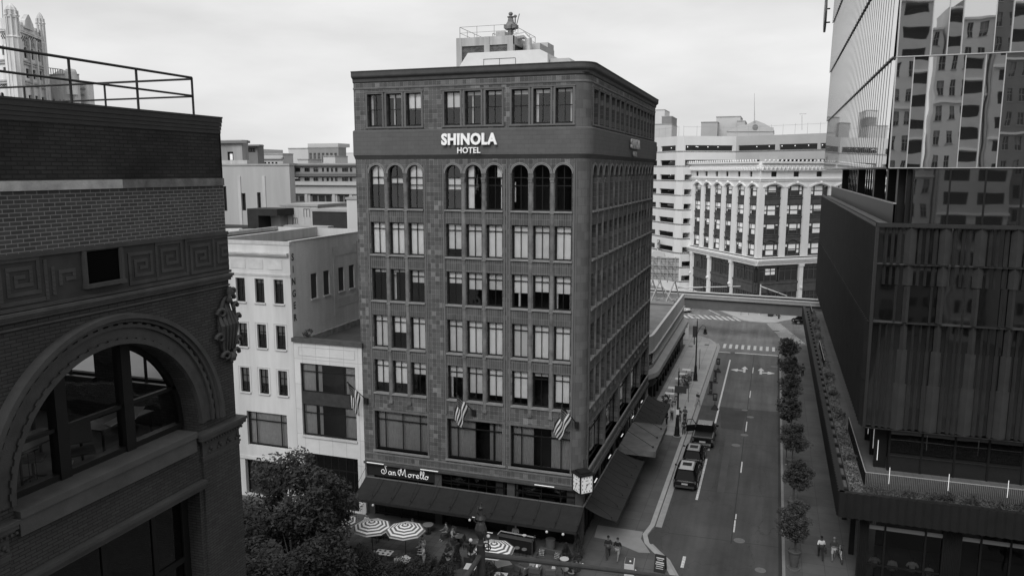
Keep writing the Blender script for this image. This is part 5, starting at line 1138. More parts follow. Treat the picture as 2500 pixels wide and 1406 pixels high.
for F, bays_, L_, at_, lowp in ((GL, lb, GL.len, (362, 420, 486, 552, 628, 704), (1686, 1728, 1782)), (GR, rb, GR.len, (842, 984, 1130), (1953, 2050))):
    us = [(uz(F, a, 540)[0], uz(F, b, 540)[0]) for a, b in bays_]
    at2 = [(uz(F, 1560 + x / 2.604, 425)[0], uz(F, 1560 + (x + (16 if F is GL else 36)) / 2.604, 425)[0]) for x in at_]
    m = MB(); wall(m, F, 0, L_, ZB - .1, ZC, [(a, b, zz[3][0], zz[0][1]) for a, b in us] + [(a, b, *attic) for a, b in at2], .75); m.build('wall', wt, K_)
    # segmental arches filling the bay heads, hood moulds, keystones
    m = MB()
    for a, b in us:
        n_ = 10; h = .55
        for i in range(n_):
            x0 = a + (b - a) * i / n_; x1 = a + (b - a) * (i + 1) / n_; z0 = zz[0][1] - h * (1 - sin(pi * i / n_) ** .8); z1 = zz[0][1] - h * (1 - sin(pi * (i + 1) / n_) ** .8)
            m.poly([F.P(x0, -.003, z0), F.P(x1, -.003, z1), F.P(x1, -.003, zz[0][1]), F.P(x0, -.003, zz[0][1])])
            m.bar(F.P(x0 - .05, -.12, z0 + .32), F.P(x1 + .05, -.12, z1 + .32), .22, .22)
        m.ball(F.P((a + b) / 2, -.3, zz[0][1] + .42), .3, 6); m.obox(F, a - .5, a + .02, -.16, .02, zz[0][1] - .45, zz[0][1] - .15); m.obox(F, b - .02, b + .5, -.16, .02, zz[0][1] - .45, zz[0][1] - .15)
    m.build('arch_moulding', wt2, K_)
    for a, b in at2: m = MB(); m.obox(F, a, b, .25, .4, *attic); m.build('attic_window', M['frame'], K_)
    # bay infill
    rw = random.Random(4)
    for a, b in us:
        m = MB(); wide = b - a > 2
        for (zlo, zhi), (zl2, zh2) in zip(zz[:-1], zz[1:]):
            m.obox(F, a, b, .32, .6, zh2, zlo); m.obox(F, a, b, .2, .6, zlo - .25, zlo); m.obox(F, a, b, .24, .6, zh2 - .02, zh2 + .15)
        m.obox(F, a, b, .2, .6, zz[3][0] - .1, zz[3][0] + .12)
        zo = (zz[3][1] + zz[2][0]) / 2
        for i in range(8): t0 = pi * i / 8; t1 = pi * (i + 1) / 8; w_ = (b - a) * .3; m.bar(F.P((a + b) / 2 - w_ * cos(t0), .2, zz[3][1] + .1 + w_ * .55 * sin(t0)), F.P((a + b) / 2 - w_ * cos(t1), .2, zz[3][1] + .1 + w_ * .55 * sin(t1)), .16)
        for s_ in (.12, .88): m.ball(F.P(a + (b - a) * s_, .2, zz[3][1] + .35), .22, 5)
        m.build('spandrel', darkb, K_)
        for r_, (z0, z1) in enumerate(zz):
            if wide: bl = [(.28, .72, rw.choice((.45, .6, .95, .9, .85))), (.06, .2, rw.choice((.3, .8, .5))), (.8, .94, rw.choice((.2, .5, .8)))]; ml = (.24, .76)
            else: bl = [(.45, .9, rw.choice((.9, .75, .95))), (.1, .25, .6)] if r_ else None; ml = (.32,)
            qwin(F, (a + .02, b - .02, z0 + .1, z1), K_, darkb, .4, .22, ml, (.5,), bl)
    # lower two storeys
    zs = zb2; cols = [0.0] + [uz(F, p, 690)[0] for p in lowp] + ([L_] if F is GR else [L_]); 
    m = MB()
    for i, u in enumerate(cols[:-1] if F is GL else cols[1:-1]):
        u = u + .2 if u == 0 else u; w_ = .75
        m.obox(F, u - w_ / 2, u + w_ / 2 + .15, -.15, .7, 0, zs); m.obox(F, u - w_ / 2 - .15, u + w_ / 2 + .3, -.28, .7, zs - .5, zs); m.obox(F, u - w_ / 2 - .15, u + w_ / 2 + .3, -.25, .7, 0, .8); m.ball(F.P(u + .1, -.3, zs * .5), .3, 6)
    m.build('column', wt, K_)
    m = MB(); m.obox(F, 0, L_, .5, .9, 0, zs)
    m.build('dark_backing', mat('bay_dark', .03, .6), K_)
    m = MB(); m.obox(F, 0, L_, .3, .5, zs * .44, zs * .62); m.obox(F, 0, L_, .15, .5, zs * .6, zs * .64); m.obox(F, 0, L_, .3, .5, zs - .5, zs); m.obox(F, 0, L_, .25, .5, 0, .5); m.obox(F, 0, L_, .2, .5, zs * .42, zs * .45)
    m.build('shop_fascia', darkb, K_)
    for i in range(len(cols) - 1):
        a = cols[i] + .7; b = cols[i + 1] - .5; mid = (a + b) / 2
        if b - a < 1.5: continue
        for j, (p, q) in enumerate(((a, mid - .2), (mid + .2, b))):
            qwin(F, (p, q, zs * .645, zs - .55), K_, darkb, .35, .18, (.33, .66), (.75,), [(.4, .9, .5)] if (F is GR and (i + j) % 2 == 0) else None)
            qwin(F, (p, q, .5, zs * .42), K_, darkb, .35, .15, (.25, .5, .75), (.7,))
    m = MB()
    for o, z0, z1 in ((.75, zb2 + .95, zb2 + 1.25), (.6, zb2 + .7, zb2 + .95), (.35, zb2 + .35, zb2 + .7), (.2, zb2, zb2 + .35)): m.obox(F, -o * (F is GR) * 0, L_ + o * .5 * (F is GL), -o, .02, z0, z1)
    for o, py in ((.3, 438), (.2, 442), (.45, 417), (.3, 415.5)): z = zR(py); m.obox(F, 0, L_, -o, .02, z, z + .16)
    m.obox(F, 0, L_, -.9, 0, ZTOP - .2, ZTOP + .1); m.obox(F, 0, L_, -.35, .3, ZC, ZTOP - .2)
    m.build('cornice', wt2, K_)
    m = MB(); u = .4
    while u < L_ - .2:
        m.ball(F.P(u, -.85, ZTOP + .28), .2, 6)
        for i in range(5): t0 = pi * i / 5; t1 = pi * (i + 1) / 5; m.bar(F.P(u - .36 * cos(t0), -.55, ZC + .35 + .5 * sin(t0)), F.P(u - .36 * cos(t1), -.55, ZC + .35 + .5 * sin(t1)), .14, .5)
        m.obox(F, u - .46, u - .36, -.8, -.3, ZC + .05, ZC + .5); u += .95
    m.build('cornice_ornament', wt2, K_)
m = MB(); m.poly([(PL[0], PL[1], ZTOP - .6), (P0[0], P0[1] + .5, ZTOP - .6), (PR[0], PR[1], ZTOP - .6), (PR[0] + 2, PR[1] + 40, ZTOP - .6), (PL[0] + 6, PL[1] + 34, ZTOP - .6)]); m.build('roof', M['roof'], K_)
m = MB(); m.poly([(PL[0], PL[1], 0), (PL[0] + 6, PL[1] + 34, 0), (PL[0] + 6, PL[1] + 34, ZTOP), (PL[0], PL[1], ZTOP)]); m.poly([(PR[0], PR[1], 0), (PR[0] + 2, PR[1] + 40, 0), (PR[0] + 2, PR[1] + 40, ZTOP), (PR[0], PR[1], ZTOP)]); m.build('side_wall', wt, K_)
m = MB(); p = atY(1855, 376, 162); p2 = atY(1899, 376, 162); m.box(p.x, p2.x, 162, 166, ZTOP - .6, p.z - .3); m.build('roof_plant_room', mat('pale_panel2', .42, .7, .06, 1), K_)

# ================= PARKING GARAGE =================
Q_ = thing('parking_garage', 'concrete multi-level parking garage with open decks behind the white corner block', 'building', (-33, 190, 0))
A0 = dpt(1575, 190); A1 = dpt(1652, 175.5); A2 = dpt(1668, 174); A3 = dpt(1795, 177); A4 = dpt(2060, 158)
gc = mat('garage_concrete', .64, .85, .08, .15, bump=.1, streak=True); gd = mat('garage_concrete_dark', .40, .85, .08, .2)
GA = FR(*A0, A1[0] - A0[0], A1[1] - A0[1]); GB = FR(*A1, A2[0] - A1[0], A2[1] - A1[1]); GC = FR(*A2, A3[0] - A2[0], A3[1] - A2[1]); GD = FR(*A3, A4[0] - A3[0], A4[1] - A3[1])
lv = [35.2 - 3.27 * k for k in range(11)]; TOPG = 35.3
def deckholes(F, us): return [(a, b, z - 3.27 + .15, z - 1.92) for z in lv[:10] for a, b in us]
ua = [(uz(GA, 1576, 400)[0], uz(GA, 1604, 400)[0]), (uz(GA, 1612, 400)[0], uz(GA, 1650, 400)[0] - .3)]
for F, us, mm in ((GA, ua, gc), (GC, [(.3 + uz(GC, 1671, 350)[0], uz(GC, 1790, 350)[0])], gc), (GD, [(.6, uz(GD, 1893, 350)[0] - 0), (uz(GD, 1903, 350)[0], uz(GD, 1996, 350)[0]), (uz(GD, 2003, 350)[0], uz(GD, 2050, 350)[0])], gd)):
    m = MB(); wall(m, F, 0, F.len, 0, TOPG, deckholes(F, us), .4); m.build('deck_wall', mm, Q_)
m = MB(); wall(m, GB, 0, GB.len, 0, TOPG, [], .4); m.build('corner_pier', gc, Q_)
m = MB()
for z in lv: m.prism([A0, A1, A2, A3, A4, (A4[0] + 10, A4[1] + 60), (A0[0] - 5, A0[1] + 60)][::1], z - 3.5, z - 3.18)
m.build('deck_slab', mat('deck_slab', .2, .9), Q_)
m = MB(); m.prism([(A0[0] - 2, A0[1] + 16), (A1[0] + 2, A1[1] + 13), (A3[0], A3[1] + 14), (A4[0] + 2, A4[1] + 14), (A4[0] + 10, A4[1] + 50), (A0[0] - 5, A0[1] + 50)], 0, 34.8); m.build('deck_core', M['room'], Q_)
m = MB(); 
for z in lv[:9]:
    for F, n_ in ((GA, 4), (GC, 5), (GD, 8)):
        for k in range(n_): m.ball(F.P(F.len * (k + .5) / n_, 6, z - 2.1), .12, 5)
m.build('deck_light', lit('deck_lamp', .6), Q_)
m = MB()
for F, L_ in ((GA, GA.len), (GC, GC.len), (GD, GD.len)):
    pts = [F.P(0, .3, TOPG), F.P(L_, .3, TOPG)]; a = Vector(pts[0]); b = Vector(pts[1]); n_ = int(L_ / 2.6)
    m.bar(a + Vector((0, 0, 2)), b + Vector((0, 0, 2)), .05); 
    for k in range(n_ + 1): p = a.lerp(b, k / max(n_, 1)); m.bar(p, p + Vector((0, 0, 2.3)), .06)
m.build('roof_fence', mat('fence_grey', .35, .6), Q_)
F = GA; u, z = uz(F, 1614, 577); u1, z1 = uz(F, 1623, 622)
t = thing('park_sign', 'vertical sign spelling a parking notice hung on the garage wall', 'sign', F.P(u, -.8, z1)); t['label'] = 'tall grey sign with white capitals spelling PARK down the garage wall'
m = MB(); m.obox(F, u, u + .95, -1.0, -.7, 7.2, 11.5); m.build('sign_panel', mat('sign_grey', .16, .6), t)
for k, ch in enumerate('PARK'): p = F.P(u + .48, -1.03, 10.95 - k * 1.02); lettering('sign_letter', ch, 1.1, p, atan2(F.u[1], F.u[0]), M['white'], t, .02, .02, .8)
# things on and behind the garage
t, F, hs, a, b = block('gable_building', 'pale building with a curved pediment and round window above the garage', mat('gable_pale', .46, .9, .08, .2), 225, 1775, 1889, 322, 20)
m = MB(); g_ = [(1775, 322), (1808, 306), (1822, 305), (1843, 295), (1848, 295), (1868, 303), (1882, 311), (1889, 312), (1889, 322)]; m.fprism(F, [uz(F, x, y) for x, y in g_], -.2, .6); u, z = uz(F, 1844, 311); m.build('pediment', mat('gable_pale', .46, .9, .08, .2), t)
m = MB(); m.fprism(F, [(u + .75 * cos(i * pi / 6), z + .75 * sin(i * pi / 6)) for i in range(12)], -.32, -.2); m.build('round_window', mat('round_dark', .2, .8), t)
m = MB(); m.tube([atY(1842, 296, 224), atY(1842, 228, 224)], [.14, .04], 5); tag(m.build('mast', M['steel'], None), 'tall thin antenna mast above the curved pediment', 'mast')
m = MB(); p = atY(1958, 318, 200); m.tube([p, atY(1958, 282, 200)], .06, 5); m.box(p.x - .8, p.x + .8, 199.9, 200.1, p.z + 3.7, p.z + 3.8); tag(m.build('mast', M['steel'], None), 'short antenna with a crossbar above the right part of the garage', 'mast')
block('skyline_block', 'pale flat-roofed block left of the curved pediment', mat('gable_pale', .46, .9, .08, .2), 240, 1749, 1808, 287, 14)
block('skyline_block', 'lower wide block left of the pediment, fronting the taller pale one', mat('gable_pale2', .38, .9, .08, .2), 235, 1712, 1752, 300, 14)
block('skyline_block', 'pale block right of the taller one, just left of the pediment', mat('gable_pale2', .38, .9, .08, .2), 238, 1800, 1819, 297, 14)
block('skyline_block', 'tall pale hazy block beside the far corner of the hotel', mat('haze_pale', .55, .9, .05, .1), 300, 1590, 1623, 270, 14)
block('skyline_block', 'dark-faced block by the far corner of the hotel roof', mat('mid_tower2', .2, .9, .1, .3), 260, 1616, 1640, 286, 14)
block('skyline_block', 'pale block under the dark-faced one, at the left end of the garage roof', mat('gable_pale', .46, .9, .08, .2), 250, 1590, 1640, 305, 14)
# ================= RIGHT-HAND OFFICE BUILDING (podium, finned block, glass tower) =================
R_ = thing('glass_office_building', 'modern dark office building with fluted podium, finned middle block and mirrored glass tower', 'building', (20, 75, 0))
XB, YB, YE2 = 6.62, 58.0, 124.0
blackm = mat('anodised_black', .008, .45, .15, 1, spec=.3); finl = mat('fin_bronze', .036, .6, .2, 1, spec=.25)
mg = mirror('mirror_glass', .03, .55, .015, .045, .6); mg2 = mirror('mirror_glass_side', .05, .5, .03, .04, .5, .82); mgd = mirror('dark_mirror', .006, .06, .03, .08, .5)
# podium fascia: folded metal
def folded(m, F, u0, u1, z0, z1, pitch, dep, d0=0):
    u = u0; 
    while u < u1:
        a, b, c = u, u + pitch * .6, u + pitch
        m.poly([F.P(a, d0, z0), F.P(b, d0 - dep, z0), F.P(b, d0 - dep, z1), F.P(a, d0, z1)]); m.poly([F.P(b, d0 - dep, z0), F.P(c, d0, z0), F.P(c, d0, z1), F.P(b, d0 - dep, z1)])
        m.poly([F.P(a, d0, z1), F.P(b, d0 - dep, z1), F.P(c, d0, z1), F.P(c, .3, z1), F.P(a, .3, z1)])
        m.poly([F.P(a, d0, z0), F.P(b, d0 - dep, z0), F.P(c, d0, z0), F.P(c, .3, z0), F.P(a, .3, z0)])
        u += pitch
PF = FR(0, 52.3, 1, 0); PS = FR(4.9, 0, 0, 1, -1)
m = MB(); folded(m, PF, 4.9, 46, 5.25, 6.95, .5, .12); folded(m, PS, 52.3, 126.5, 5.25, 6.95, .5, .12)
m.build('podium_fascia', mat('podium_metal', .012, .5, .2, 1, spec=.3), R_)
m = MB(); m.box(4.92, 46, 52.35, 126.4, 5.3, 5.4); m.build('podium_soffit', blackm, R_)
m = MB(); m.box(5.2, 46, 52.6, 126.3, 6.1, 6.28); m.build('terrace_floor', brick('terrace_pavers', .10, .11, .06, .6, .6, .012, 0, noise=.15), R_)
m = MB(); m.box(5.15, 5.25, 52.6, 126.3, 6.2, 6.75); m.box(5.15, 46, 52.55, 52.65, 6.2, 6.75); m.box(5.6, 5.68, 53.1, 126.3, 6.2, 6.5); m.box(5.6, 46, 53.1, 53.18, 6.2, 6.5); m.build('planter_edge', mat('planter_metal', .06, .6, .2, 2), R_)
m = MB()
for k in range(32): y = 54 + k * 2.27; m.box(5.27, 5.6, y, y + .35, 6.2, 6.52)
for k in range(12): x = 6.2 + k * 2.6; m.box(x, x + .35, 52.68, 53.0, 6.2, 6.5)
m.build('uplight_box', M['black'], R_)
m = MB(); m.box(5.68, 6.55, 53.2, 126.2, 6.2, 6.38); m.box(6.55, 46, 53.2, 55.2, 6.2, 6.38); m.build('planting_soil', mat('soil', .05, .95, .3, 3), R_)
# storefront below
m = MB(); SF = FR(0, 53.6, 1, 0); SS = FR(7.2, 0, 0, 1, -1)
for a, b in ((6.36, 6.92), (11.34, 12.42), (16.9, 18.0), (22.5, 23.6), (28.1, 29.2)): 
    folded(m, SF, a, b, 0, 5.3, .1, .05); m.obox(SF, a, b, .02, .5, 0, 5.3)
for k in range(13): y = 58.5 + k * 5.6; m.box(7.2, 7.7, y, y + .6, 0, 5.3)
m.build('fluted_column', mat('podium_metal', .012, .5, .2, 1, spec=.3), R_)
m = MB(); m.obox(SF, 6.9, 40, .2, .26, 4.05, 4.32); m.build('transom_strip', mat('transom_grey', .2, .6), R_)
m = MB()
for x in (7.95, 10.36, 13.54, 15.2, 19.5, 21): m.obox(SF, x - .06, x + .06, .12, .3, 0, 5.2)
m.obox(SF, 6.9, 40, .15, .3, 1.5, 1.6); m.obox(SF, 6.9, 40, .15, .3, 0, .2); m.build('shopfront_frame', blackm, R_)
m = MB(); m.poly([SF.P(6.9, .22, .1), SF.P(40, .22, .1), SF.P(40, .22, 5.2), SF.P(6.9, .22, 5.2)]); m.poly([SS.P(54, .2, .1), SS.P(124, .2, .1), SS.P(124, .2, 5.2), SS.P(54, .2, 5.2)]); m.build('shopfront_glass', glass('shop_glass', .45), R_)
m = MB(); m.box(8, 40, 60, 124, .1, 5.2); m.build('shop_interior', M['room'], R_)
m = MB(); m.box(6.25, 6.6, 57.8, 58.1, .12, 5.3); m.box(6.25, 6.6, 63.8, 64.1, .12, 5.3); m.build('slim_column', blackm, R_)
# terrace storey (recessed glazing), soffit of the block above
TG = FR(0, 59.2, 1, 0); TS = FR(8.6, 0, 0, 1, -1)
m = MB(); m.poly([TG.P(8.6, 0, 6.28), TG.P(46, 0, 6.28), TG.P(46, 0, 9.7), TG.P(8.6, 0, 9.7)]); m.poly([TS.P(59.2, 0, 6.28), TS.P(YE2, 0, 6.28), TS.P(YE2, 0, 9.7), TS.P(59.2, 0, 9.7)]); m.build('terrace_glazing', mgd, R_)
m = MB(); m.box(XB, 46, YB, YE2, 9.62, 9.72); m.build('block_soffit', blackm, R_)
m = MB(); x = 8.6
while x < 40: m.obox(TG, x - .06, x + .06, -.08, .02, 6.28, 9.65); x += 2.08
m.obox(TG, 8.6, 46, -.07, .02, 7.35, 7.43)
for k in range(28): m.obox(TS, 59.2 + k * 2.4, 59.3 + k * 2.4, -.08, .02, 6.28, 9.65)
m.build('terrace_mullion', blackm, R_)
m = MB()
for y in (59.6, 62.2, 65.6): m.box(7.7, 8.5, y, y + .25, 6.28, 9.6)
m.build('terrace_pier', blackm, R_)
m = MB(); lt = lit('linear_lamp', .25)
for x in (8.2,): pass
for x, y in ((7.95, 59.35), (7.95, 61.9), (7.95, 65.3)): m.box(x - .08, x - .04, y, y + .05, 6.9, 8.4)
for x in (8.15, 11.7, 15.1): m.box(x, x + .035, 55.25, 55.29, 6.75, 7.9)
m.build('linear_light', lt, R_)
# guard rail of the terrace
m = MB(); steelr = mat('rail_stainless', .5, .3, .05, 2, metal=.4)
def grail(m, mt, p, q, z0, z1, step):
    a = Vector((*p, 0)); b = Vector((*q, 0)); n_ = int((b - a).length / step)
    for k in range(n_ + 1): c = a.lerp(b, k / n_); m.bar((c.x, c.y, z0), (c.x, c.y, z1), .018, .03)
    mt.bar((a.x, a.y, z1), (b.x, b.y, z1), .05, .04)
mt = MB(); grail(m, mt, (6.7, 55.35), (40, 55.35), 6.28, 7.36, .11); grail(m, mt, (6.7, 55.35), (6.66, 67.8), 6.28, 7.36, .11)
for y0, y1 in ((88.5, 98.8), (119.5, 126)): grail(m, mt, (5.9, y0), (5.9, y1), 6.2, 7.3, .2); m.bar((5.9, y0, 7.2), (6.6, y0, 7.2), .04)
m.build('guard_rail', blackm, R_); mt.build('handrail', steelr, R_)
# middle block: front bays with stepped metal fins
BF = FR(0, YB, 1, 0); BS = FR(XB, 0, 0, 1, -1)
bands = [(21.35, 23.85, .36), (19.9, 21.3, .31), (17.35, 19.86, .2), (15.4, 17.25, .22), (13.0, 15.4, .32), (9.72, 13.0, .40)]
gl = MB(); pitch = 2.08; k = 0; x = XB + .25
while x < 44:
    for z0, z1 in ((17.3, 23.85), (9.72, 17.25)):
        t0 = .09 * (1 if k % 2 else -1)
        gl.poly([BF.P(x, .25 - t0, z0), BF.P(x + pitch, .25 + t0, z0), BF.P(x + pitch, .25 + t0, z1), BF.P(x, .25 - t0, z1)])
    fm_ = MB()
    for (z0, z1, w) in bands:
        cxx = x + pitch * .5 + .9
        fm_.poly([BF.P(cxx - w, .2, z0), BF.P(cxx - w * .15, -.12, z0), BF.P(cxx - w * .15, -.12, z1), BF.P(cxx - w, .2, z1)])
        fm_.poly([BF.P(cxx - w * .15, -.12, z0), BF.P(cxx + w, .18, z0), BF.P(cxx + w, .18, z1), BF.P(cxx - w * .15, -.12, z1)])
        for c2, w2 in ((cxx - pitch * .3 + (.06 if k % 2 else -.05), w * .38), (cxx - pitch * .52 + .04 * (k % 3), w * .3), (cxx - pitch * .72, w * .34)):
            if 17.3 < z1 < 19.9 and w2 < w * .36: continue
            fm_.poly([BF.P(c2 - w2, .22, z0), BF.P(c2, -.02, z0), BF.P(c2, -.02, z1), BF.P(c2 - w2, .22, z1)]); fm_.poly([BF.P(c2, -.02, z0), BF.P(c2 + w2, .2, z0), BF.P(c2 + w2, .2, z1), BF.P(c2, -.02, z1)])
        fm_.poly([BF.P(cxx - w, .2, z1), BF.P(cxx - w * .15, -.12, z1), BF.P(cxx + w, .18, z1)]); fm_.poly([BF.P(cxx - w, .2, z0), BF.P(cxx - w * .15, -.12, z0), BF.P(cxx + w, .18, z0)])
    fm_.build('metal_fin', finl, R_)
    x += pitch; k += 1
gl.build('block_glazing', mgd, R_)
m = MB(); 
for z in (9.7, 17.28, 21.3): m.obox(BF, XB, 46, -.13, .3, z - .02, z + .02)
m.obox(BF, XB, 46, -.16, .35, 23.85, 24.1); m.obox(BF, XB - .02, XB + .18, -.14, .4, 9.7, 23.9); m.build('floor_line', mat('edge_metal', .016, .4, .2, 3, spec=.6), R_)
# block side: dense sawtooth of narrow blades
m = MB(); u = YB
n_ = 0
while u < YE2:
    for z0, z1 in ((9.72, 13.0), (13.04, 17.25), (17.31, 20.6), (20.64, 23.85)):
        dd = .16 if z0 > 17 else .24
        m.poly([BS.P(u, 0, z0), BS.P(u + .62, -dd, z0), BS.P(u + .62, -dd, z1), BS.P(u, 0, z1)]); m.poly([BS.P(u + .62, -dd, z0), BS.P(u + .86, 0, z0), BS.P(u + .86, 0, z1), BS.P(u + .62, -dd, z1)]); m.poly([BS.P(u, 0, z1), BS.P(u + .62, -dd, z1), BS.P(u + .86, 0, z1)])
    u += .86
m.build('side_blade', mat('blade_metal', .022, .7, .2, .6, spec=.12), R_)
m = MB(); m.box(XB, XB + .1, YB, YE2, 17.2, 17.34); m.box(XB - .12, XB + .1, YB, YE2, 17.27, 17.3); m.poly([(XB, YE2, 9.7), (46, YE2, 9.7), (46, YE2, 24), (XB, YE2, 24)]); m.build('side_edge', mat('edge_metal', .016, .4, .2, 3, spec=.6), R_)
# roof terrace of the block, its ledge and inner parapet
m = MB(); m.box(XB, 46, YB, YE2, 23.8, 23.92); m.build('ledge', mat('ledge_pale', .16, .8, .15, 1), R_)
m = MB(); m.box(XB - .05, XB + .14, YB - .1, YE2, 23.85, 24.1); m.build('ledge_coping', blackm, R_)
m = MB(); m.box(7.75, 7.85, YB + 1.2, YE2, 23.9, 25.35); m.box(7.72, 7.9, YB + 1.2, YB + 1.3, 23.9, 25.35); m.build('inner_parapet', blackm, R_)
m = MB(); m.box(7.7, 7.9, YB + 1.15, YE2, 25.35, 25.42); m.build('handrail', steelr, R_)
m = MB()
for y in (59.8, 65.0, 73.5, 88, 108): m.box(8.0, 8.7, y, y + .9, 23.9, 27.75)
for x in (8.35,): m.box(x, x + .3, YB + .5, YB + .9, 23.9, 27.75)
m.build('terrace_column', blackm, R_)
m = MB(); AG = FR(9.3, 0, 0, 1, -1); m.poly([AG.P(YB + .1, 0, 23.9), AG.P(YE2, 0, 23.9), AG.P(YE2, 0, 27.75), AG.P(YB + .1, 0, 27.75)]); m.build('recessed_glazing', mirror('recess_mirror', .02, .55, .03, .04, .5), R_)
m = MB()
for k in range(30): m.obox(AG, YB + 1 + k * 2.1, YB + 1.06 + k * 2.1, -.08, .01, 23.9, 27.7)
m.build('recessed_mullion', blackm, R_)
m = MB(); LGF = FR(0, YB, 1, 0)
for a, b in ((8.7, 10.85), (10.85, 12.9), (12.9, 15.0), (15, 17.1), (17.1, 19.2), (19.2, 21.3), (21.3, 44)):
    g_ = MB(); g_.poly([LGF.P(a + .05, 0, 24.12), LGF.P(b - .05, 0, 24.12), LGF.P(b - .05, 0, 27.7), LGF.P(a + .05, 0, 27.7)]); g_.build('glass_panel', mirror('low_mirror', .015, .2, .02, .05, .4), R_)
for a in (8.66, 10.85, 12.9, 15, 17.1, 19.2, 21.3): m.obox(LGF, a - .05, a + .05, -.06, .1, 24.1, 27.75)
m.build('mullion', blackm, R_)
# glass tower: front and side panels with faceted tilt
m = MB(); m.box(7.1, 46, YB + .1, YE2 + 4, 27.72, 27.8); m.build('tower_soffit', blackm, R_)
fr = mat('panel_edge', .45, .35, .05, 2, metal=.3)
pat = [(0, 1.02), (1.02, 1.9), (1.9, 4.0), (4.0, 5.15), (5.15, 6.25), (6.25, 8.3)]
rgl = random.Random(9); edg = MB(); npan = 0
for row, (z0, z1) in enumerate(((27.82, 34.95), (35.02, 42.15), (42.22, 49.3))):
    off = (0, 1.05, -.4)[row]; x = 7.1 - (0 if row == 0 else 0)
    base = 7.15; cells = []
    for rep in range(4):
        for (a, b) in pat: cells.append((base + rep * 8.3 + a, base + rep * 8.3 + b))
    if row == 1: cells = [(7.15, 9.1), (9.1, 10.03), (10.03, 10.84), (10.84, 12.65), (12.65, 13.6), (13.6, 14.4)] + [(14.4 + i * 1.6, 16 + i * 1.6) for i in range(14)]
    for i, (a, b) in enumerate(cells):
        if a > 40: continue
        t0 = (b - a) * (.0, .022, -.018, .012, -.028, .018)[(i * 5 + row) % 6]; s0 = (.03, -.04, .0)[(i + row) % 3]
        g_ = MB(); g_.poly([BF.P(a + .02, -t0, z0), BF.P(b - .02, t0, z0), BF.P(b - .02, t0 + s0, z1), BF.P(a + .02, -t0 + s0, z1)]); g_.build('glass_panel', mg, R_); npan += 1
        edg.obox(BF, b - .025, b + .025, -.1, .08, z0, z1)
    edg.obox(BF, 7.1, 46, -.16, .12, z1, z1 + .06)
edg.obox(BF, 7.08, 7.16, -.12, .1, 27.8, 49.3); edg.obox(BF, 7.1, 46, -.1, .1, 27.76, 27.82)
edg.build('panel_edge', fr, R_)
gs = MB(); edg = MB(); TSD = FR(7.1, 0, 0, 1, -1)
for row, (z0, z1) in enumerate(((27.82, 34.95), (35.02, 42.15), (42.22, 49.3), (49.4, 56), (56.1, 63))):
    y = YB + .05; i = 0
    while y < YE2 + 4:
        tilt = .16; a, b = y, y + 1.55
        P_ = [TSD.P(a, -.16, z0), TSD.P(b, -.25, z0), TSD.P(b, -.09, z1), TSD.P(a, 0, z1)]
        if row < 2 and i < 24: g_ = MB(); g_.poly(P_); g_.build('glass_panel', mg2, R_); npan += 1
        else: gs.poly(P_)
        edg.poly([TSD.P(b, 0, z0), TSD.P(b, -.09, z0), TSD.P(b, -.12, z1), TSD.P(b, 0, z1)]); edg.bar(P_[1], P_[2], .012)
        edg.mesh([TSD.P(a, -.0, z0), TSD.P(b, -.2, z0), TSD.P(b, .02, z0)], [(0, 1, 2)]); edg.bar(P_[1], P_[2], .04); edg.bar(P_[0], P_[1], .07)
        y = b; i += 1
    edg.obox(TSD, YB, YE2 + 4, -.05, .12, z1, z1 + .07)
tag(gs.build('glass_panel', mg2, R_), 'upper and far panels of the tower side', kind='stuff'); edg.build('panel_edge', mat('panel_edge_dark', .15, .4), R_)
m = MB(); m.box(7.3, 46, YB + .35, YE2 + 3.8, 27.8, 64); m.build('tower_core', M['room'], R_)
m = MB(); m.box(9.6, 46, YB + .45, YE2 - .3, 23.95, 27.7); m.box(XB + .4, 46, YB + .6, YE2 - .2, 9.75, 23.75); m.box(8.8, 46, 59.6, YE2 - .3, 6.3, 9.6); m.build('block_core', M['room'], R_)
t = thing('round_sign', 'dark round sign on brackets at the top edge of the glass tower', 'sign', (6.9, 128, 50))
p = uz(TSD, 2028, 20); m = MB(); m.fprism(TSD, [(p[0] + 2.6 * cos(i * pi / 10), 53 + 2.9 * sin(i * pi / 10)) for i in range(20)], -.9, -.6); m.build('sign_disc', mat('sign_dark', .05, .5), t)
m = MB(); m.fprism(TSD, [(p[0] + 1.6 * cos(i * pi / 10), 53 + 1.9 * sin(i * pi / 10)) for i in range(20)], -.95, -.9); m.build('sign_ring', mat('sign_ring', .3, .5), t)
m = MB(); m.bar(TSD.P(p[0] - 1, -.6, 51.5), TSD.P(p[0] - 1, .0, 51.5), .2); m.bar(TSD.P(p[0] + 1, -.6, 54), TSD.P(p[0] + 1, 0, 54), .2); m.build('bracket', M['frame'], t)

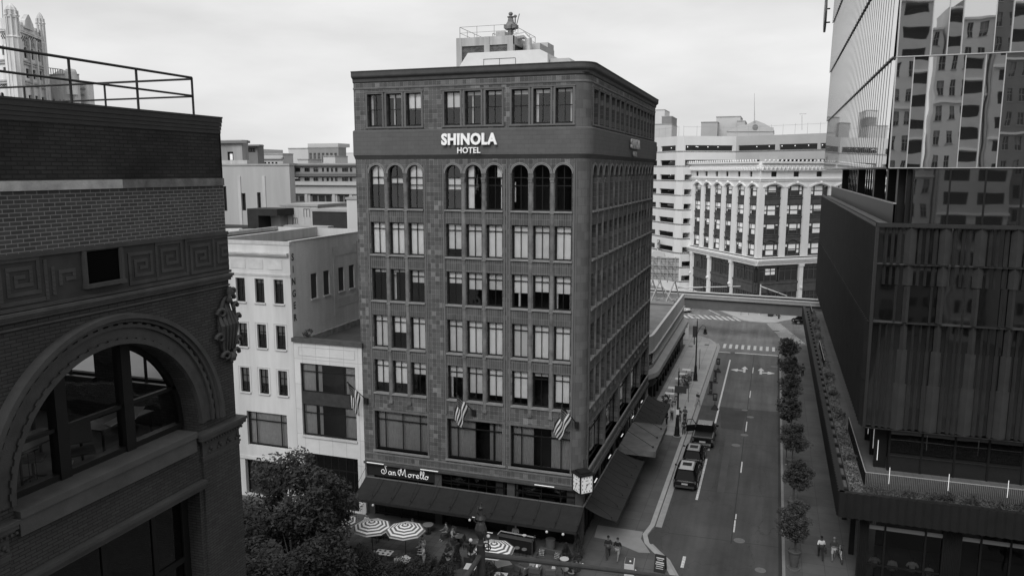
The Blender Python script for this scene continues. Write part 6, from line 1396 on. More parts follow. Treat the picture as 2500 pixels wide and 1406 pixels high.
# ================= BUILDINGS ACROSS THE STREET, BEHIND THE VIEWPOINT (seen mirrored in the glass) =================
def rblock(x0, x1, y, d, h, v, floors, cols, lab, band=False, z0=0, arch=False):
    t = thing('office_block', lab, 'building', ((x0 + x1) / 2, y, 0)); F = FR(x1, y, -1, 0); W_ = x1 - x0; hs = []
    for f in range(floors):
        zb = h - (f + 1) * h / floors
        for c in range(cols):
            if band: hs.append((.6 + c * W_ / cols, (c + 1) * W_ / cols - .6, zb + 1.3, zb + h / floors - .5))
            else: cw = W_ / cols; hs.append((c * cw + cw * .28, c * cw + cw * .75, zb + 1.0, zb + h / floors - .7))
    m = MB(); wall(m, F, 0, W_, 0, h, hs, .4); m.poly([(x0, y, 0), (x0, y - d, 0), (x0, y - d, h), (x0, y, h)]); m.poly([(x1, y, 0), (x1, y - d, 0), (x1, y - d, h), (x1, y, h)]); m.poly([(x0, y, h - .5), (x1, y, h - .5), (x1, y - d, h - .5), (x0, y - d, h - .5)]); m.poly([(x0, y - d, 0), (x1, y - d, 0), (x1, y - d, h), (x0, y - d, h)])
    m.build('wall', mat('reflect_wall_%d' % int(v * 100), v, .9, .12, .3), t)
    m = MB()
    for f in range(0, floors, 3): zb = h - f * h / floors; m.obox(F, -.1, W_ + .1, -.4, .1, zb - .35, zb)
    m.build('cornice', mat('reflect_trim', min(v * 1.3, .8), .9), t)
    if not arch:
        for h_ in hs[:60]:
            q = MB(); q.obox(F, h_[0], h_[1], .3, .4, h_[2], h_[3]); w_ = q.build('window', mat('reflect_glass', .02, .15), t); q = MB(); q.obox(F, (h_[0] + h_[1]) / 2 - .04, (h_[0] + h_[1]) / 2 + .04, .26, .3, h_[2], h_[3]); q.obox(F, h_[0], h_[1], .26, .3, (h_[2] + h_[3]) / 2 - .04, (h_[2] + h_[3]) / 2 + .04); q.obox(F, h_[0] - .1, h_[1] + .1, -.12, .1, h_[2] - .15, h_[2]); q.build('sash', mat('reflect_sash', .3, .7), w_)
            if rr.random() < .5: q = MB(); q.obox(F, h_[0] + .1, h_[1] - .1, .28, .3, h_[3] - (h_[3] - h_[2]) * rr.choice((.3, .5, .7)), h_[3]); q.build('blind', mat('dim_blind', .2, .9), w_)
    else: q = MB(); q.obox(F, 0, W_, 1.5, 2, 0, h - 1); q.build('deck_interior', M['room'], t)
    return t
rblock(13.5, 24, -26, 14, 50, .6, 13, 6, 'pale stone office block across the street, outside the view and mirrored in the glass tower')
rblock(24.3, 34, -22, 14, 53, .5, 15, 2, 'garage-like block with wide dark openings, outside the view and mirrored in the glass tower', True, arch=True)
rblock(34.5, 48, -24, 14, 56, .2, 15, 7, 'dark brick tower outside the view, mirrored at the right of the glass tower')
rblock(48.5, 64, -14, 14, 48, .65, 12, 6, 'white stone block outside the view, mirrored at the right edge of the glass tower')
rblock(-2, 13, -36, 14, 34, .35, 6, 4, 'brick block outside the view, mirrored near the tower corner')

# ================= ROUND-CORNERED LOW BUILDING BEYOND THE HOTEL =================
O_ = thing('corner_restaurant', 'low cream building with rounded corner and ribbon windows beyond the hotel', 'building', (-18, 105, 0))
XO = -12.85; Y2 = 86.5; Y3 = 123.2; RC = 4.2
def opath(o=0, n_=8):
    pts = [(-34, Y2 - o), (XO - RC, Y2 - o)]
    for k in range(1, n_ + 1): t = -pi / 2 + pi / 2 * k / n_; pts.append((XO - RC + (RC + o) * cos(t), Y2 + RC + (RC + o) * sin(t)))
    pts.append((XO + o, Y3)); return pts
def strip(m, prof):
    for (o0, z0), (o1, z1) in zip(prof[:-1], prof[1:]):
        a = opath(o0); b = opath(o1); L = 0
        for i in range(len(a) - 1):
            d = sqrt((a[i][0] - a[i + 1][0]) ** 2 + (a[i][1] - a[i + 1][1]) ** 2)
            m.poly([(*a[i], z0), (*a[i + 1], z0), (*b[i + 1], z1), (*b[i], z1)], [(L, z0), (L + d, z0), (L + d, z1), (L, z1)]); L += d
cs = mat('cream_stone', .42, .85, .12, .5, bump=.1, streak=True)
m = MB(); strip(m, [(0, 6.55), (0, 8.45), (-.3, 8.45), (-.3, 7.6)]); strip(m, [(0, 6.5), (.18, 6.42), (.18, 6.55), (0, 6.56)]); m.build('parapet', cs, O_)
m = MB(); strip(m, [(-.3, 8.46), (.03, 8.47), (.03, 8.35)]); m.build('coping', mat('coping_pale', .5, .8), O_)
m = MB(); strip(m, [(0, 4.6), (0, 5.0)]); strip(m, [(.0, 4.55), (.75, 4.2), (.8, 3.7), (.75, 3.6), (0, 3.6)]); m.build('fascia_canopy', mat('cream_stone_dark', .28, .85, .12, .5), O_)
m = MB(); a = opath(-.15)
strip(m, [(-.16, 5.0), (-.16, 6.5)]); m.build('ribbon_glazing', mat('ribbon_glass', .02, .1, spec=.6), O_)
m = MB(); FO = FR(XO, 0, 0, 1); y = Y2 + RC + .2
while y < Y3: m.obox(FO, y, y + .38, -.0, .3, 5.0, 6.5); y += 1.12
for k in range(0, 9, 2): pp = opath(0)[1 + k]; m.box(pp[0] - .05, pp[0] + .05, pp[1] - .05, pp[1] + .05, 5, 6.5)
m.obox(FO, Y2 + RC, Y3, -.02, .2, 4.95, 5.05); 
for z in (5.4, 5.95): strip(m, [(-.1, z), (-.1, z + .05)])
m.build('window_pier', cs, O_)
m = MB(); m.poly([(x, y, 7.62) for x, y in opath(-.2)] + [(-34, Y3, 7.62)]); m.build('roof', mat('gravel_roof', .2, .95, .3, .25, bump=.3), O_)
m = MB(); m.poly([(XO, Y3, 0), (-34, Y3, 0), (-34, Y3, 8.4), (XO, Y3, 8.4)]); m.build('rear_wall', cs, O_)
m = MB(); strip(m, [(-.9, .1), (-.9, 3.65)]); m.build('shopfront_glass', mat('ribbon_glass', .02, .1, spec=.6), O_)
m = MB(); y = Y2 + RC
while y < Y3 - 2: m.obox(FO, y, y + .3, -.02, .5, 0, 3.6); y += 2.6
m.obox(FO, Y3 - 4.5, Y3, -.02, .3, 0, 3.6); m.build('shopfront_pier', blackm, O_)
m = MB(); y = Y2 + RC + .3
while y < Y3 - 6:
    m.hexa([FO.P(y, -.75, 2.9), FO.P(y + 2.2, -.75, 2.9), FO.P(y + 2.2, -.05, 3.1), FO.P(y, -.05, 3.1), FO.P(y, -.75, 2.95), FO.P(y + 2.2, -.75, 2.95), FO.P(y + 2.2, -.05, 3.55), FO.P(y, -.05, 3.55)]); y += 2.6
m.build('shop_awning', mat('awning_black', .015, .85), O_)
m = MB(); strip(m, [(.3, 2.5), (.32, 3.5)]); m.build('sign_fascia', mat('sign_board_black', .015, .6), O_)
lettering('sign_lettering', 'Olin', .95, (XO - 2.75, 86.05, 3.02), 0.1, lit('sign_neon', .8), O_, .03, .0)
m = MB(); m.tube([(-15.2, 92, 7.6), (-15.2, 92, 8.6), (-14.9, 92, 8.85), (-14.1, 92, 8.85), (-13.9, 92, 8.6)], .06, 6); m.ball((-13.9, 92, 8.5), .14, 6); m.box(-15.5, -14.9, 91.8, 92.2, 7.62, 7.8); tag(m.build('roof_lamp', blackm, None), 'gooseneck lamp on the roof edge of the low cream building', 'lamp')
# billboard back with its scaffold
t = thing('billboard', 'back of a large pale billboard on steel scaffold standing on the low flat roof', 'billboard', (-17.5, 118, 7.6))
a = atY(1570, 630, 120); b = atY(1658, 628, 120); zt_, zb_ = atY(1600, 628, 120).z, atY(1600, 683, 120).z
m = MB(); m.box(a.x, b.x, 119.95, 120.1, zb_, zt_); m.build('billboard_panel', brick('billboard_sheet', .36, .44, .12, 1.2, 1.15, .05, 0, noise=.2, nscale=.8), t)
m = MB(); w = b.x - a.x
for k in range(5): x = a.x + .5 + k * (w - 1) / 4; m.bar((x, 119.75, zb_ - .3), (x, 119.75, zt_ + .15), .14)
for z in (zb_ + .1, zb_ + 1.2, zb_ + 2.3, zt_): m.bar((a.x, 119.7, z), (b.x, 119.7, z), .1)
for k in range(0, 4): x = a.x + .5 + k * (w - 1) / 4; m.bar((x, 119.6, zt_ - .2), (x + (w - 1) / 4, 119.6, zb_ + 1.8), .09); m.bar((x, 119.6, zb_ + 1.8), (x + (w - 1) / 4, 119.6, zb_), .09)
m.build('billboard_frame', M['steel'], t)
m = MB()
for k in (1, 2, 4): 
    x = a.x + .5 + k * (w - 1) / 4; m.bar((x, 119.7, zb_), (x - .9, 116.5, 7.9), .16); m.bar((x, 119.7, zb_), (x + .6, 121.5, 7.9), .14); m.bar((x - .9, 116.5, 8.0), (x + .6, 121.5, 8.0), .14)
m.bar((a.x + .5, 116.5, 8.0), (b.x - .2, 116.5, 8.0), .3, .35); m.bar((a.x + .5, 119.5, 8.0), (b.x - .2, 119.5, 8.0), .3, .35); m.bar((b.x - 3, 119.5, zb_), (b.x - .5, 117, 8.2), .12)
m.build('strut', M['steel'], t)
m = MB(); m.fprism(FR(0, 130, 1, 0), [(atY(1606, 640, 130).x + 1.2 * cos(i * pi / 8), atY(1606, 626, 130).z + 1.0 * sin(i * pi / 8)) for i in range(9)], -.3, .3); tag(m.build('arched_sign', mat('sign_pale', .5, .7), None), 'pale half-round sign top peeping above the billboard', 'sign')
# ================= ELEVATED GUIDEWAY =================
m = MB(); GY0, GY1 = 131.5, 128.5
pa, pb = (-30, GY0 + 1), (30, 126.5)
FG = FR(pa[0], pa[1], pb[0] - pa[0], pb[1] - pa[1]); LG = FG.len
t = thing('guideway', 'pale elevated rail guideway beam crossing above the far end of the street', 'bridge', (0, 130, 0))
m.obox(FG, 0, LG, 0, 3.2, 6.55, 7.1); m.build('deck', mat('guideway_concrete', .30, .85, .12, .5, streak=True), t)
m = MB(); m.obox(FG, 0, LG, .45, 2.7, 4.75, 6.55); m.build('box_girder', mat('guideway_steel', .12, .7, .15, .6), t)
m = MB(); m.obox(FG, 0, LG, -.1, .15, 7.1, 7.3); m.obox(FG, 0, LG, 3.05, 3.3, 7.1, 7.3); m.build('guide_kerb', mat('guideway_trim', .5, .8), t)
m = MB(); m.obox(FG, 0, LG, 1.0, 1.15, 7.1, 7.25); m.obox(FG, 0, LG, 2.0, 2.15, 7.1, 7.25); m.build('rail', M['frame'], t)
m = MB(); m.prism([FG.P(13, .9, 0)[:2], FG.P(14.4, .9, 0)[:2], FG.P(14.4, 2.3, 0)[:2], FG.P(13, 2.3, 0)[:2]], 0, 4.8); m.prism([FG.P(45, .9, 0)[:2], FG.P(46.4, .9, 0)[:2], FG.P(46.4, 2.3, 0)[:2], FG.P(45, 2.3, 0)[:2]], 0, 4.8); m.build('support_column', mat('guideway_concrete', .30, .85, .12, .5, streak=True), t)
# ================= VEGETATION =================
leaf = mat('foliage', .040, .7, .7, 1.6, spec=.3); leaf2 = mat('foliage_street', .044, .7, .6, 2.5, spec=.3); bark = mat('bark', .06, .95, .3, 6)
def leaves(m, c, R, n_, s, rg, sq=.8, hole=.35, lo=-1):
    """leaf cards clumped through an uneven crown"""
    cl = []
    for i in range(max(6, int(26 * (R ** .5)))):
        a = rg.uniform(0, 2 * pi); z = rg.uniform(lo, 1); r = sqrt(max(0, 1 - z * z)) * rg.uniform(.55, 1.0)
        cl.append((c[0] + R * r * cos(a), c[1] + R * r * sin(a), c[2] + R * sq * z * rg.uniform(.6, 1.0), R * rg.uniform(.16, .36)))
    for i in range(n_):
        x, y, z, rr_ = rg.choice(cl)
        d = Vector((rg.gauss(0, 1), rg.gauss(0, 1), rg.gauss(0, 1))).normalized() * rr_ * rg.uniform(.3, 1) ** .5
        p = Vector((x, y, z)) + d; u = Vector((rg.gauss(0, 1), rg.gauss(0, 1), rg.gauss(0, .5))).normalized(); v = u.cross(Vector((rg.gauss(0, .6), rg.gauss(0, .6), 1))).normalized()
        q = s * rg.uniform(.6, 1.3); m.poly([p - u * q, p - v * q * .45 + u * q * .1, p + u * q, p + v * q * .45 + u * q * .1])
def branches(m, base, top, R, rg, n_=7, r=.12):
    b = Vector(base); t = Vector(top); m.tube([b, b.lerp(t, .5) + Vector((rg.uniform(-.1, .1), rg.uniform(-.1, .1), 0)), t], [r, r * .75, r * .35], 7)
    for i in range(n_):
        s = b.lerp(t, rg.uniform(.45, .95)); a = rg.uniform(0, 2 * pi); e = s + Vector((cos(a) * R * .7, sin(a) * R * .7, R * rg.uniform(.1, .6))); m.tube([s, s.lerp(e, .5) + Vector((0, 0, R * .08)), e], [r * .4, r * .28, r * .1], 5)
def tree(x, y, h, R, n_, s, lab, seed, group=None, sq=.9, cz=None, lean=0, z0=.12):
    rg = random.Random(seed); t = thing('broadleaf_tree', lab, 'tree', (x, y, z0), 0, group)
    m = MB(); branches(m, (0, 0, 0), (lean, 0, h * .8), R, rg, 9, .02 * h + .03); m.build('trunk', bark, t, world=False)
    m = MB(); leaves(m, (lean, 0, cz or h - R * sq), R, n_, s, rg, sq); m.build('crown', leaf, t, world=False)
    return t
tree(-29.2, 40.5, 8.9, 4.0, 20000, .15, 'large dark broadleaf tree nearest the brick building, hiding the lower pale facade', 1, sq=.95)
tree(-26.6, 37.2, 7.0, 3.3, 14000, .15, 'lower spreading tree in front of the first, to the left of the terrace', 2, sq=.8)
tree(-24.6, 31.5, 7.6, 3.2, 8500, .13, 'bushy tree at the bottom edge of the picture beside the brick corner', 3, sq=.9)
tree(-29.2, 43.4, 6.6, 2.9, 8000, .14, 'small leafy tree between the big tree and the left parasols', 4, sq=.9)
def potted(y, i, h=5.4, R=1.25, x=None):
    x = x if x is not None else 2.45 + .006 * (y - 54); t = thing('potted_street_tree', 'x', 'tree', (x, y, .12), 0, 'trees in tall planters along the right pavement')
    t['label'] = ['nearest potted tree in a tall tapering planter on the right pavement', 'second potted tree from the near end of the right pavement row', 'third potted tree from the near end of the right pavement row', 'fourth potted tree from the near end of the right pavement row', 'fifth potted tree from the near end of the right pavement row', 'sixth potted tree from the near end, second last before the junction', 'farthest potted tree in the right pavement row, beside the junction crossing'][i]
    rg = random.Random(50 + i); m = MB(); m.lathe([(.34, 0), (.36, .1), (.24, .14), (.3, .5), (.4, 1.15), (.46, 1.25), (.48, 1.33), (.44, 1.36), (.4, 1.3)], 0, 0, 18); m.build('planter', mat('planter_dark', .07, .6, .2, 3), t, world=False)
    m = MB(); m.lathe([(.46, 0), (.46, .08)], 0, 0, 18); m.build('planter_base', mat('planter_foot', .10, .8), t, world=False)
    m = MB(); branches(m, (0, 0, 1.2), (.05, 0, h - .9), R, rg, 8, .06); m.tube([(.06, .05, 1.2), (.1, .1, 2.4)], .03, 5); m.build('trunk', bark, t, world=False)
    m = MB()
    for k in range(5): leaves(m, (rg.uniform(-.42, .42), rg.uniform(-.42, .42), 2.6 + k * (h - 3.3) / 4.5), R * (.7, 1.08, 1.0, .85, .55)[k] * rg.uniform(.85, 1.12), int(1500 * (1 if i < 3 else .6)), .085 if i < 3 else .12, rg, .5)
    m.build('crown', leaf2, t, world=False)
for i, (y, hh, R) in enumerate(((54.4, 5.4, 1.22), (63.3, 5.3, 1.15), (72.7, 5.3, 1.2), (82, 5.2, 1.15), (91, 5.3, 1.3), (101, 5.2, 1.25), (111, 5.3, 1.5))): potted(y, i, hh, R)
def cards(name, lab, regions, n_, s, zj, mt, seed, hfn=None):
    rg = random.Random(seed); m = MB()
    for (x0, x1, y0, y1, z) in regions:
        A = (x1 - x0) * (y1 - y0); k = int(n_ * A / sum((b - a) * (d - c) for a, b, c, d, e in regions))
        for _ in range(k):
            x = rg.uniform(x0, x1); y = rg.uniform(y0, y1); hh = (zj * (.35 + .65 * abs(sin(x * 1.7 + 1.3 * sin(y * .9)) * sin(y * 1.1 + x)))) * rg.random()
            p = Vector((x, y, z + hh)); u = Vector((rg.gauss(0, 1), rg.gauss(0, 1), rg.gauss(0, .8))).normalized(); v = u.cross(Vector((rg.gauss(0, .7), rg.gauss(0, .7), 1))).normalized(); q = s * rg.uniform(.5, 1.4)
            m.poly([p - u * q, p - v * q * .4, p + u * q, p + v * q * .4])
    o = m.build(name, mt, None); tag(o, lab, 'planting', None, 'stuff'); return o
cards('roof_planting', 'low sedum and grasses filling the planted strip along the podium edge', [(5.7, 6.5, 53.3, 126, 6.36)], 17000, .09, .38, mat('sedum', .12, .85, .5, 1.1), 5)
cards('roof_planting', 'low mixed planting in front of the terrace railing of the podium', [(6.6, 24, 53.3, 55.1, 6.36)], 9000, .07, .3, mat('sedum_dark', .06, .85, .5, 1.5), 6)
for i, (x, y, r) in enumerate(((9.3, 54.2, .35), (10.9, 54.0, .5), (11.6, 54.3, .45), (12.9, 54.1, .5), (14.6, 54.2, .35), (15.6, 54.0, .4))):
    rg = random.Random(i + 90); t = thing('terrace_shrub', ['single small shrub at the left of the podium front planting', 'leftmost of the dense shrubs by the terrace railing', 'shrub pressed against the leftmost dense shrub', 'broad shrub in the middle of the terrace planting', 'small shrub right of the broad middle one', 'rightmost shrub of the terrace planting at the picture edge'][i], 'shrub', (x, y, 6.3), 0, 'shrubs before the terrace railing')
    m = MB(); leaves(m, (0, 0, r * .8), r, 420, .06, rg, .9); m.build('foliage', leaf, t, world=False); m = MB(); m.tube([(0, 0, 0), (0, 0, r)], .03, 5); m.build('stem', bark, t, world=False)
for i, (y, r) in enumerate(((60, .5), (71, .45), (77.5, .55), (84, .55), (104, .6), (110, .55), (116, .6))):
    rg = random.Random(i + 190); t = thing('terrace_shrub', 'x', 'shrub', (6.2, y, 6.3), 0, 'shrubs in the podium edge strip'); t['label'] = '%s taller shrub clump in the podium edge strip, counting from the near corner' % ('first', 'second', 'third', 'fourth', 'fifth', 'sixth', 'seventh')[i]
    m = MB(); leaves(m, (0, 0, r * .6), r, 420, .08, rg, .8); m.build('foliage', mat('sedum_dark', .06, .85, .5, 1.5), t, world=False); m = MB(); m.tube([(0, 0, 0), (0, 0, r * .7)], .03, 5); m.build('stem', bark, t, world=False)
# terrace hedges and conifers
cards('hedge_planting', 'low shrub planting round the terrace seating', [(-26.8, -21.2, 43.6, 45.2, .15), (-22.9, -21.3, 45.2, 46.8, .15), (-20.9, -19.4, 44.6, 45.6, .15), (-18.2, -15.8, 45.0, 46.4, .15), (-29, -25.5, 44.6, 45.7, .15)], 24000, .075, 1.45, leaf, 7)
cards('hedge_planting', 'dark planting massed below the trees in the lower left', [(-30, -19.5, 38, 43.6, .15)], 10000, .1, 1.6, leaf, 8)
def conifer(x, y, h, r, lab, i):
    t = thing('potted_conifer', lab, 'conifer', (x, y, .13)); m = MB(); m.lathe([(.22, 0), (.3, .4), (.32, .42)], 0, 0, 12); m.build('pot', mat('planter_dark', .07, .6, .2, 3), t, world=False)
    m = MB(); m.tube([(0, 0, .3), (0, 0, h - .1)], .04, 5); m.build('trunk', bark, t, world=False); rg = random.Random(i); m = MB()
    for _ in range(900):
        z = rg.random() ** .8; a = rg.uniform(0, 2 * pi); q = r * (1 - z) * rg.uniform(.6, 1.05) + .03; p = Vector((q * cos(a), q * sin(a), .45 + z * (h - .45))); u = Vector((cos(a), sin(a), rg.uniform(-.2, .6))).normalized() * .07; v = Vector((-sin(a), cos(a), 0)) * .035
        m.poly([p - u, p - v, p + u, p + v])
    m.build('crown', leaf, t, world=False)
conifer(-19.9, 46.9, 1.75, .36, 'dark cone-shaped potted conifer beside the terrace path', 31); conifer(-20.5, 45.9, 1.3, .42, 'shorter rounded conifer at the bottom edge, in front of the cone-shaped one', 32)
conifer(-12.9, 50.2, 1.4, .4, 'clipped evergreen in a dark pot at the terrace corner under the clock', 33); conifer(-12.2, 50.9, 1.9, .45, 'taller evergreen behind the clipped one at the terrace corner', 34)
for i, (x, y) in enumerate(((-35.3, 52.9), (-31.3, 56.5), (-32.2, 57.2))):
    rg = random.Random(70 + i); t = thing('roof_shrub', ['small self-sown bush on the dark coping of the shopfront building', 'dark bush on the low roof by the hotel wall', 'second dark bush on the low roof, left of the one by the hotel wall'][i], 'shrub', (x, y, 13.5 + (.8 if i == 0 else 0))); m = MB(); leaves(m, (0, 0, .35), .5, 350, .08, rg, .7); m.build('foliage', leaf, t, world=False); m = MB(); m.tube([(0, 0, 0), (0, 0, .4)], .03, 5); m.build('stem', bark, t, world=False)
rg = random.Random(77)
for i, (px, Y, h_) in enumerate(((1672, 186, 7), (1680, 196, 8), (1664, 192, 6.5))):
    d = ray(px, 405); tree(d.x * Y / d.y, Y, h_, 2.6, 1500, .3, ['dark tree at the foot of the garage, left of the white block', 'second dark tree at the foot of the garage, touching the white block', 'low dark tree by the billboard edge at the garage foot'][i], 80 + i)
tree(16.2, 49.0, 3.4, 1.5, 3500, .07, 'pale leafy tree top at the bottom right corner before the shop window', 95, sq=.8, cz=2.4)
cards('hedge_planting', 'dark leaves of a shrub at the bottom edge below the shop column', [(6.3, 7.0, 51.4, 52.2, .13)], 500, .07, .9, leaf, 9)

# ================= VEHICLES =================
carp = mat('car_paint_black', .008, .2, spec=.25); cgl = mat('car_glass', .004, .08, spec=.02); tyre = mat('tyre', .02, .9); rim = mat('alloy', .35, .3, metal=.6)
def loft(m, secs):
    """secs: list of closed rings (same count) from rear to front"""
    k = len(secs[0]); vs = [p for s in secs for p in s]; fs = []
    for i in range(len(secs) - 1):
        for j in range(k): fs.append((i * k + j, i * k + (j + 1) % k, (i + 1) * k + (j + 1) % k, (i + 1) * k + j))
    fs.append(tuple(range(k))[::-1]); fs.append(tuple((len(secs) - 1) * k + j for j in range(k))); m.mesh(vs, fs)
def ringsec(y, w, z0, z1, r=.12, tw=None):
    tw = tw if tw is not None else w; return [(-w + r, y, z0), (w - r, y, z0), (w, y, z0 + r), (w, y, z0 + (z1 - z0) * .55), (tw, y, z1 - r * .8), (tw - r, y, z1), (-tw + r, y, z1), (-tw, y, z1 - r * .8), (-w, y, z0 + (z1 - z0) * .55), (-w, y, z0 + r)]
def wheels(t, xs, ys, r=.38):
    for x in xs:
        for y in ys:
            m = MB(); s = 1 if x > 0 else -1; m.tube([(x - .12, y, r), (x + .12, y, r)], r, 18); w = m.build('wheel', tyre, t, world=False)
            m = MB(); m.tube([(x + s * .1, y, r), (x + s * .135, y, r)], r * .62, 12); m.build('rim', rim, w, world=False)
def suv(x, y, rz, lab, roof=None, L=4.8, Wd=.98, H=1.78, sun=True, body=None, grp=None):
    t = thing('parked_car', lab, 'car', (x, y, .01), rz, grp); body = body or carp
    m = MB(); loft(m, [ringsec(-L / 2, Wd * .86, .42, .95), ringsec(-L / 2 + .08, Wd * .96, .34, 1.02), ringsec(-L / 2 + .7, Wd, .3, 1.08), ringsec(0, Wd, .3, 1.06), ringsec(L / 2 - 1.3, Wd, .3, 1.04), ringsec(L / 2 - .35, Wd * .95, .34, .92), ringsec(L / 2, Wd * .8, .42, .78)]); m.build('body', body, t, smooth=True, world=False)
    m = MB(); loft(m, [ringsec(-L / 2 + .1, Wd * .88, .98, 1.04, .03, Wd * .84), ringsec(-L / 2 + .5, Wd * .9, .98, H - .06, .1, Wd * .74), ringsec(-L / 2 + .9, Wd * .9, .98, H, .12, Wd * .76), ringsec(.3, Wd * .9, .98, H, .12, Wd * .76), ringsec(.75, Wd * .9, .98, H - .06, .1, Wd * .74), ringsec(1.45, Wd * .88, .98, 1.06, .03, Wd * .84)]); m.build('glasshouse', cgl, t, world=False, bevel=.03)
    m = MB(); m.hexa([(-Wd * .66, -L / 2 + .72, H - .01), (Wd * .66, -L / 2 + .72, H - .01), (Wd * .66, .42, H - .01), (-Wd * .66, .42, H - .01), (-Wd * .62, -L / 2 + .76, H + .035), (Wd * .62, -L / 2 + .76, H + .035), (Wd * .62, .36, H + .035), (-Wd * .62, .36, H + .035)]); rf = m.build('roof', roof or body, t, world=False, bevel=.02)
    m = MB()
    for s in (-1, 1): m.tube([(s * Wd * .6, -L / 2 + .8, H + .04), (s * Wd * .6, -L / 2 + .95, H + .1), (s * Wd * .6, .15, H + .1), (s * Wd * .6, .3, H + .04)], .022, 6)
    m.build('roof_rail', mat('rail_black', .02, .4), t, world=False)
    if sun: m = MB(); m.box(-Wd * .4, Wd * .4, -.9, -.1, H + .036, H + .042); m.build('sunroof', cgl, rf, world=False)
    for s in (-1, 1):
        m = MB(); m.tube([(s * Wd, .95, 1.08), (s * (Wd + .13), .95, 1.14)], .03, 5); m.hexa([(s * (Wd + .08), .86, 1.04), (s * (Wd + .24), .86, 1.06), (s * (Wd + .24), .98, 1.06), (s * (Wd + .08), .98, 1.04), (s * (Wd + .08), .86, 1.2), (s * (Wd + .24), .86, 1.2), (s * (Wd + .24), .98, 1.2), (s * (Wd + .08), .98, 1.2)]); m.build('wing_mirror', body, t, world=False)
        m = MB(); m.box(s * Wd * .9 - .08, s * Wd * .9 + .04, -L / 2 - .0, -L / 2 + .1, .8, 1.02); m.build('tail_light', mat('tail_lens', .08, .25), t, world=False)
        m = MB(); m.box(s * Wd * .74 - .16, s * Wd * .74 + .14, L / 2 - .16, L / 2 - .02, .66, .8); m.build('headlight', mat('lamp_lens', .5, .15), t, world=False)
        m = MB(); m.box(s * (Wd + .003) - .006, s * (Wd + .003) + .006, -.35, -.15, .86, .9); m.box(s * (Wd + .003) - .006, s * (Wd + .003) + .006, .55, .75, .86, .9); m.build('door_handle', mat('chrome', .5, .2, metal=.8), t, world=False)
    m = MB(); m.box(-Wd * .8, Wd * .8, -L / 2 - .07, -L / 2 + .1, .4, .58); m.box(-Wd * .8, Wd * .8, L / 2 - .1, L / 2 + .05, .4, .56); m.build('bumper', mat('bumper_grey', .04, .5), t, world=False)
    m = MB(); m.box(-Wd * .62, Wd * .62, -L / 2 + .0, -L / 2 + .05, .99, 1.02); m.build('chrome_strip', mat('chrome', .5, .2, metal=.8), t, world=False)
    m = MB(); m.box(-.26, .26, -L / 2 - .02, -L / 2 + .02, .66, .8); m.build('number_plate', mat('plate', .35, .6), t, world=False)
    wheels(t, (-Wd + .1, Wd - .1), (-L / 2 + .95, L / 2 - .95)); return t
suv(-6.28, 67.9, 0, 'black large car with pale panel roof, nearest of the three vehicles at the kerb', mat('pale_car_roof', .36, .35), L=4.9, Wd=1.0, H=1.8)
suv(-6.2, 73.1, 0, 'black car with a sunroof, parked between the large car and the pickup', mat('car_roof_dark', .2, .25), L=4.4, Wd=.92, H=1.62)
